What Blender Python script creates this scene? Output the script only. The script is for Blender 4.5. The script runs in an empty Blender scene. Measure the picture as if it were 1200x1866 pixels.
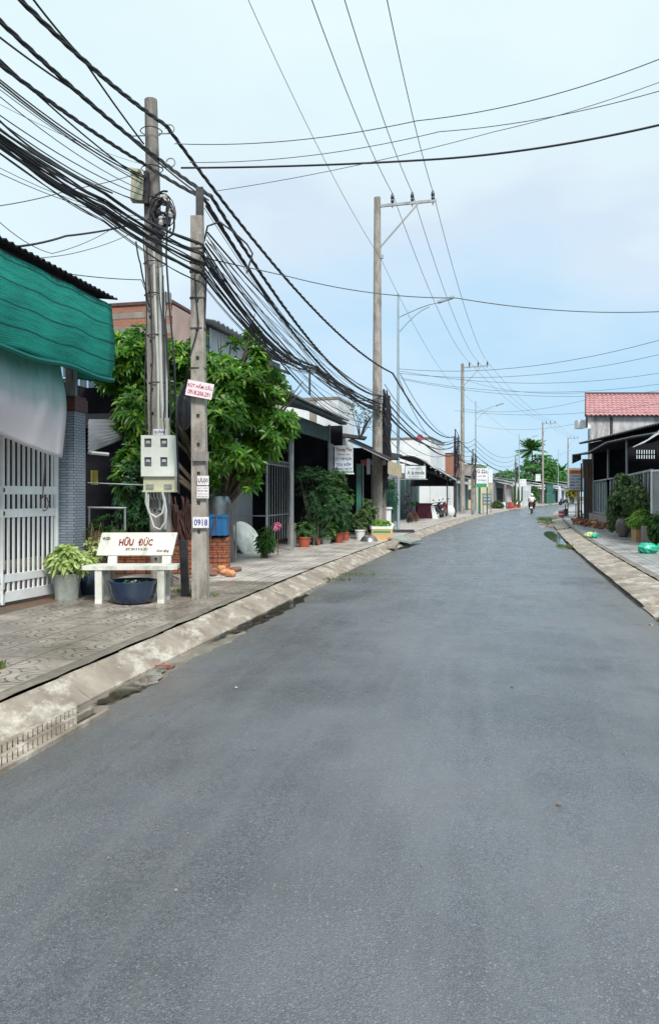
import bpy, bmesh, math, random
import numpy as np
from mathutils import Vector, Matrix
random.seed(7)
R = math.radians
SC = bpy.context.scene
COL = SC.collection
# ---------------------------------------------------------------- camera
FP, EYE, HOR = 1400.0, 1.6, 903.0
cam = bpy.data.cameras.new('camera'); camo = bpy.data.objects.new('camera', cam); COL.objects.link(camo)
camo.location = (0, 0, EYE); camo.rotation_euler = (R(90), 0, 0)
cam.sensor_fit = 'VERTICAL'; cam.sensor_height = 36; cam.lens = FP/1866*36; cam.shift_y = -30/1866
cam.clip_start = 0.05; cam.clip_end = 2000
SC.camera = camo
# ---------------------------------------------------------------- world
SUN_EL, SUN_AZ = 48, 162      # from behind the camera, to the right
w = bpy.data.worlds.new('World'); SC.world = w; w.use_nodes = True
nt = w.node_tree; nt.nodes.clear()
def wn(t, **k):
    n = nt.nodes.new(t)
    for a, b in k.items(): setattr(n, a, b)
    return n
wl = nt.links.new
out = wn('ShaderNodeOutputWorld'); bg1 = wn('ShaderNodeBackground'); bg2 = wn('ShaderNodeBackground'); mx = wn('ShaderNodeMixShader')
sky = wn('ShaderNodeTexSky', sky_type='NISHITA'); sky.sun_disc = False; sky.sun_elevation = R(SUN_EL); sky.sun_rotation = R(SUN_AZ)
wl(sky.outputs[0], bg1.inputs[0]); bg1.inputs[1].default_value = 0.1
tc = wn('ShaderNodeTexCoord'); sp = wn('ShaderNodeSeparateXYZ'); wl(tc.outputs['Generated'], sp.inputs[0])
nz = wn('ShaderNodeTexNoise'); nz.inputs['Scale'].default_value = 2.3; nz.inputs['Detail'].default_value = 4; nz.inputs['Roughness'].default_value = .52
mp = wn('ShaderNodeMapping'); mp.inputs['Scale'].default_value = (1, 1, 2.2); mp.inputs['Location'].default_value = (.35, .2, .1)
wl(tc.outputs['Generated'], mp.inputs[0]); wl(mp.outputs[0], nz.inputs[0])
def wmath(op, a, b):
    m = wn('ShaderNodeMath', operation=op)
    for i, v in enumerate((a, b)):
        if isinstance(v, (int, float)): m.inputs[i].default_value = v
        else: wl(v, m.inputs[i])
    return m.outputs[0]
f = wmath('ADD', sp.outputs[2], wmath('MULTIPLY', sp.outputs[0], -.16))
f = wmath('ADD', f, wmath('MULTIPLY', wmath('SUBTRACT', nz.outputs[0], .5), .8))
rp = wn('ShaderNodeValToRGB'); wl(f, rp.inputs[0])
cr = rp.color_ramp
cr.elements[0].position = 0.0; cr.elements[0].color = (.43, .70, .93, 1)
cr.elements[1].position = .60; cr.elements[1].color = (.84, .985, .99, 1)
for p, c in ((.13, (.54, .76, .94)), (.22, (.64, .80, .94)), (.29, (.69, .815, .93)), (.36, (.77, .90, .96)), (.46, (.78, .955, .985))):
    e = cr.elements.new(p); e.color = (*c, 1)
wl(rp.outputs[0], bg2.inputs[0]); bg2.inputs[1].default_value = .87
mx.inputs[0].default_value = .88
wl(bg1.outputs[0], mx.inputs[1]); wl(bg2.outputs[0], mx.inputs[2]); wl(mx.outputs[0], out.inputs[0])
# ---------------------------------------------------------------- sun
sl = bpy.data.lights.new('sun', 'SUN'); sl.energy = 3.6; sl.angle = R(14); sl.color = (1, .96, .9)
so = bpy.data.objects.new('sun', sl); COL.objects.link(so)
sd = Vector((math.sin(R(SUN_AZ))*math.cos(R(SUN_EL)), math.cos(R(SUN_AZ))*math.cos(R(SUN_EL)), math.sin(R(SUN_EL))))
so.rotation_euler = sd.to_track_quat('Z', 'Y').to_euler()
SC.view_settings.view_transform = 'Standard'; SC.view_settings.look = 'None'
SC.view_settings.exposure = 0.32; SC.view_settings.gamma = 1
# ---------------------------------------------------------------- places
PZ = .17                                     # pavement height
def P(u, v, Y): return Vector(((u-600)/FP*Y, Y, EYE-(v-HOR)/FP*Y))
def G(u, v, z=PZ):
    Y = (EYE-z)*FP/(v-HOR); return Vector(((u-600)/FP*Y, Y, z))
def LX(y): return -3.12+.205*y+.0008*y*y
def slope(y): return .205+.0016*y
def rd(y, d, z=0.0):                         # point beside the road: d metres right of the left kerb foot
    s = slope(y); n = math.hypot(1, s)
    return Vector((LX(y)+d/n, y-d*s/n, z))
ROADW = 5.12
def fr(y, d, z=0.0, rot=None):               # frame: local y runs along the road, local x to its right
    a = -math.atan(slope(y)) if rot is None else rot
    return Matrix.Translation(rd(y, d, z)) @ Matrix.Rotation(a, 4, 'Z')
def frp(p, rot): return Matrix.Translation(p) @ Matrix.Rotation(rot, 4, 'Z')
# ---------------------------------------------------------------- mesh builder
class MB:
    def __init__(s, M=None): s.v = []; s.f = []; s.M = M; s.uv = None
    def add(s, vs, fs):
        o = len(s.v)
        if s.M is not None: vs = [s.M @ Vector(p) for p in vs]
        s.v += [Vector(p) for p in vs]; s.f += [tuple(i+o for i in q) for q in fs]
    def box(s, c, d, rz=0, top=1.0, rx=0, ry=0):
        x, y, z = d[0]/2, d[1]/2, d[2]/2
        vs = [Vector((sx*x*(top if sz > 0 else 1), sy*y*(top if sz > 0 else 1), sz*z)) for sz in (-1, 1) for sx, sy in ((-1, -1), (1, -1), (1, 1), (-1, 1))]
        m = Matrix.Translation(c) @ Matrix.Rotation(rz, 4, 'Z') @ Matrix.Rotation(ry, 4, 'Y') @ Matrix.Rotation(rx, 4, 'X')
        s.add([m @ v for v in vs], [(3, 2, 1, 0), (4, 5, 6, 7), (0, 1, 5, 4), (1, 2, 6, 5), (2, 3, 7, 6), (3, 0, 4, 7)])
    def b(s, x0, x1, y0, y1, z0, z1): s.box(((x0+x1)/2, (y0+y1)/2, (z0+z1)/2), (x1-x0, y1-y0, z1-z0))
    def beam(s, p, q, w, h=None):
        p, q = Vector(p), Vector(q); h = h or w; d = (q-p)
        if d.length < 1e-6: return
        dn = d.normalized(); up = Vector((0, 0, 1)) if abs(dn.z) < .95 else Vector((0, 1, 0))
        a = dn.cross(up).normalized()*w/2; c = a.cross(dn).normalized()*h/2
        vs = [p-a-c, p+a-c, p+a+c, p-a+c, q-a-c, q+a-c, q+a+c, q-a+c]
        s.add(vs, [(0, 1, 2, 3), (7, 6, 5, 4), (0, 4, 5, 1), (1, 5, 6, 2), (2, 6, 7, 3), (3, 7, 4, 0)])
    def tube(s, pts, r, n=6, cap=True):
        pts = [Vector(p) for p in pts]; rs = r if isinstance(r, (list, tuple)) else [r]*len(pts)
        vs = []; fs = []; prev = None
        for i, p in enumerate(pts):
            t = (pts[min(i+1, len(pts)-1)]-pts[max(i-1, 0)])
            t = t.normalized() if t.length > 1e-9 else Vector((0, 0, 1))
            if prev is None:
                up = Vector((0, 0, 1)) if abs(t.z) < .9 else Vector((1, 0, 0)); a = t.cross(up).normalized()
            else:
                a = (prev-t*prev.dot(t)); a = a.normalized() if a.length > 1e-6 else t.orthogonal().normalized()
            prev = a; c = t.cross(a)
            for k in range(n):
                g = 2*math.pi*k/n; vs.append(p+(a*math.cos(g)+c*math.sin(g))*rs[i])
        for i in range(len(pts)-1):
            for k in range(n):
                fs.append((i*n+k, i*n+(k+1) % n, (i+1)*n+(k+1) % n, (i+1)*n+k))
        if cap: fs += [tuple(range(n))[::-1], tuple((len(pts)-1)*n+k for k in range(n))]
        s.add(vs, fs)
    def lathe(s, prof, c=(0, 0, 0), n=20, sx=1, sy=1, m=None, flute=0, fn=0):
        vs = []; fs = []; c = Vector(c)
        for r, z in prof:
            for k in range(n):
                g = 2*math.pi*k/n; rr = r*(1+(flute*math.cos(g*fn) if fn else 0))
                p = Vector((rr*math.cos(g)*sx, rr*math.sin(g)*sy, z))
                vs.append(c+(m @ p if m is not None else p))
        for i in range(len(prof)-1):
            for k in range(n): fs.append((i*n+k, i*n+(k+1) % n, (i+1)*n+(k+1) % n, (i+1)*n+k))
        fs += [tuple(range(n))[::-1], tuple((len(prof)-1)*n+k for k in range(n))]
        s.add(vs, fs)
    def sheet(s, a, b, c, d, nu=1, nv=1, amp=0, waves=0, th=.01, fn=None):
        # corners a(0,0) b(1,0) c(1,1) d(0,1); waves run across u; a thin solid sheet
        a, b, c, d = map(Vector, (a, b, c, d))
        if waves: nu = int(waves*4)
        N = (b-a).cross(d-a).normalized(); g = []
        for j in range(nv+1):
            for i in range(nu+1):
                u, v = i/nu, j/nv
                p = a.lerp(b, u).lerp(d.lerp(c, u), v)
                o = amp*math.sin(2*math.pi*waves*u) if waves else 0
                if fn: p = p+fn(u, v)
                g.append(p+N*o)
        vs = g+[p-N*th for p in g]; o = len(g); fs = []; W = nu+1
        for j in range(nv):
            for i in range(nu):
                q = (j*W+i, j*W+i+1, (j+1)*W+i+1, (j+1)*W+i)
                fs.append(q); fs.append(tuple(k+o for k in q[::-1]))
        for i in range(nu):
            fs.append((i+1, i, i+o, i+1+o)); k = nv*W+i; fs.append((k, k+1, k+1+o, k+o))
        for j in range(nv):
            k = j*W; fs.append((k, k+W, k+W+o, k+o)); k = j*W+nu; fs.append((k+W, k, k+o, k+W+o))
        s.add(vs, fs)
    def prism(s, poly, z0, z1):
        n = len(poly)
        s.add([(p[0], p[1], z0) for p in poly]+[(p[0], p[1], z1) for p in poly],
              [tuple(range(n))[::-1], tuple(range(n, 2*n))]+[(i, (i+1) % n, (i+1) % n+n, i+n) for i in range(n)])
    def ico(s, c, r, sub=2, sc=(1, 1, 1), j=0, m=None):
        bm = bmesh.new(); bmesh.ops.create_icosphere(bm, subdivisions=sub, radius=1)
        vs = []
        for v in bm.verts:
            q = v.co*(1+random.uniform(-j, j)); q = Vector((q.x*r*sc[0], q.y*r*sc[1], q.z*r*sc[2]))
            if m is not None: q = m @ q
            vs.append(Vector(c)+q)
        fs = [tuple(v.index for v in f.verts) for f in bm.faces]; bm.free(); s.add(vs, fs)
    def build(s, name, mat, parent=None, smooth=False, origin=None):
        me = bpy.data.meshes.new(name)
        if parent is not None:
            o = Vector((0, 0, 0)); q = parent
            while q is not None: o = o+q.location; q = q.parent
        elif origin is not None: o = Vector(origin)
        else:
            xs = [v.x for v in s.v]; ys = [v.y for v in s.v]; zs = [v.z for v in s.v]
            o = Vector(((min(xs)+max(xs))/2, (min(ys)+max(ys))/2, min(zs)))
        me.from_pydata([v-o for v in s.v], [], s.f)
        if s.uv:
            ul = me.uv_layers.new(name='UVMap')
            for i, l in enumerate(me.loops): ul.data[i].uv = s.uv[l.vertex_index]
        if mat is not None: me.materials.append(mat)
        ob = bpy.data.objects.new(name, me); COL.objects.link(ob)
        if parent is not None: ob.parent = parent
        else: ob.location = o
        if smooth:
            me.polygons.foreach_set('use_smooth', [True]*len(me.polygons))
            try:
                bm = bmesh.new(); bm.from_mesh(me)
                for e in bm.edges:
                    if len(e.link_faces) == 2 and e.calc_face_angle(0) > R(40): e.smooth = False
                bm.to_mesh(me); bm.free()
            except Exception: pass
        me.update()
        return ob
def tag(o, label=None, cat=None, group=None, kind=None):
    if label: o['label'] = label
    if cat: o['category'] = cat
    if group: o['group'] = group
    if kind: o['kind'] = kind
    return o
def thing(name, label, cat, loc, group=None):
    o = bpy.data.objects.new(name, None); COL.objects.link(o); o.location = loc; o.empty_display_size = .2
    return tag(o, label, cat, group)
def copy_tree(o, parent=None):
    c = o.copy(); COL.objects.link(c); c.parent = parent
    for ch in [x for x in bpy.data.objects if x.parent is o]: copy_tree(ch, c)
    return c
def text(s, mat, parent, c, right, up, h, w=None, name='lettering', shear=0, off=0, ext=.0015):
    cu = bpy.data.curves.new('txt', 'FONT'); cu.body = s; cu.align_x = 'CENTER'; cu.align_y = 'CENTER'; cu.shear = shear
    cu.extrude = 0; cu.offset = off; cu.resolution_u = 2
    to = bpy.data.objects.new('txt', cu); COL.objects.link(to)
    bpy.context.view_layer.update()
    me = bpy.data.meshes.new_from_object(to.evaluated_get(bpy.context.evaluated_depsgraph_get()))
    bpy.data.objects.remove(to); bpy.data.curves.remove(cu)
    xs = [v.co.x for v in me.vertices]; ys = [v.co.y for v in me.vertices]
    if not xs: return None
    x0, x1, y0, y1 = min(xs), max(xs), min(ys), max(ys)
    ky = h/(y1-y0); kx = (w/(x1-x0)) if w else ky
    right, up, c = Vector(right).normalized(), Vector(up).normalized(), Vector(c); nrm = right.cross(up)
    m = MB(); n = len(me.vertices)
    m.v = [c+right*((v.co.x-(x0+x1)/2)*kx)+up*((v.co.y-(y0+y1)/2)*ky)+nrm*.004 for v in me.vertices]
    m.f = [tuple(p.vertices) for p in me.polygons]
    bpy.data.meshes.remove(me)
    return m.build(name, mat, parent)
# ---------------------------------------------------------------- materials
def newmat(name):
    m = bpy.data.materials.new(name); m.use_nodes = True; t = m.node_tree; t.nodes.clear()
    o = t.nodes.new('ShaderNodeOutputMaterial'); b = t.nodes.new('ShaderNodeBsdfPrincipled'); t.links.new(b.outputs[0], o.inputs[0])
    return m, t, b, o
class NT:
    def __init__(s, t): s.t = t
    def n(s, ty, **k):
        n = s.t.nodes.new(ty)
        for a, b in k.items(): setattr(n, a, b)
        return n
    def l(s, a, b): s.t.links.new(a, b)
    def m(s, op, a, b=0.0, c=0.0, clamp=False):
        n = s.t.nodes.new('ShaderNodeMath'); n.operation = op; n.use_clamp = clamp
        for i, v in enumerate((a, b, c)):
            if isinstance(v, (int, float)): n.inputs[i].default_value = v
            else: s.l(v, n.inputs[i])
        return n.outputs[0]
    def noise(s, vec, scale, det=3, rough=.55, sc=None):
        if sc:
            mp = s.n('ShaderNodeMapping'); mp.inputs['Scale'].default_value = sc; s.l(vec, mp.inputs[0]); vec = mp.outputs[0]
        n = s.n('ShaderNodeTexNoise'); n.inputs['Scale'].default_value = scale; n.inputs['Detail'].default_value = det; n.inputs['Roughness'].default_value = rough
        s.l(vec, n.inputs[0]); return n.outputs[0]
    def ramp(s, f, stops):
        r = s.n('ShaderNodeValToRGB'); s.l(f, r.inputs[0]); e = r.color_ramp.elements
        e[0].position, e[0].color = stops[0][0], (*stops[0][1], 1); e[1].position, e[1].color = stops[-1][0], (*stops[-1][1], 1)
        for p, c in stops[1:-1]: x = e.new(p); x.color = (*c, 1)
        return r.outputs[0]
    def mix(s, f, a, b, mode='MIX'):
        n = s.n('ShaderNodeMix', data_type='RGBA', blend_type=mode)
        for i, v in ((0, f), (6, a), (7, b)):
            if isinstance(v, (int, float)): n.inputs[i].default_value = v
            elif isinstance(v, tuple): n.inputs[i].default_value = (*v, 1)
            else: s.l(v, n.inputs[i])
        return n.outputs[2]
    def mapr(s, f, a, b, c, d):
        n = s.n('ShaderNodeMapRange'); s.l(f, n.inputs[0])
        for i, v in enumerate((a, b, c, d)): n.inputs[i+1].default_value = v
        return n.outputs[0]
    def bump(s, h, st, dist, b):
        n = s.n('ShaderNodeBump'); n.inputs['Strength'].default_value = st; n.inputs['Distance'].default_value = dist
        s.l(h, n.inputs['Height']); s.l(n.outputs[0], b.inputs['Normal']); return n
    def obj(s): return s.n('ShaderNodeTexCoord').outputs['Object']
    def pos(s): return s.n('ShaderNodeNewGeometry').outputs['Position']
    def uv(s): return s.n('ShaderNodeTexCoord').outputs['UV']
def pm(name, c1, c2=None, rough=.7, scale=3, bump=.2, bscale=30, metal=0, stain=None, stainamt=.35, sc=None, spec=None):
    m, t, b, o = newmat(name); N = NT(t); p = N.obj(); c2 = c2 or tuple(x*.75 for x in c1)
    f = N.noise(p, scale, 5, .6, sc); col = N.mix(N.mapr(f, .35, .65, 0, 1), c1, c2)
    if stain:
        g = N.noise(p, scale*.6, 6, .7, (1, 1, .35)); col = N.mix(N.m('MULTIPLY', N.mapr(g, .5, .68, 0, 1), stainamt), col, stain)
    N.l(col, b.inputs['Base Color'])
    N.l(N.mapr(f, .2, .8, max(rough-.1, .05), min(rough+.12, 1)), b.inputs['Roughness']); b.inputs['Metallic'].default_value = metal
    if spec is not None: b.inputs['Specular IOR Level'].default_value = spec
    if bump: N.bump(N.noise(p, bscale, 4), bump, .01, b)
    return m
def brickmat(name, c1, c2, mortar, bw, bh, ms=.012, rough=.8, off=.5, bump=.6, noise=.4):
    m, t, b, o = newmat(name); N = NT(t); s = N.n('ShaderNodeSeparateXYZ'); N.l(N.obj(), s.inputs[0])
    c = N.n('ShaderNodeCombineXYZ'); N.l(N.m('ADD', s.outputs[0], s.outputs[1]), c.inputs[0]); N.l(s.outputs[2], c.inputs[1])
    k = N.n('ShaderNodeTexBrick'); N.l(c.outputs[0], k.inputs['Vector']); k.offset = off
    k.inputs['Color1'].default_value = (*c1, 1); k.inputs['Color2'].default_value = (*c2, 1); k.inputs['Mortar'].default_value = (*mortar, 1)
    k.inputs['Scale'].default_value = 1; k.inputs['Brick Width'].default_value = bw; k.inputs['Row Height'].default_value = bh; k.inputs['Mortar Size'].default_value = ms; k.inputs['Mortar Smooth'].default_value = .2
    f = N.noise(N.obj(), 6, 5, .65); N.l(N.mix(N.m('MULTIPLY', f, noise), k.outputs[0], tuple(x*.5 for x in c1)), b.inputs['Base Color'])
    b.inputs['Roughness'].default_value = rough
    N.bump(N.m('SUBTRACT', 1.0, k.outputs[1]), bump, .01, b)
    return m
def leafmat(name, c1, c2, c3, rough=.4, trans=.35):
    m, t, b, o = newmat(name); N = NT(t); g = N.n('ShaderNodeNewGeometry')
    col = N.ramp(g.outputs['Random Per Island'], [(0, c1), (.45, c2), (.8, c2), (1, c3)])
    f = N.noise(N.pos(), 1.6, 3); col = N.mix(N.mapr(f, .35, .7, 0, .5), col, c1)
    N.l(col, b.inputs['Base Color']); b.inputs['Roughness'].default_value = rough
    tr = N.n('ShaderNodeBsdfTranslucent'); N.l(N.mix(1.0, col, (1.0, 1.25, .5), 'MULTIPLY'), tr.inputs[0])
    ms = N.n('ShaderNodeMixShader'); ms.inputs[0].default_value = trans; N.l(b.outputs[0], ms.inputs[1]); N.l(tr.outputs[0], ms.inputs[2]); N.l(ms.outputs[0], o.inputs[0])
    return m
M = {}
def mk():
    # wet asphalt
    m, t, b, o = newmat('asphalt'); N = NT(t); p = N.pos(); uv = N.uv()
    big = N.noise(p, .35, 4, .6); mid = N.noise(p, 2.2, 5, .65); fine = N.noise(p, 60, 3, .7)
    streak = N.noise(uv, .8, 4, .6, (.25, 1.6, 1))
    vo = N.n('ShaderNodeTexVoronoi'); vo.inputs['Scale'].default_value = 150; N.l(p, vo.inputs['Vector'])
    vc = N.n('ShaderNodeSeparateColor'); N.l(vo.outputs['Color'], vc.inputs[0])
    speck = N.m('GREATER_THAN', vc.outputs[0], .975); speck = N.m('MULTIPLY', speck, N.mapr(mid, .35, .65, .15, 1))
    col = N.mix(N.mapr(fine, .3, .7, 0, 1), (.032, .037, .048), (.145, .158, .188))
    col = N.mix(N.mapr(mid, .40, .62, 0, .55), col, (.062, .068, .078))
    col = N.mix(N.mapr(big, .42, .60, 0, .55), col, (.165, .176, .20)); patch = N.noise(p, .9, 6, .7, (1, .45, 1)); col = N.mix(N.mapr(patch, .48, .62, 0, .5), col, (.048, .056, .064))
    f2 = N.noise(p, 190, 3, .7); col = N.mix(N.mapr(f2, .56, .68, 0, .7), col, (.36, .37, .39)); col = N.mix(N.mapr(f2, .34, .46, .6, 0), col, (.018, .02, .024))
    wh = N.m('ABSOLUTE', N.m('SUBTRACT', N.m('ABSOLUTE', N.m('SUBTRACT', N.n('ShaderNodeSeparateXYZ').outputs[1] if False else N.noise(uv, .9, 4, .6, (.12, 1.1, 1)), .5)), .06)); col = N.mix(N.mapr(wh, .0, .05, .3, 0), col, (.15, .16, .175))
    tar = N.noise(p, .5, 6, .75); col = N.mix(N.mapr(tar, .59, .67, 0, .3), col, (.035, .04, .045))
    col = N.mix(N.mapr(streak, .45, .7, 0, .35), col, (.13, .14, .15))
    col = N.mix(N.m('MULTIPLY', speck, .5), col, (.34, .35, .35))
    # dusty edges beside the kerbs and a few pale scuffs
    su = N.n('ShaderNodeSeparateXYZ'); N.l(uv, su.inputs[0])
    ed = N.m('ADD', su.outputs[1], N.m('MULTIPLY', N.m('SUBTRACT', N.noise(p, 1.1, 5, .6), .5), .9))
    e1 = N.mapr(ed, .1, .55, 1, 0); e2 = N.mapr(ed, 4.55, 5.0, 0, 1)
    col = N.mix(N.m('MULTIPLY', N.m('MAXIMUM', e1, e2), .45), col, (.13, .125, .11))
    sc = N.noise(p, 1.3, 6, .75); col = N.mix(N.mapr(sc, .66, .74, 0, .5), col, (.30, .32, .28))
    N.l(col, b.inputs['Base Color'])
    rg = N.mapr(N.m('ADD', N.m('MULTIPLY', big, .6), N.m('MULTIPLY', mid, .4)), .42, .58, .14, .5)
    N.l(rg, b.inputs['Roughness']); b.inputs['Specular IOR Level'].default_value = .5
    N.bump(N.m('ADD', N.m('MULTIPLY', fine, .6), N.m('MULTIPLY', vo.outputs['Distance'], .9)), .45, .006, b); M['asphalt'] = m
    # concrete kerb and gutter
    def kerb(name, dark, mid_, pale, amt):
        m, t, b, o = newmat(name); N = NT(t); p = N.pos()
        f = N.noise(p, 2.5, 6, .65); g = N.noise(p, 5, 6, .7, (1, .5, 1)); h = N.noise(p, 40, 3)
        col = N.mix(N.mapr(f, .3, .7, 0, 1), dark, mid_); col = N.mix(N.mapr(g, .50, .66, 0, amt), col, pale)
        col = N.mix(N.mapr(N.noise(p, 1.2, 5, .7), .6, .72, 0, .6), col, (.10, .085, .06)); col = N.mix(N.mapr(h, .3, .7, 0, .35), col, dark)
        N.l(col, b.inputs['Base Color']); N.l(N.mapr(f, .3, .7, .45, .8), b.inputs['Roughness']); N.bump(N.m('ADD', h, g), .5, .01, b); M[name] = m
    kerb('kerb_concrete', (.17, .135, .105), (.40, .35, .29), (.68, .64, .56), .8)
    kerb('gutter_concrete', (.11, .10, .085), (.24, .21, .175), (.40, .36, .30), .5)
    # pavers with ring relief (near) and rows
    def paver(name, c1, c2, c3, tw, rings, dark=(.045, .04, .035)):
        m, t, b, o = newmat(name); N = NT(t); uv = N.uv(); p = N.pos()
        s = N.n('ShaderNodeSeparateXYZ'); N.l(uv, s.inputs[0])
        fx = N.m('FRACT', N.m('DIVIDE', s.outputs[0], tw)); fy = N.m('FRACT', N.m('DIVIDE', s.outputs[1], tw))
        ex = N.m('MINIMUM', fx, N.m('SUBTRACT', 1.0, fx)); ey = N.m('MINIMUM', fy, N.m('SUBTRACT', 1.0, fy))
        grout = N.m('LESS_THAN', N.m('MINIMUM', ex, ey), .016 if rings else .03)
        if rings:
            dx = N.m('SUBTRACT', fx, .5); dy = N.m('SUBTRACT', fy, .0); d0 = N.m('SQRT', N.m('ADD', N.m('MULTIPLY', dx, dx), N.m('MULTIPLY', dy, dy)))
            dy1 = N.m('SUBTRACT', fy, 1.0); d1 = N.m('SQRT', N.m('ADD', N.m('MULTIPLY', dx, dx), N.m('MULTIPLY', dy1, dy1)))
            d = N.m('MINIMUM', d0, d1); w_ = N.m('FRACT', N.m('MULTIPLY', d, 5.5)); rg = N.m('LESS_THAN', w_, .22)
            rg = N.m('MULTIPLY', rg, N.mapr(N.noise(p, 2.2, 5), .38, .58, .05, .9)); line = N.m('MAXIMUM', grout, rg)
        else:
            w_ = N.m('FRACT', N.m('MULTIPLY', fy, 3)); line = N.m('MAXIMUM', grout, N.m('MULTIPLY', N.m('LESS_THAN', w_, .1), .8))
        f = N.noise(p, 1.3, 6, .65); g = N.noise(p, 9, 5, .7)
        col = N.ramp(f, [(.3, c1), (.5, c2), (.68, c3)]); col = N.mix(N.mapr(g, .5, .7, 0, .5), col, c1)
        wn_ = N.n('ShaderNodeTexWhiteNoise'); cb = N.n('ShaderNodeCombineXYZ'); N.l(N.m('FLOOR', N.m('DIVIDE', s.outputs[0], tw)), cb.inputs[0]); N.l(N.m('FLOOR', N.m('DIVIDE', s.outputs[1], tw)), cb.inputs[1]); N.l(cb.outputs[0], wn_.inputs[0])
        col = N.mix(N.m('MULTIPLY', wn_.outputs[0], .35), col, c1)
        col = N.mix(N.mapr(N.noise(p, .7, 5, .6), .62, .75, 0, .5), col, (.07, .08, .035))
        col = N.mix(N.m('MULTIPLY', line, .85), col, dark); N.l(col, b.inputs['Base Color'])
        N.l(N.mapr(f, .3, .7, .25, .6), b.inputs['Roughness']); N.bump(N.m('SUBTRACT', N.m('MULTIPLY', g, .3), line), .7, .008, b); M[name] = m
    paver('paver_rings', (.16, .135, .115), (.30, .26, .22), (.50, .455, .405), .42, True, (.03, .026, .022))
    paver('paver_rows', (.33, .30, .27), (.50, .46, .43), (.66, .63, .59), .4, False, (.10, .09, .08))
    paver('paver_right', (.24, .24, .24), (.37, .37, .37), (.50, .50, .49), .4, False, (.07, .07, .07))
    M['earth'] = pm('earth', (.13, .10, .07), (.08, .07, .04), .9, 1.5, .5, 12, stain=(.06, .08, .03), stainamt=.7)
    M['red_dirt'] = pm('red_dirt', (.17, .075, .05), (.10, .08, .05), .75, 2.5, .5, 18, stain=(.06, .07, .03), stainamt=.7)
    M['pole'] = pm('pole_concrete', (.27, .25, .23), (.16, .148, .136), .9, 4, .7, 35, stain=(.06, .055, .05), stainamt=.85, sc=(2, 2, .5))
    M['pole2'] = pm('pole_concrete_brown', (.38, .35, .31), (.24, .215, .19), .9, 5, .7, 35, stain=(.10, .09, .075), stainamt=.8, sc=(2, 2, .6))
    M['hole'] = pm('recess_shade', (.03, .028, .025), None, .9, 5, 0)
    M['galv'] = pm('galvanised_steel', (.34, .36, .37), (.24, .26, .27), .5, 4, .1, 40, metal=.2)
    M['lamp'] = pm('lamp_steel', (.36, .45, .50), (.28, .36, .40), .45, 2, .1, 40, metal=.3)
    M['steel_dark'] = pm('dark_steel', (.06, .055, .06), (.03, .03, .03), .6, 6, .2, 40, metal=.3)
    M['rust'] = pm('rusty_iron', (.14, .06, .05), (.07, .04, .035), .8, 8, .4, 40)
    M['cable'] = pm('black_cable', (.018, .017, .022), (.03, .03, .035), .55, 3, 0)
    M['cable_g'] = pm('grey_wire', (.11, .13, .13), (.07, .08, .085), .6, 3, 0)
    M['porcelain'] = pm('porcelain', (.6, .58, .55), (.45, .43, .4), .3, 5, 0)
    M['insul'] = pm('insulator_glaze', (.03, .04, .05), None, .3, 5, 0)
    M['pvc'] = pm('grey_pvc', (.50, .52, .50), (.40, .42, .40), .5, 3, .05, 30)
    M['white_metal'] = pm('white_painted_steel', (.78, .80, .80), (.66, .68, .69), .45, 2.5, .1, 30, stain=(.35, .28, .22), stainamt=.35)
    M['white_plastic'] = pm('meter_box_plastic', (.76, .79, .74), (.68, .70, .64), .4, 5, .05, 30, stain=(.4, .4, .34), stainamt=.3)
    M['cream_plastic'] = pm('aged_cream_plastic', (.55, .54, .38), (.48, .47, .33), .45, 5, .05, 30)
    M['meter_glass'] = pm('meter_window', (.06, .07, .075), (.12, .13, .13), .15, 20, 0)
    M['bench'] = pm('terrazzo', (.70, .70, .65), (.55, .55, .49), .6, 6, .3, 60, stain=(.26, .27, .20), stainamt=.75)
    M['red_paint'] = pm('red_paint', (.25, .015, .02), (.16, .01, .01), .6, 30, 0)
    M['black_paint'] = pm('black_paint', (.03, .03, .035), None, .6, 30, 0)
    M['pink_paint'] = pm('crimson_ink', (.42, .02, .08), (.3, .015, .06), .6, 30, 0)
    M['blue_paint'] = pm('blue_ink', (.03, .06, .35), (.03, .05, .25), .6, 30, 0)
    M['green_paint'] = pm('green_ink', (.04, .30, .10), None, .6, 30, 0)
    M['orange_paint'] = pm('orange_paint', (.55, .22, .04), (.42, .15, .04), .6, 8, 0)
    M['paper'] = pm('paper', (.72, .70, .70), (.60, .58, .60), .7, 12, .1, 30)
    M['paper_pink'] = pm('pinkish_board', (.78, .68, .70), (.70, .60, .62), .6, 8, .05, 30)
    M['sign_white'] = pm('sign_panel', (.72, .76, .78), (.62, .66, .68), .4, 4, 0, stain=(.4, .42, .42), stainamt=.3)
    M['cream_cloth'] = pm('cream_valance', (.58, .50, .34), (.46, .38, .25), .8, 5, .2, 20, stain=(.2, .15, .1), stainamt=.5)
    M['blue_glaze'] = pm('blue_glaze', (.012, .03, .075), (.02, .045, .09), .18, 4, .1, 20, stain=(.08, .08, .08), stainamt=.3)
    M['pot_grey'] = pm('grey_cement_pot', (.32, .35, .33), (.22, .25, .23), .7, 6, .3, 40, stain=(.12, .14, .08), stainamt=.5)
    M['terracotta'] = pm('terracotta_plastic', (.42, .09, .05), (.32, .07, .045), .55, 5, .1, 30)
    M['jar'] = pm('glazed_jar', (.16, .13, .13), (.10, .08, .08), .4, 4, .2, 30)
    M['wood'] = pm('pale_wood', (.50, .30, .15), (.40, .23, .11), .7, 4, .2, 30, sc=(1, 1, 6))
    M['dark_wood'] = pm('dark_wood', (.12, .075, .05), (.06, .04, .03), .8, 6, .4, 30)
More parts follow.
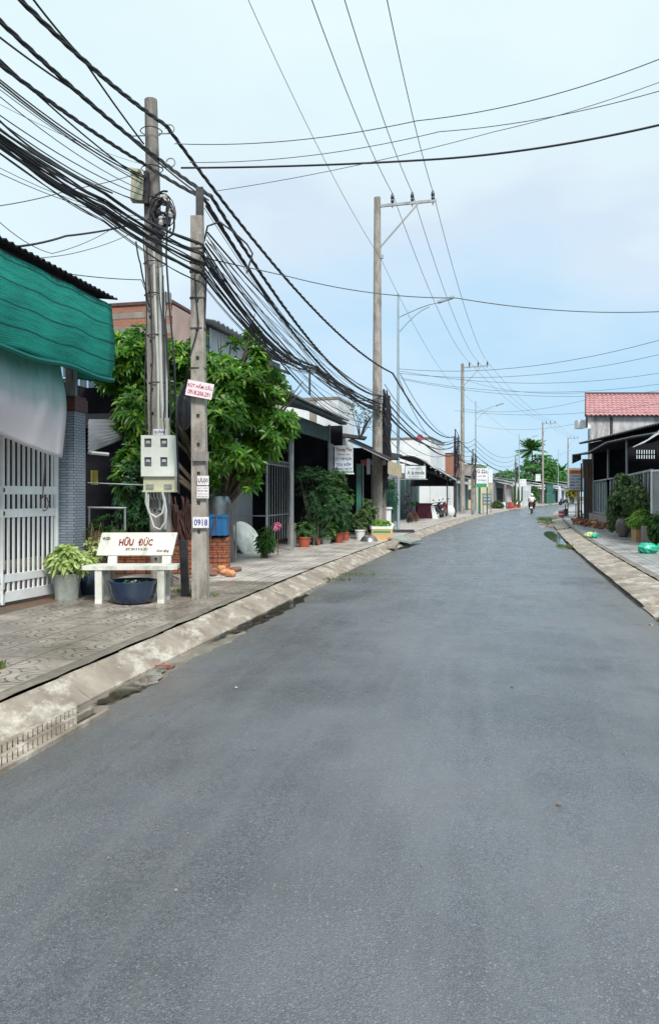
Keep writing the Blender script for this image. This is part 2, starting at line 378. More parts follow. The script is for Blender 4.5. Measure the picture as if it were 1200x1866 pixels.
    M['bark'] = pm('bark', (.13, .10, .075), (.07, .055, .04), .9, 7, .8, 25, sc=(1, 1, .3))
    M['husk'] = pm('coconut_husk', (.32, .10, .045), (.16, .06, .035), .85, 4, .6, 40)
    M['husk2'] = pm('pale_husk', (.62, .30, .14), (.45, .2, .1), .85, 6, .6, 40)
    M['green_bag'] = pm('green_plastic_bag', (.02, .42, .27), (.015, .30, .20), .3, 5, .3, 14)
    M['lime_bag'] = pm('lime_bag', (.30, .50, .12), (.6, .65, .5), .4, 9, .3, 14)
    M['black_bag'] = pm('black_plastic', (.012, .012, .016), (.025, .025, .03), .35, 6, .5, 16)
    M['fibreglass'] = pm('weathered_fibreglass', (.70, .75, .71), (.50, .56, .52), .6, 6, .3, 30, stain=(.20, .26, .19), stainamt=.75)
    M['blue_tank'] = pm('blue_plastic', (.025, .16, .36), (.02, .11, .28), .45, 4, .1, 20)
    M['steel'] = pm('brushed_steel', (.35, .36, .36), (.22, .23, .23), .3, 6, .1, 30, metal=.8)
    M['brick_low'] = brickmat('hollow_bricks', (.42, .13, .06), (.30, .10, .055), (.10, .055, .04), .19, .085, .012)
    M['brick_bare'] = brickmat('bare_brick', (.40, .14, .08), (.30, .11, .07), (.26, .19, .15), .2, .07, .012)
    M['brick_net'] = brickmat('brown_lattice', (.15, .05, .04), (.10, .04, .03), (.02, .02, .02), .12, .06, .012)
    M['tile_pillar'] = brickmat('slate_tiles', (.20, .235, .285), (.26, .30, .35), (.035, .045, .06), .16, .038, .0045, .4, .5, .3, .25)
    M['tile_cap'] = brickmat('maroon_cap', (.12, .045, .045), (.09, .035, .035), (.04, .02, .02), .13, .06, .005, .4)
    M['conc_raw'] = pm('raw_render', (.29, .26, .23), (.20, .18, .16), .9, 1.6, .5, 25, stain=(.11, .095, .08), stainamt=.6)
    M['conc_stain'] = pm('rain_stained_render', (.62, .61, .61), (.26, .25, .25), .9, .9, .5, 20, stain=(.08, .075, .075), stainamt=.9, sc=(2.2, 2.2, .8))
    M['wall_grey'] = pm('grey_wall', (.20, .22, .25), (.15, .165, .19), .85, 1.5, .2, 20, stain=(.08, .085, .09), stainamt=.5)
    M['wall_lav'] = pm('pale_lilac_wall', (.46, .43, .47), (.40, .37, .42), .8, 1.5, .1, 20)
    M['wall_white'] = pm('white_wall', (.74, .76, .77), (.64, .66, .68), .8, 1.2, .2, 20, stain=(.40, .40, .38), stainamt=.45)
    M['wall_cream'] = pm('cream_wall', (.62, .57, .40), (.52, .48, .34), .8, 1.2, .2, 20, stain=(.3, .27, .2), stainamt=.4)
    M['wall_pink'] = pm('faded_pink_wall', (.46, .33, .29), (.36, .26, .23), .85, 1.5, .2, 20, stain=(.2, .16, .13), stainamt=.4)
    M['wall_teal'] = pm('dark_teal_sheet', (.04, .12, .12), (.03, .09, .09), .6, 2, .2, 20)
    M['wall_dark'] = pm('dark_interior', (.020, .020, .027), (.012, .012, .016), .95, 2, .2, 20, spec=.1)  # near-black tone carries the interior shade; also dark bars and shutters
    M['tin'] = pm('weathered_tin', (.34, .36, .38), (.24, .25, .27), .55, 1.5, .1, 20, metal=.25, stain=(.17, .12, .09), stainamt=.5)
    M['tin_light'] = pm('pale_tin', (.52, .54, .56), (.42, .44, .46), .5, 1.5, .1, 20, metal=.15, stain=(.26, .23, .2), stainamt=.4)
    M['tin_dark'] = pm('dark_tin', (.035, .036, .044), (.02, .021, .027), .85, 2, .1, 20, spec=.2)
    M['tin_green'] = pm('dark_green_beam', (.035, .075, .07), (.025, .05, .05), .6, 2, .1, 20)
    M['tin_pink'] = pm('beige_tin', (.42, .36, .34), (.36, .31, .30), .6, 1.5, .1, 20, stain=(.2, .13, .11), stainamt=.5)
    M['tin_blue'] = pm('blue_grey_sheet', (.17, .25, .29), (.10, .16, .19), .6, 2, .1, 20, stain=(.08, .1, .1), stainamt=.5)
    M['roof_red'] = pm('red_tiles', (.52, .28, .29), (.36, .17, .18), .6, 4, .2, 30)
    M['green_door'] = pm('dark_green_paint', (.025, .14, .10), (.02, .09, .07), .5, 3, .1, 20)
    M['blue_frame'] = pm('blue_lattice_paint', (.30, .46, .62), (.22, .36, .52), .5, 3, .1, 20)
    M['glass'] = pm('dark_window_glass', (.04, .055, .07), (.07, .09, .1), .12, 1, 0)
    M['bright_pane'] = pm('pale_sheet', (.72, .78, .80), (.6, .66, .7), .5, 1, 0)
    m, t, b, o = newmat('glowing_sheet'); b.inputs['Base Color'].default_value = (.6, .66, .7, 1); b.inputs['Emission Color'].default_value = (.75, .85, .9, 1); b.inputs['Emission Strength'].default_value = .7; M['glow_sheet'] = m  # emission put in to stand for daylight behind the hall opening
    M['rubber'] = pm('rubber', (.02, .02, .02), None, .8, 10, 0)
    M['bike_body'] = pm('motorbike_paint', (.03, .03, .045), (.02, .02, .03), .25, 5, 0)
    M['bike_red'] = pm('red_motorbike_paint', (.25, .03, .04), None, .25, 5, 0)
    M['shirt'] = pm('pale_grey_shirt', (.62, .62, .60), (.5, .5, .5), .8, 10, .2, 30)
    M['trousers'] = pm('dark_trousers', (.03, .03, .04), None, .8, 10, .2, 30)
    M['skin'] = pm('skin', (.32, .18, .12), None, .5, 10, 0)
    M['helmet'] = pm('white_helmet', (.70, .70, .68), None, .25, 5, 0)
    M['tail'] = pm('red_lens', (.5, .02, .02), None, .2, 5, 0)
    M['pink_bucket'] = pm('pink_plastic', (.70, .10, .26), (.6, .08, .22), .4, 5, 0)
    M['red_plastic'] = pm('red_plastic', (.45, .04, .04), (.35, .03, .03), .4, 5, 0)
    M['green_plastic'] = pm('green_plastic', (.04, .45, .12), None, .4, 5, 0)
    M['red_cloth'] = pm('wine_cloth', (.20, .04, .07), (.13, .03, .05), .8, 5, .3, 20)
    M['yellow'] = pm('yellow_cloth', (.62, .50, .10), (.5, .38, .08), .8, 5, .1, 20)
    M['dish_red'] = pm('dark_red_dish', (.28, .03, .06), (.22, .02, .05), .5, 5, 0)
    M['dry'] = pm('dry_vine', (.22, .12, .08), (.13, .07, .05), .9, 8, .3, 20)
    M['soil'] = pm('potting_soil', (.05, .035, .025), None, .95, 12, .5, 40)
    M['carton'] = pm('carton_board', (.58, .38, .20), (.48, .30, .16), .8, 5, .1, 20)
    # leaves
    M['leaf_tree'] = leafmat('leaf_tree', (.028, .10, .014), (.10, .265, .03), (.42, .57, .08), .35, .4)
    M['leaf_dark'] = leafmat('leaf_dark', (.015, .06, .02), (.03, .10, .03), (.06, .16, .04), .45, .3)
    M['leaf_mid'] = leafmat('leaf_mid', (.03, .09, .02), (.06, .16, .035), (.12, .24, .05), .45, .35)
    M['leaf_lime'] = leafmat('leaf_lime', (.10, .24, .03), (.22, .40, .07), (.50, .58, .22), .45, .4)
    M['leaf_varieg'] = leafmat('leaf_variegated', (.26, .38, .10), (.60, .66, .32), (.85, .85, .60), .45, .35)
    M['leaf_far'] = leafmat('leaf_far', (.035, .13, .035), (.08, .24, .05), (.15, .34, .08), .6, .35)
    M['leaf_olive'] = leafmat('leaf_olive', (.045, .09, .03), (.09, .16, .05), (.18, .26, .09), .5, .35)
    M['grass'] = leafmat('grass_blades', (.08, .12, .03), (.14, .2, .05), (.24, .26, .1), .6, .3)
    M['petal'] = pm('pink_petals', (.75, .18, .35), (.7, .25, .4), .6, 20, 0)
    M['petal_y'] = pm('yellow_petals', (.75, .62, .08), (.7, .5, .05), .6, 20, 0)
    M['petal_w'] = pm('pale_petals', (.8, .55, .5), (.7, .3, .25), .6, 20, 0)
    # green shade net: woven bands, lets some light through
    m, t, b, o = newmat('green_net'); N = NT(t); uv = N.uv(); s = N.n('ShaderNodeSeparateXYZ'); N.l(uv, s.inputs[0])
    rw = N.m('FRACT', N.m('ADD', N.m('MULTIPLY', s.outputs[1], 34), N.m('MULTIPLY', N.noise(uv, 3, 3), 1.4)))
    f = N.noise(uv, 3, 5, .7, (.5, 5, 1)); g = N.noise(uv, 60, 3, .6, (.5, 1, 1))
    col = N.mix(N.mapr(f, .3, .7, 0, 1), (.006, .22, .18), (.02, .50, .39)); col = N.mix(N.m('MULTIPLY', N.m('GREATER_THAN', rw, .55), N.mapr(g, .35, .6, .0, .5)), col, (.06, .66, .54))
    bd = N.m('FRACT', N.m('MULTIPLY', s.outputs[1], 3.6)); col = N.mix(N.m('MULTIPLY', N.m('LESS_THAN', N.m('ADD', bd, N.m('MULTIPLY', f, .05)), .11), .7), col, (.002, .06, .06))
    N.l(col, b.inputs['Base Color']); b.inputs['Roughness'].default_value = .6; N.bump(N.m('ADD', N.m('ADD', rw, g), N.m('MULTIPLY', f, 1)), .5, .01, b)
    tr = N.n('ShaderNodeBsdfTranslucent'); N.l(col, tr.inputs[0]); ms = N.n('ShaderNodeMixShader'); ms.inputs[0].default_value = .35
    N.l(b.outputs[0], ms.inputs[1]); N.l(tr.outputs[0], ms.inputs[2]); N.l(ms.outputs[0], o.inputs[0]); M['green_net'] = m
    # translucent white curtain, turning green towards its top
    m, t, b, o = newmat('curtain'); N = NT(t); uv = N.uv(); s = N.n('ShaderNodeSeparateXYZ'); N.l(uv, s.inputs[0])
    f = N.noise(uv, 3, 4, .6, (3, 1, 1)); e = N.m('ADD', s.outputs[1], N.m('MULTIPLY', f, .4))
    col = N.mix(N.mapr(e, .55, 1.1, 0, .95), (.74, .71, .74), (.16, .50, .44)); N.l(col, b.inputs['Base Color']); b.inputs['Roughness'].default_value = .6
    tr = N.n('ShaderNodeBsdfTranslucent'); N.l(col, tr.inputs[0]); ms = N.n('ShaderNodeMixShader'); ms.inputs[0].default_value = .4
    N.l(b.outputs[0], ms.inputs[1]); N.l(tr.outputs[0], ms.inputs[2]); N.l(ms.outputs[0], o.inputs[0]); M['curtain'] = m
    # puddle water
    m, t, b, o = newmat('puddle'); N = NT(t); b.inputs['Base Color'].default_value = (.06, .055, .045, 1); b.inputs['Roughness'].default_value = .05
    tp = N.n('ShaderNodeBsdfTransparent'); tp.inputs[0].default_value = (.6, .57, .5, 1); ms = N.n('ShaderNodeMixShader'); N.l(N.mapr(N.noise(N.pos(), 4, 5, .65), .40, .52, .12, .95), ms.inputs[0]); N.l(tp.outputs[0], ms.inputs[1]); N.l(b.outputs[0], ms.inputs[2]); N.l(ms.outputs[0], o.inputs[0])
    b.inputs['Specular IOR Level'].default_value = .9; M['puddle'] = m
mk()
# ---------------------------------------------------------------- setting
def strip(name, y0, y1, prof, mat, step=1.0, jit=None, kind='structure', label=None, cat=None):
    m = MB(); ys = []; y = y0
    while y < y1-1e-6: ys.append(y); y += step*(1 if y < 50 else 3)
    ys.append(y1); uvs = []; s = 0; W = len(prof); pv = None
    for i, y in enumerate(ys):
        q = rd(y, 0)
        if pv is not None: s += (q-pv).length
        pv = q; c = 0; pd = None
        for j, (d, z) in enumerate(prof):
            dd = d+(jit(j, y) if jit else 0)
            if pd is not None: c += math.hypot(d-pd[0], z-pd[1])
            pd = (d, z); m.v.append(rd(y, dd, z)); uvs.append((s, c))
    for i in range(len(ys)-1):
        for j in range(W-1): a = i*W+j; m.f.append((a, a+1, a+W+1, a+W))
    m.uv = uvs
    o = m.build(name, mat, origin=(0, 0, 0)); return tag(o, label, cat, None, kind)
gm = MB(); gm.add([(-700, -300, -.06), (700, -300, -.06), (700, 1100, -.06), (-700, 1100, -.06)], [(0, 1, 2, 3)])
tag(gm.build('ground', M['earth'], origin=(0, 0, 0)), kind='structure')
crown = [(0, 0), (1.2, .02), (2.5, .035), (3.8, .02), (ROADW-.02, 0)]
def rj(j, y):
    if j == 0: return .24*min(1, max(0, (16-y)/8))+.05*math.sin(y*2.3)*math.sin(y*.9+1)+.018*math.sin(y*11.3)+.014*math.sin(y*23.1+1)+.01*math.sin(y*41)
    if j == 4: return .02*math.sin(y*3.3)+.012*math.sin(y*13)
    return 0
strip('road', -14, 215, crown, M['asphalt'], .12, rj)
strip('gutter', -14, 215, [(-.03, .0), (.02, -.012), (.30, -.016), (.45, -.02)], M['gutter_concrete'], 1)
strip('gutter', -14, 215, [(ROADW-.30, -.02), (ROADW-.05, -.012), (ROADW+.06, .0)], M['gutter_concrete'], 1)
def kw(y): return .26+.20*min(1, max(0, (y-5.3)/9.3))
def kerb(side):
    m = MB(); y = -14; rnd = random.Random(3 if side < 0 else 5)
    while y < 210:
        L = 1.0 if y < 60 else 3.0
        gap = (.004 if y < 17 else .006) if side < 0 else rnd.choice((.008, .014, .02))
        broken = side > 0 and 10.75 < y < 11.9
        q_ = 1 if side > 0 or y > 17 else .25
        dz = q_*rnd.uniform(-.008, .008) + (-.05 if broken else 0); dd = q_*rnd.uniform(-.012, .012)
        w = kw(y) if side < 0 else .58
        yy = [y+gap, y+L*.5, y+L-gap]
        for k in range(2):
            vs = []
            for yk in (yy[k], yy[k+1]):
                if side < 0:
                    for d, z in ((0+dd, -.03), (0+dd, .012+dz), (-.03+dd, .03+dz), (-w+.03, PZ-.004+dz), (-w, PZ-.004), (-w, -.03)): vs.append(rd(yk, d, z))
                else:
                    for d, z in ((w, -.03), (w, PZ-.004), (w-.03, PZ-.002+dz), (.04+dd, .095+dz), (-.02+dd, .075+dz), (.05+dd, -.03)): vs.append(rd(yk, ROADW+d, z))
            n = 6
            m.add(vs, [(i, (i+1) % n, (i+1) % n+n, i+n)[::-1] for i in range(n)]+[tuple(range(n)), tuple(range(n, 2*n))[::-1]])
        y += L
        if side > 0 and 34 < y < 36: y += 1.5
    o = m.build('kerb', M['kerb_concrete'], origin=(0, 0, 0)); bpy.context.view_layer.update(); tag(o, kind='structure')
    bm = bmesh.new(); bm.from_mesh(o.data); bmesh.ops.recalc_face_normals(bm, faces=bm.faces); bm.to_mesh(o.data); bm.free()
kerb(-1); kerb(1)
def pj(j, y): return (.46-kw(y))+((-.016+.02*math.sin(y*3.1)*math.sin(y*7.7+2)+.008*math.sin(y*19)) if j == 0 else 0)
# left pavement: ring pavers near, row pavers farther on
def pj2(j, y): return 0
strip('pavement', -14, 12.6, [(-.475, PZ), (-.62, PZ)], M['gutter_concrete'], .25, pj)
strip('pavement', -14, 12.6, [(-.62, PZ), (-2.72, PZ)], M['paver_rings'], .5, lambda j, y: (.46-kw(y)) if j == 0 else 0)
strip('pavement', 12.6, 215, [(-.475, PZ), (-3.35, PZ)], M['paver_rows'], .5, lambda j, y: pj(0, y) if j == 0 else 0)
strip('pavement', -14, 215, [(ROADW+.60, PZ), (ROADW+.76, PZ)], M['gutter_concrete'], .25, lambda j, y: (.016+.02*math.sin(y*2.7)*math.sin(y*6.1)) if j == 0 else 0)
strip('pavement', -14, 215, [(ROADW+.76, PZ), (ROADW+4.2, PZ)], M['paver_right'], .5)
strip('yard_ground', -14, 12.6, [(-2.72, PZ), (-5.0, PZ+.01), (-30, PZ)], M['red_dirt'], 1)
strip('yard_ground', 12.6, 215, [(-3.35, PZ), (-5.0, PZ+.01), (-30, PZ)], M['earth'], 1)
strip('yard_ground', -14, 215, [(ROADW+4.2, PZ), (ROADW+30, PZ)], M['earth'], 1)
# puddles
def puddle(pts, label, z=.006):
    dn = []; n_ = len(pts)
    for i in range(n_):
        for k in range(8):
            q = pts[i].lerp(pts[(i+1) % n_], k/8); dn.append(q+Vector((.028*math.sin(q.y*9+q.x*5)+.016*math.sin(q.y*29), .03*math.sin(q.x*17+q.y*13), 0)))
    pts = dn; m = MB(); m.v = [Vector((p.x, p.y, z)) for p in pts]; m.f = [tuple(range(len(pts)))]
    n = (m.v[1]-m.v[0]).cross(m.v[2]-m.v[1])
    if n.z < 0: m.f = [tuple(range(len(pts)))[::-1]]
    o = m.build('puddle', M['puddle']); tag(o, None, None, None, 'structure'); return o
puddle([rd(y, d+.02*math.sin(y*5)) for y, d in ((8.3, .03), (8.8, .10), (9.4, .2), (10, .25), (10.8, .27), (11.6, .22), (12.4, .12), (12.6, .03), (11, .015), (9.5, .015))], '')
puddle([rd(y, d) for y, d in ((5.85, .1), (6.0, .18), (6.4, .27), (6.9, .2), (7.3, .1), (6.6, .05), (6, .04))], '')
puddle([rd(y, ROADW+d) for y, d in ((23.5, -.02), (24.5, -.15), (26.5, -.32), (29, -.5), (32, -.62), (34, -.6), (35.5, -.4), (35, -.2), (31, -.04), (27, -.02))], '', .022)
puddle([rd(y, d) for y, d in ((22.5, .02), (23.5, .3), (24.6, .25), (25, .03))], '', .014)
# ---------------------------------------------------------------- foliage
def leaves(blobs, n, L, W, seed=1, k=5, shell=.45, up=.35, droop=.35, gap=.0, gsc=1.0):
    """rosettes of k folded leaves scattered through ellipsoids; blobs: (centre, radii, weight)"""
    rg = np.random.default_rng(seed); ws = np.array([b[2] for b in blobs], float); ws /= ws.sum()
    m = MB(); V = []; Fc = []
    ph = rg.uniform(0, 6, 6); cnt = 0; tries = 0
    while cnt < n and tries < n*6:
        tries += 1
        b = blobs[rg.choice(len(blobs), p=ws)]
        d = rg.normal(size=3); d /= np.linalg.norm(d); r = shell+(1-shell)*rg.random()**.6
        c = np.array(b[0]); p = c+d*r*np.array(b[1])
        if gap:
            q = p*gsc; g = math.sin(q[0]*2.1+ph[0])*math.sin(q[1]*1.7+ph[1])+math.sin(q[2]*2.6+ph[2])*math.sin((q[0]+q[2])*1.3+ph[3])
            if g > 1.0-gap and r > .35: continue
        cnt += 1
        ax = d*.8+np.array([0, 0, up])+rg.normal(size=3)*.25; ax /= np.linalg.norm(ax)
        t1 = np.cross(ax, [0.3, .2, 1.]); t1 /= np.linalg.norm(t1)+1e-9; t2 = np.cross(ax, t1)
        a0 = rg.uniform(0, 6.28)
        for i in range(k):
            a = a0+i*6.283/k+rg.uniform(-.3, .3); e = t1*math.cos(a)+t2*math.sin(a)
            dr = e*.85+ax*rg.uniform(.1, .7); dr /= np.linalg.norm(dr)
            l = L*rg.uniform(.65, 1.15); w = W*rg.uniform(.7, 1.15)
            sd_ = np.cross(dr, ax); sd_ /= np.linalg.norm(sd_)+1e-9; nn = np.cross(sd_, dr)
            tip = p+dr*l-np.array([0, 0, droop*l]); m1 = p+dr*l*.4-nn*w*.08; m2 = p+dr*l*.75-np.array([0, 0, droop*l*.4])
            o = len(V)
            V += [p, m1+sd_*w*.5+nn*w*.15, m2+sd_*w*.38+nn*w*.1, tip, m2-sd_*w*.38+nn*w*.1, m1-sd_*w*.5+nn*w*.15]
            Fc += [(o, o+1, o+2, o+3), (o, o+3, o+4, o+5)]
    m.v = [Vector(x) for x in V]; m.f = Fc
    return m
def limbs(base, tips, r0, bend=.2, seed=0, fork=.35, n=7):
    rn = random.Random(seed); m = MB(); base = Vector(base); c = sum((Vector(t) for t in tips), Vector())/len(tips)
    fk = base.lerp(Vector((c.x, c.y, base.z+(c.z-base.z)*fork)), 1); fk = Vector((base.x+(c.x-base.x)*fork, base.y+(c.y-base.y)*fork, base.z+(c.z-base.z)*fork))
    m.tube([base, base.lerp(fk, .5)+Vector((rn.uniform(-.05, .05), rn.uniform(-.05, .05), 0)), fk], [r0*1.15, r0, r0*.85], n)
    for t in tips:
        t = Vector(t); mid = fk.lerp(t, .5)+Vector((rn.uniform(-bend, bend), rn.uniform(-bend, bend), rn.uniform(0, bend)))
        m.tube([fk, mid, t], [r0*.6, r0*.4, r0*.12], 5)
        for q in range(2):
            t2 = t+Vector((rn.uniform(-.5, .5), rn.uniform(-.5, .5), rn.uniform(-.2, .5)))*(t-fk).length*.22
            m.tube([mid, mid.lerp(t2, .6)+Vector((0, 0, .05)), t2], [r0*.3, r0*.2, r0*.07], 4)
    return m
def tree(name, label, cat, base, blobs, n, L, W, mat, r0, group=None, seed=1, k=5, gap=.3, gsc=1, shell=.4, up=.35, droop=.35, fork=.35):
    t = thing(name, label, cat, base, group)
    tips = [Vector(b[0])+Vector((0, 0, b[1][2]*.3)) for b in blobs]
    limbs(base, tips, r0, seed=seed, fork=fork).build('trunk' if name not in ('potted_plant', 'shrub', 'bush') else 'stem', M['bark'], t, True)
    leaves(blobs, n, L, W, seed, k, shell, up, droop, gap, gsc).build('crown' if name not in ('potted_plant', 'shrub', 'bush') else 'foliage', M[mat], t)
    return t
# ---------------------------------------------------------------- concrete poles
def pole_mesh(h, w0, w1, d0, d1, holes=True, z0=1.6, step=.42, hw=.05, hh=.09):
    """tapered rectangular pole with real recesses on the two broad faces; local, base at 0"""
    m = MB(); W = lambda z: w0+(w1-w0)*z/h; D = lambda z: d0+(d1-d0)*z/h
    zs = [0]; cells = []; z = z0
    while z < h-.3: cells.append((z, z+hh)); z += step
    cuts = [0]+[q for c in cells for q in c]+[h]
    for side in (-1, 1):
        for i in range(len(cuts)-1):
            a, b = cuts[i], cuts[i+1]; isH = holes and i % 2 == 1
            xs = lambda z: [-W(z)/2, -hw/2, hw/2, W(z)/2]
            for j in range(3):
                q = [(xs(a)[j], side*D(a)/2, a), (xs(a)[j+1], side*D(a)/2, a), (xs(b)[j+1], side*D(b)/2, b), (xs(b)[j], side*D(b)/2, b)]
                if side > 0: q = q[::-1]
                if isH and j == 1:
                    r = [(p[0], p[1]-side*.045, p[2]) for p in q]
                    m.add(q+r, [(4, 5, 6, 7), (0, 1, 5, 4), (1, 2, 6, 5), (2, 3, 7, 6), (3, 0, 4, 7)])
                else: m.add(q, [(0, 1, 2, 3)])
        m.add([(side*w0/2, -d0/2, 0), (side*w0/2, d0/2, 0), (side*w1/2, d1/2, h), (side*w1/2, -d1/2, h)], [(0, 1, 2, 3) if side > 0 else (3, 2, 1, 0)])
    m.add([(-w1/2, -d1/2, h), (w1/2, -d1/2, h), (w1/2, d1/2, h), (-w1/2, d1/2, h)], [(0, 1, 2, 3)])
    return m
def xform(m, mat): m.v = [mat @ v for v in m.v]; return m
# pole by the bench (nearest)
B0 = G(366, 1090); A0 = Vector((-2.66, 12.2, PZ))
A0.x = (297-600)/FP*A0.y
t = thing('utility_pole', 'shorter rectangular concrete pole in front, right of the bench, with pasted flyers', 'utility pole', B0, 'concrete poles near the bench')
poleB = t
Hb = (HOR-395)/FP*B0.y+EYE-PZ
xform(pole_mesh(Hb, .215, .165, .17, .13, True, .9, .40, .045, .06), Matrix.Translation(B0) @ Matrix.Rotation(R(-3), 4, 'Z') @ Matrix.Rotation(R(-.55), 4, 'Y')).build('shaft', M['pole2'], t)
m = MB(); q = P(361, 400, B0.y); m.box((q.x+.02, q.y+.02, q.z+.0), (.10, .08, .9)); m.build('extension_bracket', M['steel_dark'], t)
for v in (455, 480, 497, 545, 600, 672): m = MB(); c = P(358+ (v-450)*.01, v, B0.y); m.box((c.x+.01, c.y+.01, c.z), (.20, .165, .025)); m.build('strap', M['steel_dark'], t)
for v0, v1, u0, u1, wd, mt in ((823, 840, 350, 379, '', 'paper'), (867, 884, 358, 379, 'ỰỰ|0', 'paper'), (886, 908, 357, 379, '', 'paper'), (942, 962, 350, 379, '0918', 'paper')):
    y = B0.y-.128; c = P((u0+u1)/2+1.5, (v0+v1)/2, y); w_ = (u1-u0)/FP*y; h_ = (v1-v0)/FP*y
    mm = MB(); mm.box((c.x, c.y-.002, c.z), (w_, .003, h_), rx=R(.0)); pp = mm.build('flyer', M['paper' if v0 != 823 else 'pole'], t)
    if v0 == 886:
        for i, (ln, mt2) in enumerate((('RÚT HẦM', 'pink_paint'), ('0918 206', 'black_paint'), ('THÔNG CỐNG', 'pink_paint'), ('0918 206 291', 'black_paint'))):
            text(ln, M[mt2], pp, c+Vector((0, -.002, .06-.04*i)), (1, 0, 0), (0, 0, 1), .022, w_*.85)
    elif wd: text(wd, M['blue_paint' if v0 == 942 else 'black_paint'], pp, c+Vector((0, -.002, 0)), (1, 0, 0), (0, 0, 1), h_*.6, w_*.85, off=.02)
# tall pole behind the bench
t = thing('utility_pole', 'tall round-topped concrete pole behind the bench carrying the meter box', 'utility pole', A0, 'concrete poles near the bench')
poleA = t
Ha = (HOR-182)/FP*A0.y+EYE-PZ
lean = math.atan((297-275)/FP*A0.y/Ha)
TA = Matrix.Translation(A0) @ Matrix.Rotation(-lean, 4, 'Y')
m = MB()
m.tube([TA @ Vector((0, 0, z)) for z in (0, 1, 2, 3, 4, 5, 6, 7, Ha)], [.165-.0085*z for z in (0, 1, 2, 3, 4, 5, 6, 7, Ha)], 14); m.build('shaft', M['pole'], t, True)
m = xform(pole_mesh(Ha-1.6, .17, .12, .10, .08, True, .4, .38, .035, .06), TA @ Matrix.Translation((-.06, -.14, 0)) @ Matrix.Rotation(R(-.45), 4, 'X')); m.build('splice_post', M['pole'], t)
m = MB()
for dx, r, a, b in ((.03, .022, 1.2, 5.4), (.10, .028, .9, 5.0), (.17, .016, 1.3, 4.6)):
    m.tube([TA @ Vector((dx+.012*math.sin(z*2+dx*40), -.2+.01*z, z)) for z in np.linspace(a, b, 12)], r, 6)
m.build('conduit', M['pvc'], t, True)
for z in (2.0, 3.2, 3.95, 4.6, 5.1, 5.5, 6.1, 6.6, 7.2): m = MB(); m.tube([TA @ Vector((.17*math.cos(a)-.0, .17*math.sin(a)-.03, z+.006*math.sin(3*a))) for a in np.linspace(0, 6.28, 14)], .009, 4); m.build('strap', M['steel_dark'], t)
for z in (7.15, 6.62):                    # open pigtail hooks
    m = MB(); m.tube([TA @ Vector((.12+.16*s, -.05, z)) for s in (0, .5, 1)]+[TA @ Vector((.30+.07*math.sin(a), -.05, z+.07-.07*math.cos(a))) for a in np.linspace(0.3, 4.6, 9)], .011, 5); m.build('hook', M['galv'], t)
m = MB(); m.tube([TA @ Vector((-.3, 0, 7.15)), TA @ Vector((.1, 0, 7.15))], .012, 5); m.build('bolt', M['galv'], t)
m = MB()
m.box(TA @ Vector((.2, -.05, 4.55)), (.1, .1, .16)); m.build('bracket', M['galv'], t)
for z, dx in ((6.05, .22), (5.85, .30), (5.72, .16)):
    mm = MB(); c = TA @ Vector((dx, -.18, z)); mm.lathe([(0.01, -.09), (.05, -.08), (.07, -.03), (.045, 0), (.06, .04), (.03, .09), (.01, .1)], c, 10); mm.build('insulator', M['porcelain'], t, True)
m = MB(); rn = random.Random(4)
for i in range(16):
    c = TA @ Vector((.18, -.14, 5.85)); r1 = rn.uniform(.1, .3); tl = rn.uniform(-.5, .5); ph = rn.uniform(0, 6)
    m.tube([c+Vector((r1*.7*math.cos(a+ph)+rn.uniform(-.01, .01), -.05+.05*math.sin(a*2), r1*math.sin(a+ph)+tl*.3)) for a in np.linspace(0, rn.uniform(3, 6.2), 12)], rn.choice((.008, .012, .016)), 4)
for i in range(8):
    m.ico(TA @ Vector((rn.uniform(.05, .25), -.2, rn.uniform(5.4, 5.75))), rn.uniform(.04, .08), 1, j=.2)
m.build('cable_coil', M['cable'], t)
# junction box on the tall pole
jb = thing('junction_box', 'small dirty pale metal box strapped high on the tall pole', 'box', P(252, 370, 12.0))
m = MB(); c = P(252, 343, 12.0); m.box(c, (.19, .16, .42), ry=R(3)); m.box(c+Vector((-.03, -.06, .24)), (.17, .12, .05), ry=R(10)); m.build('casing', M['cream_plastic'], jb)
m = MB(); m.box(c+Vector((.13, .0, 0)), (.07, .12, .5)); m.build('mounting_rail', M['steel_dark'], jb)
# meter box
yb = A0.y-.42; mb = thing('electric_meter_box', 'white four-window electric meter box strapped to the pole behind the bench', 'meter box', P(288, 897, yb))
def pb(m, u0, u1, v0, v1, y0, y1): a = P(u0, v1, yb); b = P(u1, v0, yb); m.b(a.x, b.x, yb+y0, yb+y1, a.z, b.z)
m = MB()
pb(m, 257, 318, 793, 799, 0, .24); pb(m, 257, 318, 862, 868, 0, .24); pb(m, 257, 263, 799, 862, 0, .24); pb(m, 312, 318, 799, 862, 0, .24); pb(m, 276, 292, 799, 862, 0, .24)
pb(m, 263, 276, 815, 833, 0, .24); pb(m, 292, 312, 815, 833, 0, .24); pb(m, 263, 276, 850, 862, 0, .24); pb(m, 292, 312, 850, 862, 0, .24); pb(m, 305, 312, 799, 815, .0, .24); pb(m, 305, 312, 833, 850, 0, .24)
m.build('front_cover', M['white_plastic'], mb)
m = MB(); pb(m, 260, 317, 862, 897, .05, .24); m.box(P(289, 895, yb)+Vector((0, .13, 0)), (.50, .27, .03)); m.build('lower_cover', M['cream_plastic'], mb)
for u0, u1, v0, v1 in ((263, 276, 799, 815), (292, 305, 799, 815), (263, 276, 833, 850), (292, 305, 833, 850)):
    m = MB(); pb(m, u0, u1, v0, v1, .03, .2); w_ = m.build('meter_window', M['meter_glass'], mb)
    m = MB(); pb(m, u0+3, u1-3, v0+4, v0+9, .018, .03); m.build('dial', M['pvc'], w_)
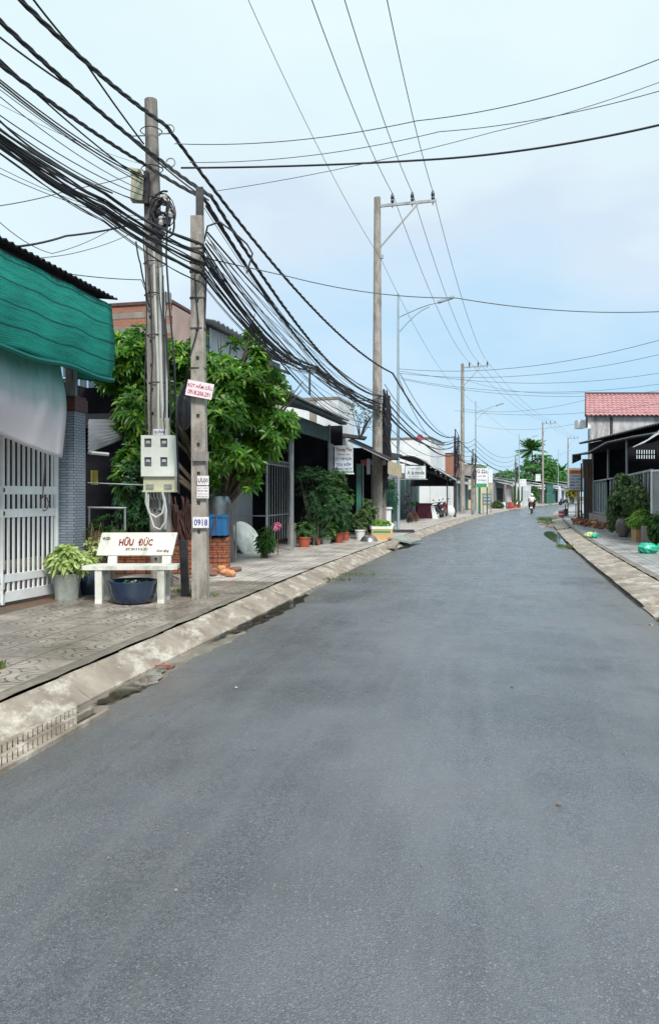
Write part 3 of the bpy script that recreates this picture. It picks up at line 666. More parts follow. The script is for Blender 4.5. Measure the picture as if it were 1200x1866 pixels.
for u0 in (265, 298):
    m = MB(); pb(m, u0, u0+14, 882, 891, .035, .06)
    for k in range(3): pb(m, u0, u0+14, 883+3*k, 884+3*k, .03, .036)
    m.build('louvre', M['pot_grey'], mb)
m = MB(); pb(m, 270, 300, 758, 793, .28, .42); m.build('rear_casing', M['cream_plastic'], mb)
m = MB()
for i in range(6):
    a = P(268+6*i, 897, yb+.12); m.tube([a, a+Vector((0, .03, -.08)), a+Vector((.02, .1, -.12))], .014, 5)
a = P(267, 897, yb+.1)
m.tube([P(267, 897, yb), P(266, 915, yb), P(272, 935, yb), P(285, 943, yb), P(296, 935, yb), P(300, 915, yb), P(296, 897, yb)], .02, 7)
m.tube([P(270, 897, yb+.05), P(270, 925, yb), P(280, 960, yb), P(292, 965, yb), P(302, 950, yb), P(303, 930, yb), P(299, 905, yb)], .018, 7)
m.build('conduit', M['pvc'], mb, True)
bn = thing('notice', 'small white card with blue writing taped above the meter box', 'notice', P(291, 795, yb+.2)); m = MB(); c = P(291, 787, yb+.2); m.box(c, (.2, .004, .09)); m.build('card', M['paper'], bn)
text('QUẢNG', M['blue_paint'], bn, c+Vector((0, -.003, 0)), (1, 0, 0), (0, 0, 1), .06, .18, off=.02)
gV = 'cables strapped down the tall pole'
rn = random.Random(31)
for k in range(5):
    x0 = (-.13, -.05, .13, .2, .24)[k]
    m = MB(); m.tube([TA @ Vector((x0+.03*math.sin(z*1.7+k)+rn.uniform(-.01, .01), -.22-.01*k, z)) for z in np.linspace(1.9+.2*k, 5.6-.25*k, 16)], (.009, .012, .008, .013, .008)[k], 5)
    tag(m.build('cable', M['cable']), ('leftmost', 'second from the left', 'middle', 'second from the right', 'rightmost')[k]+' of the five thin cables strapped down the tall pole', 'cable', gV)
# black bag of cable hung between poles
m = MB(); c = P(336, 745, 11.3); rn = random.Random(2)
m.ico(c, .30, 3, (.42, .35, 1.05), .03); m.ico(c+Vector((.02, 0, .2)), .18, 2, (.5, .5, 1), .05)
tag(m.build('cable_bag', M['black_bag'], smooth=True), 'black plastic bundle hanging between the two concrete poles', 'bag')
# small slanted advert board on the front pole
ab = thing('advert_board', 'white board with pink writing wired at a slant to the front pole', 'sign', P(363, 725, B0.y-.15))
c = P(364, 710, B0.y-.15); rr = Vector((math.cos(R(-11)), 0, math.sin(R(-11)))); uu = Vector((-rr.z, 0, rr.x))
m = MB(); m.box(c, (.365, .006, .215), ry=R(11)); m.build('board', M['paper_pink'], ab)
text('RÚT HẦM CẦU', M['pink_paint'], ab, c+uu*.05-Vector((0, .003, 0)), rr, uu, .07, .34, off=.015)
text('0918.206.291', M['pink_paint'], ab, c-uu*.05-Vector((0, .003, 0)), rr, uu, .06, .31, off=.015)
# ---------------------------------------------------------------- tall line poles with arms
T1 = Vector(((687-600)/FP*27, 27, PZ))
def tallpole(loc, h, label):
    t = thing('power_line_pole', label, 'utility pole', (0, 0, 0), 'tall power line poles with side arms')
    m = MB(); m.tube([(0, 0, z) for z in np.linspace(0, h, 8)], [.20-.085*z/h for z in np.linspace(0, h, 8)], 12); m.build('shaft', M['pole2'], t, True)
    m = MB(); m.beam((.1, -.05, h-.32), (2.05, -.05, h-.22), .07, .09); m.beam((.12, -.06, h-1.75), (1.42, -.06, h-.30), .05, .05); m.build('cross_arm', M['galv'], t)
    m = MB(); m.box((.15, -.05, h-2.1), (.12, .1, .12)); m.build('bracket', M['galv'], t)
    for x in (.53, 1.22, 1.93):
        m = MB(); zb = h-.27+.05*x/2
        m.lathe([(.012, -.16), (.02, -.1), (.015, 0), (.055, .04), (.06, .1), (.045, .14), (.065, .18), (.06, .26), (.04, .32), (.02, .36)], (x, -.05, zb), 10); m.build('insulator', M['insul'], t, True)
    t.location = loc; t.rotation_euler = (0, 0, -math.atan(slope(loc[1]))*.5); return t
hT = (HOR-360)/FP*27+EYE-PZ
tallpole(T1, hT, 'tallest concrete pole, behind the plants, with three dark insulators on its steel arm')
T2 = Vector(((842-600)/FP*61, 61, PZ)); tallpole(T2, hT, 'second tall power pole with a side arm, beyond the first street lamp')
T3 = Vector(((988-600)/FP*126, 126, PZ)); tallpole(T3, hT+1.6, 'third tall power pole, by the white board and the green steel cabinet')
T4 = Vector(((1034-600)/FP*159, 159, PZ)); tallpole(T4, hT+1.6, 'farthest tall power pole, just left of the tiled house')
# ---------------------------------------------------------------- street lamps
def lamp(loc, h, label):
    t = thing('street_lamp', label, 'street lamp', (0, 0, 0), 'street lamps along the left pavement')
    m = MB(); m.tube([(0, 0, 0), (0, 0, h*.5), (0, 0, h)], [.075, .06, .04], 10); m.box((0, 0, .02), (.3, .3, .03)); m.build('pole', M['lamp'], t, True)
    m = MB(); z1, z2 = h-1.0, h-1.65
    m.tube([(0+s*1.72, 0, z1+.62*math.sin(s*1.25)) for s in np.linspace(0, 1, 9)], .028, 6)
    m.tube([(s*1.3, 0, z2+1.08*math.sin(s*1.35)) for s in np.linspace(0, 1, 9)], .022, 6)
    m.beam((.42, 0, z2+.62), (.42, 0, z1+.28), .02); m.build('arm', M['lamp'], t, True)
    m = MB(); m.box((1.98, 0, z1+.70), (.66, .2, .09), ry=R(-16)); m.box((1.72, 0, z1+.6), (.16, .1, .1), ry=R(-16)); m.build('lamp_head', M['lamp'], t)
    m = MB(); m.box((2.0, 0, z1+.648), (.5, .16, .02), ry=R(-16)); m.build('lens', M['bright_pane'], t)
    t.location = loc; t.rotation_euler = (0, 0, -math.atan(slope(loc[1]))*.5); return t
lamp(Vector(((725-600)/FP*32, 32, PZ)), (HOR-535)/FP*32+EYE-PZ, 'nearest grey street lamp, right of the tallest pole')
lamp(Vector(((866-600)/FP*64, 64, PZ)), 9.3, 'second street lamp, beside the red and green shop sign')
lamp(Vector(((945-600)/FP*98, 98, PZ)), 9.3, 'third street lamp, left of the coconut palm')
lamp(Vector(((1016-600)/FP*146, 146, PZ)), 10.2, 'farthest street lamp, right of the round green tree')
# ---------------------------------------------------------------- low poles
def lowpole(u, y, h, label, fat=1.0, clutter=0, mat='pole'):
    loc = Vector(((u-600)/FP*y, y, PZ)); t = thing('utility_pole', label, 'utility pole', (0, 0, 0), 'low concrete cable poles')
    pole_mesh(h, .24*fat, .18*fat, .2*fat, .15*fat, True, 1, .5, .05, .07).build('shaft', M[mat], t)
    m = MB(); m.box((.03, 0, h+.25), (.07, .07, .6)); m.box((.12, -.1, h-.3), (.25, .05, .06)); m.build('bracket', M['steel_dark'], t)
    if clutter:
        rn = random.Random(int(u)); m = MB()
        for i in range(clutter):
            z = h-rn.uniform(0, 2.0); m.tube([Vector((.12+rn.uniform(-.1, .12), -.15-rn.uniform(0, .1), z+.5)), Vector((.2+rn.uniform(-.1, .1), -.2, z)), Vector((.1+rn.uniform(-.12, .1), -.16, z-rn.uniform(.3, 1.4)))], rn.choice((.01, .018, .03)), 5)
        for i in range(clutter//2):
            r1 = rn.uniform(.12, .3); z = h-rn.uniform(.2, 2.2); m.tube([Vector((.12+r1*.6*math.cos(a), -.17, z+r1*math.sin(a))) for a in np.linspace(0, 6.1, 12)], .012, 4)
        m.build('cable_clutter', M['cable'], t)
    t.location = loc
    return t
lowpole(697, 27.6, 4.7, 'low pole with a black mass of cables, against the tallest pole', 1.0, 60)
lowpole(828, 51, 5.3, 'thin black cable-wrapped pole at the corner of the arched awning', .7, 22, 'steel_dark')
lowpole(860, 58, 4.4, 'low pole with cables just left of the red and green sign', .9, 12)
lowpole(938, 94, 5.6, 'low pole standing at the potted cactus before the white wall', .9, 8)
# ---------------------------------------------------------------- wires
WN = [0]
def sagpts(p, q, sag, n=14): return [p.lerp(q, i/n)-Vector((0, 0, 4*sag*(i/n)*(1-i/n))) for i in range(n+1)]
def wire(pts, sags, r, label, group, mat='cable', ext=0, twist=0, cat='cable', exte=0, n=14, bulk=0, seed=0):
    pts = [P(*p) if not isinstance(p, Vector) else p for p in pts]
    if ext:   # carry the line on past the frame, towards the pole behind the camera
        d = (pts[0]-pts[1]); d.z *= .1; e = pts[0]+d.normalized()*ext; e.z = pts[0].z+(pts[0].z-pts[1].z)*.15; pts = [e]+pts; sags = [.0]+list(sags)
    if exte:
        d = (pts[-1]-pts[-2]); pts = pts+[pts[-1]+d.normalized()*exte]; sags = list(sags)+[0]
    path = []
    for i in range(len(pts)-1):
        s = sagpts(pts[i], pts[i+1], sags[i], n); path += s if i == 0 else s[1:]
    m = MB()
    if twist:
        dense = []
        for i in range(len(path)-1):
            L = (path[i+1]-path[i]).length; k = max(2, int(L/.16)) if path[i].y < 30 else 3
            dense += [path[i].lerp(path[i+1], j/k) for j in range(k)]
        dense.append(path[-1]); s = 0
        arcs = [0]
        for i in range(1, len(dense)): s += (dense[i]-dense[i-1]).length; arcs.append(s)
        for k in range(3):
            m.tube([dense[i]+Vector((math.cos(arcs[i]*6.28/.8+k*2.09), 0, math.sin(arcs[i]*6.28/.8+k*2.09)))*r*.75 for i in range(len(dense))], r*.62, 5)
    elif bulk:
        rn = random.Random(seed)
        for k in range(bulk):
            o1, o2 = rn.uniform(-1, 1), rn.uniform(-1, 1); f1, f2 = rn.uniform(.3, 1.2), rn.uniform(.3, 1.2)
            m.tube([p+Vector((o1*r*math.cos(i*f1*.5), 0, o2*r*math.sin(i*f2*.5+k))) for i, p in enumerate(path)], r*rn.uniform(.22, .4), 5)
    else: m.tube(path, r, 5)
    o = m.build('cable' if cat == 'cable' else 'power_line', M[mat], origin=pts[0], smooth=True)
    return tag(o, label, cat, group)
ya = A0.y-.25
# three high-voltage lines
XS = (.53, 1.22, 1.93)
def ins(T, k):
    if T.y > 100: T = T+Vector((0, 0, 1.6))
    a = -math.atan(slope(T.y))*.5; return T+Matrix.Rotation(a, 3, 'Z') @ Vector((XS[k], -.05, hT+.10))
st = ((565, -8, 15.4), (625, -8, 15.4), (703, -8, 15.4))
nm = ('left', 'middle', 'right')
for k in range(3):
    wire([P(*st[k]), ins(T1, k), ins(T2, k), ins(T3, k), ins(T4, k)], [.25, .9, 1.0, .6], .011, '%s one of the three overhead lines carried on the insulators of the tall poles' % nm[k], 'high overhead power lines', 'cable_g', ext=22, cat='power line')
wire([P(450, -5, 14.6), T1+Vector((.1, 0, hT-2.1)), T2+Vector((.1, 0, hT-2.4)), T3+Vector((.1, 0, hT-2.4))], [.3, .8, .9], .007, 'faint thin line left of the three, tied below the steel arm', 'high overhead power lines', 'cable_g', ext=20, cat='power line')
# twisted main cables
gA = 'thick twisted cables through the near poles'
wire([(38, 0, 8.5), (302, 228, 12.0), (715, 680, 26.8), (828, 795, 51), (939, 862, 94)], [.08, .55, .8, .8], .026, 'uppermost thick twisted cable, clamped under the tall pole top', gA, ext=14, twist=1)
wire([(0, 38, 8.2), (290, 290, 12.0), (385, 358, 10.9+.1), (697, 722, 27.4), (828, 805, 51)], [.05, .02, .7, .8], .024, 'second thick twisted cable, passing over the dark bracket of the front pole', gA, ext=14, twist=1)
wire([(0, 117, 8.2), (265, 300, 12.0), (372, 362, 11.0), (697, 735, 27.4), (828, 812, 51)], [.04, .02, .8, .8], .022, 'third thick twisted cable, below the second and crossing in front of the tall pole', gA, ext=14, twist=1)
wire([(62, 0, 8.8), (150, 105, 9.8), (262, 262, 11.9)], [.02, .02], .014, 'thin cable crossing the uppermost twisted one before the tall pole', gA, ext=12)
wire([(0, 68, 8.2), (160, 180, 10), (300, 305, 12), (380, 365, 11.2)], [.02, .02, .02], .012, 'thin cable running just beneath the second twisted one', gA, ext=12)
ORD = 'first second third fourth fifth sixth seventh eighth ninth tenth eleventh twelfth thirteenth fourteenth fifteenth sixteenth seventeenth eighteenth nineteenth twentieth'.split()
gB = 'thin telephone wires reaching the tall pole'
i = 0
for v0, v1, r, mt in ((108, 330, .011, 'cable'), (145, 322, .009, 'cable'), (150, 326, .011, 'cable'), (156, 336, .008, 'cable'), (163, 330, .005, 'cable_g'), (176, 350, .006, 'cable_g'), (190, 300, .003, 'cable_g'), (210, 358, .007, 'cable'), (222, 372, .008, 'cable'), (248, 368, .004, 'cable_g'), (316, 402, .005, 'cable_g'), (306, 396, .004, 'cable_g')):
    wire([(0, v0, 8.2), (262+3*(i % 3), v1, 12.0)], [.06+.02*(i % 3)], r, 'loose thin wire, %s from the top where the fan leaves the left edge' % ORD[i], gB, mt, ext=12, n=10); i += 1
# fat bundle past both poles
gC = 'black cable bundles through the front pole'
bl = ['topmost', 'upper', 'middle', 'lower', 'lowest']
for k, (v0, vm, v1, r, nb, ve) in enumerate(((234, 372, 446, .028, 5, 738), (248, 385, 464, .034, 6, 744), (258, 398, 480, .034, 6, 750), (268, 410, 498, .03, 5, 754), (280, 424, 514, .02, 3, 760))):
    wire([(0, v0, 6.9), (190, vm-20, 8.4+.2), (368, v1, B0.y-.2), (575, 668+k*3, 19.0), (697, ve, 27.3)], [.03, .06, .35, .1], r, bl[k]+' of the five black cable bundles sagging across the left of the sky', gC, ext=12, bulk=nb, seed=k, n=12)
wire([(697, 745, 27.3), (775, 810, 38), (828, 828, 51), (860, 845, 58), (938, 868, 94)], [.2, .3, .2, .5], .05, 'sagging bundle between the low poles, above the arched awning', gC, bulk=7, seed=9)
wire([(0, 220, 8.1), (90, 290, 9.3), (205, 352, 10.6)], [.03, .03], .012, 'single cable dropping into the sagging bundles', gC, ext=12)
# fans from the front pole towards the tallest pole
gD = 'thin cables fanning out beyond the front pole'
rn = random.Random(11)
fan = sorted([(rn.choice((375, 380, 425, 440, 445, 460, 470, 485, 495))+rn.uniform(-3, 3), 372+rn.uniform(0, 12), 694+rn.uniform(0, 8), 715+rn.uniform(0, 90), rn.uniform(.3, 1.1), rn.choice((.005, .007, .010, .014)), rn.choice(('cable', 'cable', 'cable_g'))) for _ in range(20)])
for k, (v0, u0, u1, v1, sg_, r_, mt_) in enumerate(fan):
    wire([(u0, v0, B0.y+.05), (u1, v1, 27.4)], [sg_], r_, 'thin cable to the tallest pole, %s from the top where it leaves the front pole' % ORD[k], gD, mt_, n=12)
for k, (a, b, s) in enumerate((((700, 700, 27.3), (828, 800, 51), .9), ((700, 715, 27.3), (828, 806, 51), .6), ((726, 690, 32), (828, 812, 51), 1.2), ((728, 680, 32), (828, 798, 51), .7), ((700, 790, 27.3), (760, 830, 42), .3), ((700, 770, 27.3), (828, 820, 51), .8))):
    wire([a, b], [s], .013, '%s cable sagging from the cable-laden pole or lamp towards the black pole' % ('uppermost left', 'second left', 'lower lamp-side', 'upper lamp-side', 'lowest short', 'third left')[k], 'cables over the awning shops')
for k in range(5):
    wire([(830, 800+k*7, 51), (864, 800+k*9, 62), (939, 828+k*8, 94), (985, 848+k*6, 126)], [.3, .9, .3], .016, 'drooping cable between the distant low poles, %s from the top' % ORD[k], 'distant drooping cables')
wire([(480, 600, 16), (582, 690, 21), (694, 745, 27.4)], [.1, .1], .016, 'cable leaving the bundle behind the leafy tree', gD)
# services crossing the road
gX = 'wires crossing high over the road'
wire([(318, 262, 12.1), (760, 220, 11.0), (1200, 108, 9.8)], [.12, .12], .007, 'highest thin wire crossing to the right', gX, 'cable_g', exte=8)
wire([(330, 306, 12.1), (800, 290, 11.0), (1200, 228, 9.8)], [.03, .06], .016, 'thick black cable crossing to the right', gX, exte=8)
wire([(345, 296, 12.1), (800, 240, 11.0), (1200, 166, 9.8)], [.12, .08], .006, 'thin wire crossing just above the thick black crossing cable', gX, 'cable_g', exte=8)
wire([(395, 348, 11.2), (900, 240, 10.4), (1200, 150, 9.8)], [.06, .04], .005, 'thin wire rising from the front pole bracket to the right', gX, 'cable_g', exte=8)
wire([(372, 470, 11), (530, 505, 14), (830, 543, 14), (1200, 568, 14)], [.0, .1, .1], .009, 'lowest of the near wires crossing, passing the street lamp head', gX, exte=8, mat='cable_g')
gY = 'wires crossing far down the road'
for k, (a, b, r) in enumerate((((725, 672, 32), (1200, 620, 26), .010), ((725, 680, 32), (1200, 646, 28), .009), ((728, 676, 32), (1200, 680, 30), .009), ((725, 688, 32), (1200, 700, 30), .008), ((735, 692, 32), (1200, 712, 34), .008), ((828, 748, 51), (1200, 735, 42), .010), ((840, 690, 60), (1068, 715, 46), .010), ((842, 745, 60), (1069, 728, 46), .010), ((865, 775, 64), (1069, 768, 50), .009))):
    wire([a, b], [.45], r, 'faint wire crossing above the far shops, %s from the top at its left end' % ORD[(0, 3, 1, 4, 6, 7, 2, 5, 8)[k]], gY, 'cable_g', exte=4 if b[0] == 1200 else 0)
gZ = 'slack wires over the left house'
wire([(25, 450, 9), (120, 430, 10), (245, 408, 12)], [.02, .02], .014, 'dark cable from the green-netted roof up to the tall pole', gZ)
wire([(0, 405, 8.5), (95, 462, 10), (215, 410, 11.8)], [.05, .05], .005, 'thin slack loop above the green-netted roof', gZ, 'cable_g')
wire([(0, 375, 8.6), (130, 345, 10.5), (245, 318, 12)], [.02, .02], .006, 'pale thin wire climbing to the small metal box', gZ, 'cable_g', ext=3)
wire([(70, 470, 10), (160, 455, 11), (240, 425, 12)], [.02, .02], .005, 'thin wire just above the net roof edge', gZ, 'cable_g')
wire([(110, 497, 11), (258, 510, 12.4), (272, 548, 13)], [.02, 0], .007, 'thin wire ending above the brick parapet', gZ)
# loose loops and drops at the poles
gL = 'loose cable ends hanging at the poles'
wire([P(372, 440, 10.8), P(378, 412, 10.7), P(400, 404, 10.7), P(428, 425, 10.7), P(450, 445, 10.8), P(460, 462, 10.8), P(449, 498, 10.8)], [0]*6, .013, 'stiff loose cable end arching off the front pole', gL, n=3)
wire([P(248, 440, 11.8), P(256, 480, 11.8), P(265, 520, 11.9), P(273, 560, 12)], [.05]*3, .013, 'loose cable hanging down the left of the tall pole', gL, n=4)
wire([P(306, 370, 11.9), P(303, 470, 11.9), P(309, 560, 11.8), P(318, 660, 11.7), P(322, 790, 11.7), P(326, 900, 11.8)], [0]*5, .016, 'black cable running down beside the tall pole', gL, n=4)
wire([P(376, 500, 10.7), P(373, 590, 10.7), P(352, 660, 10.7), P(335, 712, 11.1)], [.03]*3, .013, 'black cable curving over the face of the front pole', gL, n=5)
wire([P(355, 500, 10.6), P(362, 590, 10.6), P(345, 650, 10.6), P(330, 740, 11.1)], [.03]*3, .010, 'thinner cable curving behind the slanted board', gL, n=5)
# ================================================================ LEFT SIDE, NEAR
# gate
g0 = Vector((-3.86, 10.92, PZ)); gd = Vector((-.36, -1.15, 0)).normalized(); gn = Vector((gd.y, -gd.x, 0))
gate = thing('sliding_gate', 'white steel bar gate behind the hanging curtain, left of the tiled pillar', 'gate', g0+gd*2)
m = MB(); GT = 2.2
for z, h in ((.12, .13), (.36, .10), (1.20, .11), (1.50, .11), (GT, .06)): m.beam(g0+gd*.02+Vector((0, 0, z)), g0+gd*4.6+Vector((0, 0, z)), .04, h)
for s in (.03, 1.13, 1.23, 2.35, 3.5, 4.55): m.beam(g0+gd*s+Vector((0, 0, .03))-gn*.006, g0+gd*s+Vector((0, 0, GT+.06))-gn*.006, .055, .055)
m.build('gate_frame', M['white_metal'], gate)
m = MB()
for i in range(45):
    s = .12+i*.098
    m.beam(g0+gd*s+Vector((0, 0, .12)), g0+gd*s+Vector((0, 0, GT)), .022, .042)
m.build('bars', M['white_metal'], gate)
m = MB()
for z in (.2, .45, 1.2, 1.5):
    for s in (1.1, 1.26): m.box(g0+gd*s+Vector((0, 0, z))+Vector((.02, -.03, 0)), (.03, .03, .05))
m.build('hinge', M['rust'], gate)
m = MB(); a = g0+gd*.28; m.tube([a+Vector((.05, -.05, 2.35)), a+Vector((.03, -.06, 1.9)), a+Vector((.0, -.07, 1.4))], .008, 5); m.tube([a+Vector((.02+.06*math.cos(t), -.07, 1.32+.1*math.sin(t))) for t in np.linspace(0, 6.2, 10)], .008, 4)
tag(m.build('rope', M['dry']), 'thin frayed cord hanging down in front of the white gate', 'rope')
# pillar
pa = -math.atan(.22); PM = frp(Vector((-3.70, 11.02, PZ)), pa)
pil = thing('gate_pillar', 'square blue-grey tiled gate pillar with a maroon cap and a steel upright', 'pillar', PM.translation)
def pbuild(m, name, mat, par, ang, smooth=False):      # build with its own rotation so that brick patterns follow the wall
    c = par.location; o = MB(); o.v = [v.copy() for v in m.v]; o.f = m.f
    ob = o.build(name, mat, par, smooth); return ob
m = MB(PM); m.b(-.14, .14, -.15, .15, 0, 2.62); m.build('shaft', M['tile_pillar'], pil)
m = MB(PM); m.b(-.165, .165, -.175, .175, 2.62, 2.80); m.b(-.15, .15, -.16, .16, 2.80, 2.84); m.build('cap', M['tile_cap'], pil)
m = MB(PM); m.b(-.06, .02, -.05, .05, 2.84, 4.2); m.b(.05, .08, -.03, .03, 2.84, 4.2); m.build('steel_upright', M['galv'], pil)
# corner house behind the gate: eave, wall, roof
HA = -math.atan(.20)
EM = frp(Vector((-3.12, 11.05, 0)), HA)     # x: towards the road, y: along; origin at the far roof corner
ho = thing('corner_house', 'house at the far left under a dark corrugated roof, hung with green netting', 'house', EM @ Vector((-3, -3, PZ)))
m = MB(EM); m.b(-9, -3.4, -12, -.3, PZ, 4.3); m.build('wall', M['wall_lav'], ho)
m = MB(EM); m.sheet((-9, -13, 5.5), (-9, .05, 5.5), (.06, .05, 4.42), (.06, -13, 4.42), 1, 1, .016, 105, .012); m.build('roof', M['tin_dark'], ho)
m = MB(EM); m.b(-.12, -.05, -13, .0, 4.28, 4.36)
for y in (-12, -8, -4, -.1): m.beam((-3.4, y, 4.4), (-.1, y, 4.3), .06, .1)
m.b(-.85, -.77, -.35, -.25, 2.9, 4.3) if False else None
m.build('roof_beam', M['steel_dark'], ho)
m = MB(EM); m.b(-3.39, -3.33, -9, -7.5, PZ, 2.3); m.b(-3.39, -3.33, -5, -3.6, PZ, 2.3); m.build('door', M['wall_grey'], ho)
# net
net = MB(EM); W_ = 70; H_ = 16; uvs = []
for side in (0,):
    for j in range(H_+1):
        for i in range(W_+1):
            y = -12.5+12.5*i/W_; v = j/H_; zt = 4.33+.015*math.sin(i*1.3); zb = 3.17+.008*(y+12)+.02*math.sin(i*.9)
            z = zt+(zb-zt)*v; x = -.02+.05*math.sin(v*3.1)+.015*math.sin(i*.8+v*4)*v+.008*math.sin(i*2.1+v*7)
            net.v.append(EM @ Vector((x, y, z))); uvs.append((y, (1-v)*1.2))
for j in range(H_):
    for i in range(W_): a = j*(W_+1)+i; net.f.append((a, a+1, a+W_+2, a+W_+1))
o1 = len(net.v)      # the end of the net turns the corner at the far end
for j in range(H_+1):
    for i in range(9):
        v = j/H_; z = 4.36+(3.22-4.36)*v; net.v.append(EM @ Vector((-.02-i*.09, .02+.02*math.sin(i+v*5), z+(i*.012)))); uvs.append((i*.09, (1-v)*1.2))
for j in range(H_):
    for i in range(8): a = o1+j*9+i; net.f.append((a, a+9, a+10, a+1))
net.uv = uvs
nt_ = net.build('shade_net', M['green_net'], smooth=True); tag(nt_, 'green woven shade netting hanging from the dark roof edge at the far left', 'netting')
md = nt_.modifiers.new('thickness', 'SOLIDIFY'); md.thickness = .006
m = MB(EM); m.tube([(0.01+.01*math.sin(y*3), y, 3.16+.008*(y+12)+.02*math.sin(y*4)) for y in np.linspace(-12.5, 0, 60)], .035, 6); c_ = m.build('hem', M['green_net'], nt_)
# curtain: hangs behind the net, right edge at the pillar, hem sweeping down
cm = MB(EM); W_ = 60; H_ = 20; uvs = []
for j in range(H_+1):
    for i in range(W_+1):
        y = -6+5.1*i/W_; v = j/H_; zt = 3.35
        t = max(0, min(1, (y+3.6)/2.8)); zb = 2.70-.56*math.sin(t*math.pi/2)**.8 if y > -3.6 else 2.62
        zb += .04*math.sin(y*2.1); z = zt+(zb-zt)*v
        x = -.28+.03*math.sin(i*.62+1.4*math.sin(i*.21)+.8*math.sin(v*2.2))*(1-.5*v)+.007*math.sin(i*2.3+v*5+math.sin(i*.4)*3)+.08*math.sin(v*3.1)+.02*math.sin(v*7+i*.10)*v
        cm.v.append(EM @ Vector((x, y, z))); uvs.append((y, 1-v))
for j in range(H_):
    for i in range(W_): a = j*(W_+1)+i; cm.f.append((a, a+1, a+W_+2, a+W_+1))
cm.uv = uvs; cu_ = cm.build('curtain', M['curtain'], smooth=True); tag(cu_, 'translucent white plastic curtain sagging over the white gate below the green net', 'curtain')
md = cu_.modifiers.new('thickness', 'SOLIDIFY'); md.thickness = .004
# planter by the pillar
b = G(122, 1093)
pl = thing('potted_plant', 'cream and green leafed plant in a fluted grey pot by the pillar', 'potted plant', b)
m = MB(); m.lathe([(.15, 0), (.155, .03), (.15, .05), (.165, .2), (.20, .33), (.215, .36), (.195, .365), (.18, .33)], b, 28, flute=.02, fn=14); m.build('pot', M['pot_grey'], pl, True)
m = MB(); m.lathe([(.0, .0), (.185, 0)], b+Vector((0, 0, .325)), 16); m.build('soil', M['soil'], pl)
m = MB(); rn = random.Random(5)
for i in range(14): a = rn.uniform(0, 6.28); m.tube([b+Vector((0, 0, .32)), b+Vector((.1*math.cos(a), .1*math.sin(a), .45)), b+Vector((.26*math.cos(a), .2*math.sin(a), .6))], [.008, .006, .003], 4)
m.build('stem', M['bark'], pl)
leaves([(b+Vector((-.02, 0, .52)), (.26, .22, .14), 1), (b+Vector((.2, .05, .50)), (.16, .16, .12), .5), (b+Vector((.02, 0, .62)), (.16, .15, .12), .5)], 230, .12, .055, 3, 5, .3).build('foliage', M['leaf_varieg'], pl)
# dark ceramic pot behind the planter
b = G(150, 1086)+Vector((.02, .25, 0)); m = MB(); m.lathe([(.15, 0), (.2, .12), (.21, .25), (.18, .33), (.19, .35), (.16, .35)], b, 20)
dp = thing('potted_plant', 'dry brown vine in a dark pot between the pillar and the bench', 'potted plant', b); m.build('pot', M['blue_glaze'], dp, True)
m = MB(); rn = random.Random(8)
for i in range(34):
    a = rn.uniform(0, 6.28); h = rn.uniform(.25, .75); r_ = rn.uniform(.1, .35); p1 = b+Vector((0, 0, .3)); p2 = b+Vector((r_*math.cos(a)*.6, r_*math.sin(a)*.6, .3+h)); p3_ = p2+Vector((rn.uniform(-.15, .25), rn.uniform(-.1, .1), rn.uniform(-.45, -.1)))
    m.tube([p1, p2, p3_], [.008, .005, .003], 4)
m.build('stem', M['dry'], dp)
leaves([(b+Vector((.12, 0, .7)), (.2, .15, .15), 1)], 50, .08, .035, 9, 4, .3).build('foliage', M['leaf_varieg'], dp)
# ---- bench
BC = Vector((-2.66, 10.42, PZ)); BM = frp(BC, R(1.5))
be = thing('bench', 'weathered white terrazzo bench with red and black lettering on its back', 'bench', BC)
m = MB(BM)
m.prism([(-.62, -.25), (-.595, -.27), (.56, -.27), (.63, -.20), (.60, .19), (-.60, .19)], .445, .495); m.build('seat', M['bench'], be)
def legplate(x):
    m = MB(BM)
    # front leg, rear leg and the yoke between them, as one shaped slab
    for s in (-1, 1):
        ys = (-.20 if s < 0 else .16)
        pts = [(ys-.055, 0), (ys+.05, 0), (ys+.035, .05), (ys+.03-.02*s, .22), (ys+.05-.05*s, .36), (ys+.06-.07*s, .445), (ys-.055, .445), (ys-.045, .22), (ys-.04, .05)]
        if s > 0: pts = [(ys-.02, 0), (ys+.075, 0), (ys+.05, .06), (ys+.02, .25), (ys+.03, .445), (ys-.12, .445), (ys-.09, .36), (ys-.04, .22), (ys-.01, .06)]
        n = len(pts); vs = [(x-.045, p[0], p[1]) for p in pts]+[(x+.045, p[0], p[1]) for p in pts]
        m.add(vs, [tuple(range(n))[::-1], tuple(range(n, 2*n))]+[(i, (i+1) % n, (i+1) % n+n, i+n) for i in range(n)])
    m.b(x-.044, x+.044, -.15, .12, .37, .443)
    return m
for x in (-.40, .42): legplate(x).build('leg', M['bench'], be)
rk = R(-13)
for x in (-.32, .42):
    m = MB(BM); m.box((x, .20, .60), (.12, .055, .36), rx=rk); m.build('back_support', M['bench'], be)
m = MB(BM @ Matrix.Translation((0, .185, .60)) @ Matrix.Rotation(rk, 4, 'X'))
n = [(-.54, .0), (.50, .0), (.56, .32), (-.48, .32)]
m.add([(x, -.03, z) for x, z in n]+[(x, .03, z) for x, z in n], [(0, 1, 2, 3), (7, 6, 5, 4), (0, 4, 5, 1), (1, 5, 6, 2), (2, 6, 7, 3), (3, 7, 4, 0)])
bk = m.build('backrest', M['bench'], be)
bv = bk.modifiers.new('bevel', 'BEVEL'); bv.width = .008; bv.segments = 2
BB = BM @ Matrix.Translation((0, .185, .60)) @ Matrix.Rotation(rk, 4, 'X'); r3 = BB.to_3x3()
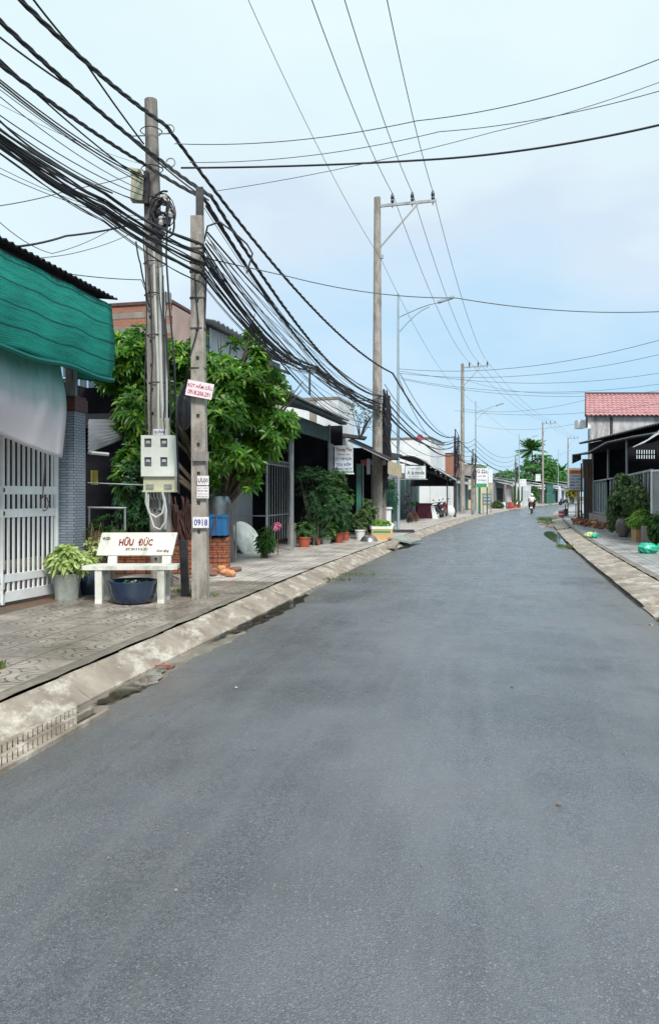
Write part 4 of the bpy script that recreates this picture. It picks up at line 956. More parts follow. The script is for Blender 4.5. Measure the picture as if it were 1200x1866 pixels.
def btext(s, x, z, h, w, mat, sh=.0, off=0): text(s, M[mat], bk, BB @ Vector((x, -.031, z)), r3 @ Vector((1, 0, 0)), r3 @ Vector((0, 0, 1)), h, w, shear=sh, off=off)
btext('HỮU', -.135, .195, .125, .21, 'red_paint', .15, .045); btext('ĐỨC', .13, .195, .125, .20, 'red_paint', .15, .03)
btext('VLXD', -.41, .235, .04, .11, 'black_paint', 0, .05); btext('ĐT: 0919 916 301', .01, .085, .035, .30, 'black_paint', .15, .02); btext('Kính tặng', .37, .06, .045, .17, 'black_paint', .3, .02)
# blue glazed pot under the bench
b = G(234, 1101)+Vector((.03, .12, 0)); po = thing('glazed_pot', 'wide dark blue glazed bowl of water under the bench', 'pot', b)
m = MB(); m.lathe([(.20, 0), (.25, .03), (.30, .14), (.315, .24), (.33, .27), (.335, .30), (.31, .305), (.295, .28), (.29, .24)], b, 36); m.build('bowl', M['blue_glaze'], po, True)
m = MB(); m.lathe([(.0, 0), (.292, 0)], b+Vector((0, 0, .245)), 24); m.build('water', M['puddle'], po)
leaves([(b+Vector((.05, 0, .27)), (.2, .1, .02), 1)], 14, .06, .05, 2, 3, .2).build('floating_leaves', M['leaf_mid'], po)
# dark leaning board right of the bench
m = MB(); c = G(322, 1096)+Vector((0, .45, .0)); m.box(c+Vector((.02, 0, .40)), (.11, .05, .82), rx=R(8), rz=R(-8)); tag(m.build('board', M['black_bag']), 'black board propped upright behind the right end of the bench', 'board')
# mossy tuft and litter at the front pole
def tuft(p, rx, ry, n, h, label, cat='grass', mat='grass', seed=1, kind='stuff'):
    rn = random.Random(seed); m = MB()
    for i in range(n):
        a = rn.uniform(0, 6.28); r_ = math.sqrt(rn.random()); q = Vector(p)+Vector((rx*r_*math.cos(a), ry*r_*math.sin(a), 0)); hh = h*rn.uniform(.4, 1.2); dx, dy = rn.uniform(-.5, .5)*hh, rn.uniform(-.5, .5)*hh; w_ = hh*.07+.003
        t_ = q+Vector((dx, dy, hh)); md_ = q.lerp(t_, .5)+Vector((-dx*.2, -dy*.2, hh*.12))
        b_ = rn.uniform(0, 3.14); e = Vector((math.cos(b_), math.sin(b_), 0))*w_
        m.add([q-e, q+e, md_+e*.8, t_, md_-e*.8], [(0, 1, 2, 3, 4)])
    return tag(m.build('grass', M[mat]), None, None, None, kind)
tuft(G(366, 1086), .30, .10, 160, .05, '', mat='grass', seed=3); tuft(G(345, 1078), .3, .2, 220, .05, '', seed=4)
for i, (u, v, du) in enumerate(((-5, 1218, .06), (640, 1048, .5), (610, 1058, .3))): tuft(G(u, v, .02 if i else PZ), du, .12, 90, .06, '', seed=20+i)
# litter in the gutter, brick rubble and coconut husks
def lump(p, r, mat, seed, sc=(1, .8, .6), sub=2):
    st_ = random.getstate(); random.seed(seed); m = MB(); m.ico(p+Vector((0, 0, r*sc[2]*.8)), r, sub, sc, .12, Matrix.Rotation(seed*1.3, 3, 'Z')); random.setstate(st_); return m.build('husk', M[mat], smooth=False)
hs = [(395, 1046, .09, 'husk'), (404, 1040, .10, 'husk2'), (411, 1048, .11, 'husk2'), (420, 1051, .12, 'husk2'), (388, 1050, .08, 'dry'), (382, 1044, .09, 'dry'), (428, 1042, .09, 'dry'), (434, 1041, .08, 'dry'), (417, 1040, .07, 'husk')]
for i, (u, v, r_, mt) in enumerate(hs):
    big = i == 3
    o = lump(G(u, v), r_, mt, i+1); tag(o, 'largest pale orange coconut husk of the heap behind the front pole' if big else 'coconut husk, %s from the left in the small heap right of the front pole' % ('third', 'fourth', 'sixth', 'x', 'second', 'first', 'eighth', 'ninth', 'seventh')[i], 'coconut husk', 'coconut husks by the front pole')
m = MB(); rn = random.Random(3)
for i in range(26): a = G(rn.uniform(325, 385), rn.uniform(1042, 1062)); m.tube([a+Vector((0, 0, .03)), a+Vector((rn.uniform(-.3, .3), rn.uniform(-.3, .3), rn.uniform(.02, .14)))], rn.uniform(.008, .02), 4)
tag(m.build('twigs', M['dry']), None, None, None, 'stuff')
m = MB(); c = G(308, 1217, .0); m.box(c+Vector((0, 0, .015)), (.035, .03, .02), rz=.4); m.tube([c+Vector((-.22, .03, .015)), c+Vector((.02, .0, .02))], .006, 4); tag(m.build('litter', M['red_plastic']), 'scrap of red plastic litter lying in the left gutter', 'litter')
# gate reflection in gutter water, built as a slotted grate
dg = thing('reflection_grate', 'slotted concrete drain grate in the gutter at the left edge', 'gate reflection', rd(4.9, .2, .0))
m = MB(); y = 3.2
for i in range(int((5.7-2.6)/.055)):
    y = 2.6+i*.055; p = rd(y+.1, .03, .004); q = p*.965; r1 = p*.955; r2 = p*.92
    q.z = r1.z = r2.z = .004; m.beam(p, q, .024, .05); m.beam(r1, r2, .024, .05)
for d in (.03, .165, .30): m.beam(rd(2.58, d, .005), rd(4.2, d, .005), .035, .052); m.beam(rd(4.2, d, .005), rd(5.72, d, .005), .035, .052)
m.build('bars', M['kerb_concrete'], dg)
m = MB(); pts = [rd(2.55, .0, -.009), rd(2.55, .31, -.009), rd(5.72, .31, -.009), rd(5.72, .0, -.009)]; m.add(pts, [(0, 1, 2, 3)]); m.build('slot_shade', M['hole'], dg)  # flat dark sheet painted as shade between the bars
# ================================================================ LEFT SIDE, THE YARD BEHIND
# low brick pile, blue tank, silver drum, post, dish
def brick_stack(u0, u1, vb, vt, label, dy=.35, mat='brick_low'):
    a = G(u0, vb); b = G(u1, vb); h = (vb-vt)/FP*((a.y+b.y)/2); m = MB(); c = (a+b)/2
    d = (b-a); L = d.length; nn = Vector((-d.y, d.x, 0)).normalized()
    rn = random.Random(int(u0)); rows = max(2, int(h/.09)); cols = max(2, int(L/.2)); hh = h/rows
    for i in range(rows):
        for j in range(cols+1):
            s0 = (j-(.5 if i % 2 else 0))/cols; s1 = s0+1/cols; s0 = max(0, s0); s1 = min(1, s1)
            if s1-s0 < .02: continue
            if i == rows-1 and rn.random() < .15: continue
            p = a.lerp(b, s0); q = a.lerp(b, s1); cc = (p+q)/2+nn*(dy/2+rn.uniform(-.01, .01)); m.box(cc+Vector((0, 0, hh*(i+.5))), ((q-p).length-.008, dy, hh-.008), rz=math.atan2(d.y, d.x)+rn.uniform(-.01, .01))
    return tag(m.build('brick_stack', M[mat]), label, 'bricks')
brick_stack(378, 416, 1034, 980, 'stack of orange hollow bricks between the front pole and the old post')
brick_stack(206, 350, 1046, 985, 'low wall of stacked orange bricks behind the bench')
m = MB(); a = P(338, 1040, 14.6); rn = random.Random(5)
for i in range(60):
    x = a.x+rn.uniform(-.25, .35); m.tube([Vector((x, 14.7+rn.uniform(-.2, .2), PZ)), Vector((x+rn.uniform(-.3, .3), 14.6+rn.uniform(-.2, .2), rn.uniform(.8, 1.6)))], rn.uniform(.008, .03), 4)
tag(m.build('stick_pile', M['rust']), 'bundle of reddish brown sticks and rods standing behind the poles', 'sticks')
bt = thing('crate', 'blue plastic crate behind the front pole, on the bricks', 'crate', P(378, 975, 15.0))
m = MB(); a = P(344, 976, 15.2); b = P(412, 938, 15.2); m.b(a.x, b.x, 15.2, 15.7, a.z, b.z-.02); m.b(a.x-.02, b.x+.02, 15.18, 15.72, b.z-.05, b.z)
for k in range(6): x = a.x+(b.x-a.x)*(k+.5)/6; m.b(x-.012, x+.012, 15.18, 15.21, a.z+.01, b.z-.05)
m.build('box', M['blue_tank'], bt)
m = MB(); a = P(395, 938, 15.4); m.lathe([(.0, -.15), (.26, -.15), (.27, 0), (.27, .10), (.24, .22), (.12, .30), (.05, .32)], a+Vector((0, .1, .15)), 20); tag(m.build('steel_drum', M['steel'], smooth=True), 'dull silver domed vessel standing on the blue crate', 'drum')
m = MB(); a = P(394, 1020, 15.9); m.box(a+Vector((.1, 0, .45)), (.3, .1, .5)); tag(m.build('shelf_frame', M['blue_glaze']), 'dark blue box half hidden under the blue crate', 'box') 
p = G(419, 1024); ps = thing('post', 'old mossy concrete post with broken brick on top, left of the leaning dish', 'post', p)
hp = (1024-876)/FP*p.y
xform(pole_mesh(hp, .19, .17, .18, .15, False), Matrix.Translation(p) @ Matrix.Rotation(R(-2), 4, 'Y')).build('shaft', M['jar'] if False else M['conc_raw'], ps)
m = MB(); m.box(p+Vector((.04, 0, hp+.09)), (.12, .1, .2), rz=.3); m.build('brick', M['brick_low'], ps)
m = MB(); m.tube([p+Vector((.12, .02, 0)), p+Vector((.13, .02, 1.6))], .018, 5); m.build('pipe', M['galv'], ps)
c = (G(430, 1000)+G(478, 1016))/2; rt = Matrix.Rotation(R(-20), 3, 'Z') @ Matrix.Rotation(R(62), 3, 'X') @ Matrix.Rotation(R(0), 3, 'Z')
di = thing('fibreglass_dish', 'weathered pale green dish leaning on edge beside the old post', 'dish', c)
dm = MB(); rt = Vector((.80, -.42, .42)).normalized().to_track_quat('Z', 'Y').to_matrix()
dm.lathe([(.50, 0), (.50, .02), (.46, .07), (.36, .15), (.2, .2), (.02, .215), (.02, .2), (.2, .185), (.35, .135), (.45, .055), (.48, 0)], P(448, 984, c.y)+Vector((0, .1, 0)), 30, m=rt); dm.build('shell', M['fibreglass'], di, True)
# second house (grey, dark porch)
HM = fr(15.6, -4.6, PZ)
h2 = thing('grey_house', 'low grey house with a dark porch and barred window behind the bench yard', 'house', HM.translation)
m = MB(HM)
m.b(-9, -.1, 1.6, 1.75, 0, 3.2); m.b(-.25, -.1, 1.75, 6, 0, 3.2); m.build('wall', M['wall_grey'], h2)
m = MB(HM); m.b(-9, .3, .3, 6, 3.1, 3.2); m.b(-9, .3, .22, .3, 2.95, 3.25); m.build('ceiling', M['tin_dark'], h2)
m = MB(HM); m.b(-2.6, -1.35, 1.52, 1.6, .9, 2.1); w_ = m.build('window', M['glass'], h2)
m = MB(HM)
for x in np.linspace(-2.6, -1.35, 8): m.b(x-.012, x+.012, 1.46, 1.5, .9, 2.1)
m.b(-2.65, -1.3, 1.47, 1.53, 2.1, 2.22); m.b(-2.65, -1.3, 1.47, 1.53, .82, .9); m.build('bars', M['wall_dark'], w_)
m = MB(); a = P(163, 765, 15.3); b = P(238, 768, 16.6); c = P(232, 790, 15.6); d = P(163, 824, 13.6)
m.sheet(P(161, 826, 13.6), P(161, 766, 14.6), P(265, 766, 15.6), P(222, 800, 14.6), 1, 1, .035, 8, .012); m.build('awning', M['tin'], h2)
m = MB(); m.tube([P(163, 825, 13.7), P(198, 828, 13.9)], .035, 6); m.build('gutter_pipe', M['pvc'], h2)
m = MB(); m.tube([P(160, 925, 13.4), P(230, 926, 13.6)], .02, 5); m.tube([P(160, 880, 13.4), P(262, 884, 13.6)], .012, 5); m.tube([P(163, 925, 13.4), P(163, 990, 13.4)], .02, 5); m.tube([P(228, 926, 13.6), P(228, 990, 13.6)], .02, 5)
tag(m.build('rail', M['galv']), 'thin metal rail in front of the grey house, above the bench', 'railing')
m = MB(); 
for u in (168, 173, 177): m.sheet(P(u-2, 857, 14.5), P(u+2, 857, 14.5), P(u+2, 884, 14.5), P(u-2, 882, 14.5), th=.01)
tag(m.build('yellow_tassel', M['yellow']), 'yellow strips hanging under the grey porch', 'decoration')
# two-storey brick house
BHM = fr(19.2, -5.45, PZ)
bh = thing('brick_house', 'two-storey unfinished brick and render house with a pale blue lattice window', 'house', BHM.translation)
zt = 6.78-PZ
m = MB(BHM); m.b(-7, 0, 0, 2.2, 0, zt-1.1); m.b(-7, -.0, 0, 2.2, zt-.40, zt-.24); m.b(-7, -.0, 0, 2.2, zt-.86, zt-.62) ; m.build('wall', M['conc_raw'], bh)
m = MB(BHM); m.b(-6.99, -.01, .01, 2.19, zt-1.1, zt-.86); m.b(-6.99, -.02, .008, 2.19, zt-.62, zt-.40); m.b(-6.99, -.02, .01, 2.19, zt-.24, zt-.05); m.build('brick_band', M['brick_bare'], bh)
m = MB(BHM); m.b(-7, .03, -.03, 2.23, zt-.05, zt+.03); m.b(-3.2, -1.2, -.02, .02, zt-1.22, zt-1.06); m.build('coping', M['rust'], bh)
m = MB(BHM); m.b(.0, .02, .05, 2.15, zt-1.2, zt-.1); m.build('side_wall', M['wall_pink'], bh)
m = MB(BHM); m.b(-3.2, -1.15, -.05, .0, 3.6, zt-1.25); w_ = m.build('window', M['glass'], bh)
m = MB(BHM)
for x in np.linspace(-3.2, -1.15, 9): m.b(x-.02, x+.02, -.09, -.06, 3.6, zt-1.25)
for z in np.linspace(3.6, zt-1.25, 6): m.b(-3.2, -1.15, -.092, -.062, z-.02, z+.02)
m.build('lattice', M['blue_frame'], w_)
m = MB(BHM); m.b(-7, -.25, -.9, -.0, 2.9, 3.05); m.build('balcony_slab', M['wall_grey'], bh)
# white clad house further back
a = P(378, 575, 22); b = P(512, 640, 27.3); ang = math.atan2(b.y-a.y, b.x-a.x)
UM = frp(Vector((a.x, a.y, PZ)), ang-math.pi/2)        # local y from a to b, x towards the road
L = math.hypot(b.x-a.x, b.y-a.y)
uh = thing('tin_clad_house', 'upper storey clad in grey and beige ribbed tin sheets under a sloping tin roof', 'house', UM.translation)
m = MB(UM); m.b(-1.6, -.03, -.2, L+.0, 0, 6.1); m.build('wall', M['wall_white'], uh)
m = MB(UM); m.sheet((.02, .1, 4.5), (.02, 2.9, 4.5), (.02, 2.9, 6.25), (.02, .1, 6.25), 1, 1, .03, 11, .015); m.build('cladding', M['tin_light'], uh)
m = MB(UM); m.sheet((.02, 3.0, 4.0), (.02, L, 4.0), (.02, L, 5.9), (.02, 3.0, 5.9), 1, 1, .03, 9, .015); m.build('cladding', M['tin_pink'], uh)
m = MB(UM); m.b(-.4, .0, -.25, .1, 4.5, 6.1); m.build('side_window', M['glass'], uh)
m = MB(UM); m.sheet((-1.7, -.5, 6.75), (-1.7, L+.3, 6.75), (.5, L+.3, 6.02), (.5, -.5, 6.30), 1, 1, .03, 22, .02); m.build('roof', M['tin'], uh)
m = MB(UM); m.b(.3, .36, 2.8, L, 5.7, 5.78); m.build('rail', M['steel_dark'], uh)
# the big leafy tree behind the poles
TB = Vector((-2.2, 16.2, PZ))
bl = []
for u, v, Y, ru, rv, ry, w_ in ((212, 650, 15.3, 30, 40, .7, .5), (205, 690, 15.3, 22, 22, .6, .3), (235, 660, 15.5, 48, 50, 1.0, 1.1), (262, 640, 15.5, 38, 42, .9, .9), (262, 760, 15.2, 45, 60, .9, 1), (250, 860, 14.8, 36, 60, .7, .8), (340, 710, 15.8, 56, 56, 1.1, 1.2), (400, 690, 15.5, 50, 44, 1.1, 1.4), (450, 710, 15.6, 44, 40, 1.1, 1.2), (470, 655, 16, 12, 30, .4, .15), (420, 760, 15.2, 55, 65, 1.0, 1.4), (485, 750, 15.6, 42, 46, 1.0, 1.1), (520, 765, 15.6, 26, 30, .7, .5), (440, 830, 15.2, 42, 44, .8, .8), (395, 845, 15.4, 32, 42, .8, .6), (495, 800, 15.5, 26, 30, .7, .4), (455, 880, 15.0, 14, 18, .3, .08), (310, 650, 15.8, 36, 30, .8, .5), (535, 715, 15.6, 18, 14, .3, .1), (365, 628, 15.6, 20, 18, .3, .12), (505, 690, 15.6, 18, 16, .3, .1), (420, 632, 15.6, 22, 12, .3, .12), (225, 790, 15, 16, 24, .3, .12), (460, 612, 16, 10, 16, .2, .06)):
    k = Y/FP; bl.append((P(u, v, Y), (ru*k, ry, rv*k), w_))
tree('broadleaf_tree', 'dense green tree with long drooping leaves behind the two concrete poles', 'tree', TB, bl, 4000, .20, .062, 'leaf_tree', .10, None, 5, 7, .55, 2.0, .25, .5, .25, .3)
# shadowy shrubs under it
def bush(label, cat, u, v, Y, ru, rv, ry, n, L_, W_, mat, seed, base=None, name='shrub', group=None, extra=()):
    k = Y/FP; c = P(u, v, Y); b0 = Vector((c.x, c.y, PZ)); bb = [(c, (ru*k, ry, rv*k), 1)]+[(P(a, b_, Y+dy), (r1*k, ry*.8, r2*k), .6) for a, b_, dy, r1, r2 in extra]
    t = thing(name, label, cat, b0, group)
    m = MB(); rn = random.Random(seed)
    for i in range(9):
        bq = bb[i % len(bb)]; d = Vector((rn.uniform(-.6, .6)*bq[1][0], rn.uniform(-.5, .5)*bq[1][1], rn.uniform(0, .7)*bq[1][2])); m.tube([b0+Vector((rn.uniform(-.08, .08), rn.uniform(-.08, .08), 0)), b0.lerp(bq[0]+d, .5)+Vector((rn.uniform(-.05, .05), 0, .05)), bq[0]+d], [.025, .016, .006], 4)
    m.build('stem', M['bark'], t)
    leaves(bb, n, L_, W_, seed, 5, .25, .4, .3, .25, 2).build('foliage', M[mat], t)
    return t
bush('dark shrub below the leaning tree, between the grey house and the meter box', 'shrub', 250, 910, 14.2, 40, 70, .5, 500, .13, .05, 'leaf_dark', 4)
bush('low weedy plants behind the bench back, beside the tiled pillar', 'shrub', 205, 965, 13.0, 42, 26, .4, 330, .10, .035, 'leaf_mid', 6, extra=((185, 985, 0, 22, 20),))
bush('strappy plant just right of the leaning dish', 'shrub', 484, 985, 17.6, 14, 24, .25, 120, .16, .03, 'leaf_mid', 7)
# pink flower
m = MB(); c = P(505, 957, 18.5)
fl = thing('flower', 'single pink flower on a stalk in front of the metal gate', 'flower', Vector((c.x, c.y, PZ))); m.tube([Vector((c.x+.02, c.y, PZ)), c], .012, 4); m.build('stalk', M['bark'], fl)
leaves([(c, (.06, .06, .06), 1)], 20, .09, .05, 3, 5, .1).build('bloom', M['petal'], fl)
# metal-framed yard gate by the carport
fg = thing('yard_gate', 'thin grey metal frame gate under the carport, behind the pink flower', 'gate', G(510, 1000))
ug = [P(486, 1000, 20.0), P(527, 992, 22.4)]
for q in ug: q.z = PZ
m = MB()
for q in ug: m.tube([q, q+Vector((0, 0, 3.4 if q is ug[0] else 3.6))], .035, 6)
m.build('post', M['galv'], fg)
m = MB(); zt_ = 2.38
for z in (.9, zt_-.12, zt_): m.beam(ug[0]+Vector((0, 0, z)), ug[1]+Vector((0, 0, z)), .03, .03)
for i in range(1, 9):
    q = ug[0].lerp(ug[1], i/9); m.beam(q+Vector((0, 0, .2)), q+Vector((0, 0, zt_)), .016, .016)
for i in range(18): q = ug[0].lerp(ug[1], i/18); q2 = ug[0].lerp(ug[1], (i+.5)/18); m.beam(q+Vector((0, 0, zt_-.12)), q2+Vector((0, 0, zt_)), .012, .012)
e = ug[0]+Vector((-1.6, .5, 0))
for z in (.9, zt_): m.beam(ug[0]+Vector((0, 0, z)), e+Vector((0, 0, z)), .03, .03)
m.build('panel', M['galv'], fg)
m = MB(); q = P(532, 995, 22.4); m.b(q.x-.12, q.x+.12, 22.35, 22.6, PZ, PZ+.62); m.build('footing', M['conc_raw'], fg)
# carport / open shop with green-black roof
CE = [Vector((-.95, 17.2, 0)), Vector((.62, 24.0, 0))]; ca = math.atan2(CE[1].y-CE[0].y, CE[1].x-CE[0].x)-math.pi/2
CM = frp(Vector((CE[0].x, CE[0].y, PZ)), ca); CL = (CE[1]-CE[0]).length
cp = thing('carport', 'open dark shop shelter with a sagging grey-green tin roof behind the leafy tree', 'shelter', CM.translation)
zc = 3.92-PZ
m = MB(CM); 
m.sheet((-5.5, 0, zc+.15), (-5.5, CL, zc+.15), (0, CL, zc), (0, 0, zc), 1, 6, .02, 40, .02, fn=lambda u, v: Vector((0, 0, .62*math.sin(math.pi*(1-v)*.75)))); m.build('roof', M['tin'], cp)
m = MB(CM); m.b(-.7, -.62, .2, CL, zc-.62, zc-.2); m.b(-.3, -.1, .1, CL+.1, zc-.1, zc-.02); m.build('fascia', M['tin_green'], cp)
m = MB(CM); m.b(-.66, -.60, CL-.1, CL-.02, 0, zc-.1); m.build('post', M['galv'], cp); m = MB(CM); m.b(-.66, -.60, 2.6, 2.7, 0, zc-.1); m.build('post', M['galv'], cp)
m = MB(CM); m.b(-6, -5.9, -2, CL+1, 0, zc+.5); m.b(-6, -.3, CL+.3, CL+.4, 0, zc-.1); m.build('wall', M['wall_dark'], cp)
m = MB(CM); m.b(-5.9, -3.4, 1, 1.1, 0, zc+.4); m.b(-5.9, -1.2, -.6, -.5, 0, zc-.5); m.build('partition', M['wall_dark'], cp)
m = MB(); m.tube([P(564, 720, 22), P(564, 672, 22)], .03, 5); m.build('vent_pipe', M['steel_dark'], cp)
# white parapet house behind
WM = fr(30, -3.5, PZ); wh = thing('white_house', 'white box house with a stained parapet rising behind the dark carport', 'house', WM.translation)
m = MB(WM); m.b(-6, 0, 0, 3, 0, 5.3); m.build('wall', M['wall_white'], wh)
m = MB(WM); m.b(-6.03, .03, -.03, 3.03, 5.3, 5.4); m.build('coping', M['conc_raw'], wh)
m = MB(WM); m.b(-1.2, -.9, -.01, .0, 3.6, 5.3); m.build('column', M['conc_raw'], wh)
# twiggy plant on its right
m = MB(); rn = random.Random(6); c0 = P(655, 800, 26)
tw = thing('shrub', 'sparse twiggy plant against the sky above the second awning', 'shrub', c0)
for i in range(12): m.tube([c0, c0+Vector((rn.uniform(-.3, .5), 0, rn.uniform(.4, .8))), c0+Vector((rn.uniform(-.6, .8), rn.uniform(-.2, .2), rn.uniform(.9, 1.5)))], [.02, .012, .004], 4)
m.build('stem', M['bark'], tw); leaves([(c0+Vector((.1, 0, 1)), (.6, .2, .5), 1)], 60, .07, .04, 6, 3, .3).build('foliage', M['leaf_dark'], tw)
# shrubs and pots along the frontage
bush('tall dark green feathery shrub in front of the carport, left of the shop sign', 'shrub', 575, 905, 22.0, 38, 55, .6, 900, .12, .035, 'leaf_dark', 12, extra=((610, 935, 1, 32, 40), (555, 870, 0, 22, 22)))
bush('brighter bougainvillea hanging beneath the shop sign', 'shrub', 608, 880, 23.5, 24, 28, .4, 420, .12, .045, 'leaf_mid', 13, extra=((622, 910, 0, 22, 26),))
bush('round grey-green shrub right of the red pots, before the bicycle', 'shrub', 665, 935, 25.5, 24, 26, .4, 320, .10, .04, 'leaf_olive', 14)
def potplant(label, u, vb, wpx, hpx, mat, lmat, n, L_, W_, fu, fv, seed, rim=True, square=False, group='potted plants along the left pavement', upz=0.0, petals=None):
    b0 = G(u, vb); k = b0.y/FP; r_ = wpx/2*k; h = hpx*k; t = thing('potted_plant', label, 'potted plant', b0, group)
    m = MB()
    if square: m.b(b0.x-r_, b0.x+r_, b0.y, b0.y+2*r_, PZ, PZ+h)
    else: m.lathe([(r_*.72, 0), (r_*.95, h*.85), (r_*1.06, h*.86), (r_*1.06, h), (r_*.9, h), (r_*.88, h*.85)], b0, 16)
    m.build('pot', M[mat], t, not square)
    c = b0+Vector((0, r_ if square else 0, h+fv*k*.75)); m = MB(); rn = random.Random(seed)
    for i in range(7): m.tube([b0+Vector((0, 0, h*.8)), c+Vector((rn.uniform(-.6, .6)*fu*k, rn.uniform(-.1, .1), rn.uniform(-.3, .6)*fv*k))], [.014, .005], 4)
    m.build('stem', M['bark'], t)
    leaves([(c, (fu*k, fu*k*.8, fv*k), 1)], n, L_, W_, seed, 5, .15, .5, .3).build('foliage', M[lmat], t)
    if petals: leaves([(c+Vector((0, -.1, fv*k*.4)), (fu*k*.7, fu*k*.5, fv*k*.6), 1)], 26, .07, .05, seed+1, 4, .6).build('blossom', M[petals], t)
    return t
potplant('desert rose in the leftmost red pot by the gate footing', 554, 997, 24, 19, 'terracotta', 'leaf_mid', 110, .10, .04, 18, 16, 31)
potplant('weeping plant in a low red trough pot, second from the gate footing', 576, 993, 18, 12, 'terracotta', 'leaf_dark', 120, .11, .04, 16, 18, 32)
potplant('green plant in a grey pot hidden by leaves between the red pots', 592, 991, 26, 13, 'pot_grey', 'leaf_mid', 170, .12, .05, 22, 18, 33)
potplant('leafy plant in the red pot left of the white pot', 617, 989, 18, 19, 'terracotta', 'leaf_mid', 120, .10, .04, 16, 20, 34)
potplant('plant in the rightmost dark red pot, just behind its neighbour', 629, 985, 15, 16, 'terracotta', 'leaf_dark', 90, .10, .04, 13, 18, 35)
potplant('plant in a white cement pot left of the carton planter', 656, 983, 20, 18, 'wall_white', 'leaf_olive', 60, .09, .035, 12, 14, 36)
m = MB(); b0 = G(672, 986); m.lathe([(.28, 0), (.27, .03), (.22, .12), (.12, .19), (.03, .21)], b0, 18); tag(m.build('metal_basin', M['steel'], smooth=True), 'upturned grey basin on the pavement before the carton planter', 'basin')
b0 = G(696, 985); cb_ = thing('planter_box', 'brown and white carton filled with green plants beside the lamp post', 'planter', b0); k = b0.y/FP
m = MB(); m.b(b0.x-19*k, b0.x+19*k, b0.y, b0.y+.6, PZ, PZ+25*k); m.build('box', M['carton'], cb_)
m = MB(); m.b(b0.x-17*k, b0.x+15*k, b0.y-.005, b0.y, PZ+14*k, PZ+18*k); m.build('stripe', M['green_paint'], cb_); m = MB(); m.b(b0.x-19.5*k, b0.x+19.5*k, b0.y-.01, b0.y+.62, PZ+21*k, PZ+25.5*k); m.build('rim', M['white_plastic'], cb_)
leaves([(b0+Vector((0, .3, 30*k)), (16*k, .25, 8*k), 1)], 80, .11, .05, 5, 5, .2).build('foliage', M['leaf_lime'], cb_)
m = MB(); c = P(703, 960, 27.2); m.ico(c, .22, 2, (1.3, .8, .8), .12); tag(m.build('white_sack', M['wall_white']), 'crumpled white sack behind the carton planter', 'sack')
m = MB(); c = P(697, 945, 28.2); m.b(c.x-.32, c.x+.3, 28.2, 28.5, PZ+.2, c.z+.35); m.b(c.x-.36, c.x+.34, 28.15, 28.55, c.z+.35, c.z+.42); tag(m.build('styrofoam_box', M['wall_white']), 'white foam box with a lid standing behind the carton planter', 'box')
# shop sign facing the camera
sg = thing('shop_sign', 'tall white sign lettered red, blue and green on a post before the carport', 'sign', G(622, 990)); ys = 24.2
def rectp(m, u0, u1, v0, v1, Y, th=.03, y0=0): a = P(u0, v1, Y); b = P(u1, v0, Y); m.b(a.x, b.x, Y+y0, Y+y0+th, a.z, b.z)
m = MB(); rectp(m, 609, 643, 814, 862, ys); pn = m.build('panel', M['sign_white'], sg)
m = MB(); rectp(m, 600, 607, 809, 975, ys, .08); m.build('post', M['galv'], sg)
m = MB(); rectp(m, 607, 645, 812, 814, ys, .04); rectp(m, 607, 645, 862, 864, ys, .04); m.build('frame', M['white_metal'], sg)
for s, v, h, w_, mt in (('Thong Thu', 820, 8, 29, 'red_paint'), ('ĐẶNG GIA', 828, 4.5, 24, 'orange_paint'), ('LY NHỰA', 836, 7, 29, 'blue_paint'), ('TÚI XỐP', 845.5, 7, 27, 'blue_paint'), ('ỐNG HÚT', 853.5, 7, 31, 'blue_paint')):
    c = P(626, v, ys); text(s, M[mt], pn, c-Vector((0, .002, 0)), (1, 0, 0), (0, 0, 1), h/FP*ys, w_/FP*ys, off=.02)
m = MB(); rectp(m, 611, 642, 858, 861.5, ys, .004, -.004); m.build('strip', M['green_paint'], pn)
text('0919.801.801', M['sign_white'], pn, P(626.5, 859.7, ys)-Vector((0, .006, 0)), (1, 0, 0), (0, 0, 1), 2.2/FP*ys, 26/FP*ys)
# second shop: slanting awnings
s2 = thing('awning_shop', 'dark shop with stepped slanting awnings and a cream valance beside the cable-laden pole', 'shop', G(680, 975))
m = MB()
m.sheet(P(633, 803, 25), P(640, 800, 30), P(726, 838, 29.5), P(708, 838, 25), 1, 1, .02, 12, .02); m.build('awning', M['tin_dark'], s2)
m = MB(); m.beam(P(633, 803, 24.98), P(708, 839, 24.98), .03, .03); m.build('awning_edge', M['tin'], s2)
m = MB(); m.sheet(P(660, 822, 27.5), P(668, 818, 31), P(733, 830, 31), P(716, 838, 27.5), 1, 1, .02, 8, .02); m.sheet(P(612, 795, 28), P(612, 790, 32), P(668, 798, 32), P(664, 802, 28), 1, 1, .02, 8, .04); m.build('awning', M['tin_dark'], s2)
m = MB(); m.sheet(P(706, 838, 25.1), P(731, 848, 28.6), P(731, 871, 28.6), P(706, 863, 25.1), 8, 1, .01, 3, .01); m.build('valance', M['cream_cloth'], s2)
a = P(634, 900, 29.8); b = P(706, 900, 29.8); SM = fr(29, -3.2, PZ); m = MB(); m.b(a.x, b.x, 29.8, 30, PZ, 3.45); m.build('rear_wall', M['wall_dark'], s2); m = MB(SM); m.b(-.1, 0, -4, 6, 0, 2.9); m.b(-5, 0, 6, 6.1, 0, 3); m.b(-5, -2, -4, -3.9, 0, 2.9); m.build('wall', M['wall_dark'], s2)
m = MB(); rectp(m, 649, 658, 845, 975, 26.0, .06); m.build('door_post', M['green_door'], s2)
m = MB(); rectp(m, 660, 662, 846, 975, 26.3, .04); m.build('post', M['galv'], s2)
m = MB(); rectp(m, 657, 668, 838, 848, 26.4, .03); m.build('red_panel', M['red_plastic'], s2)
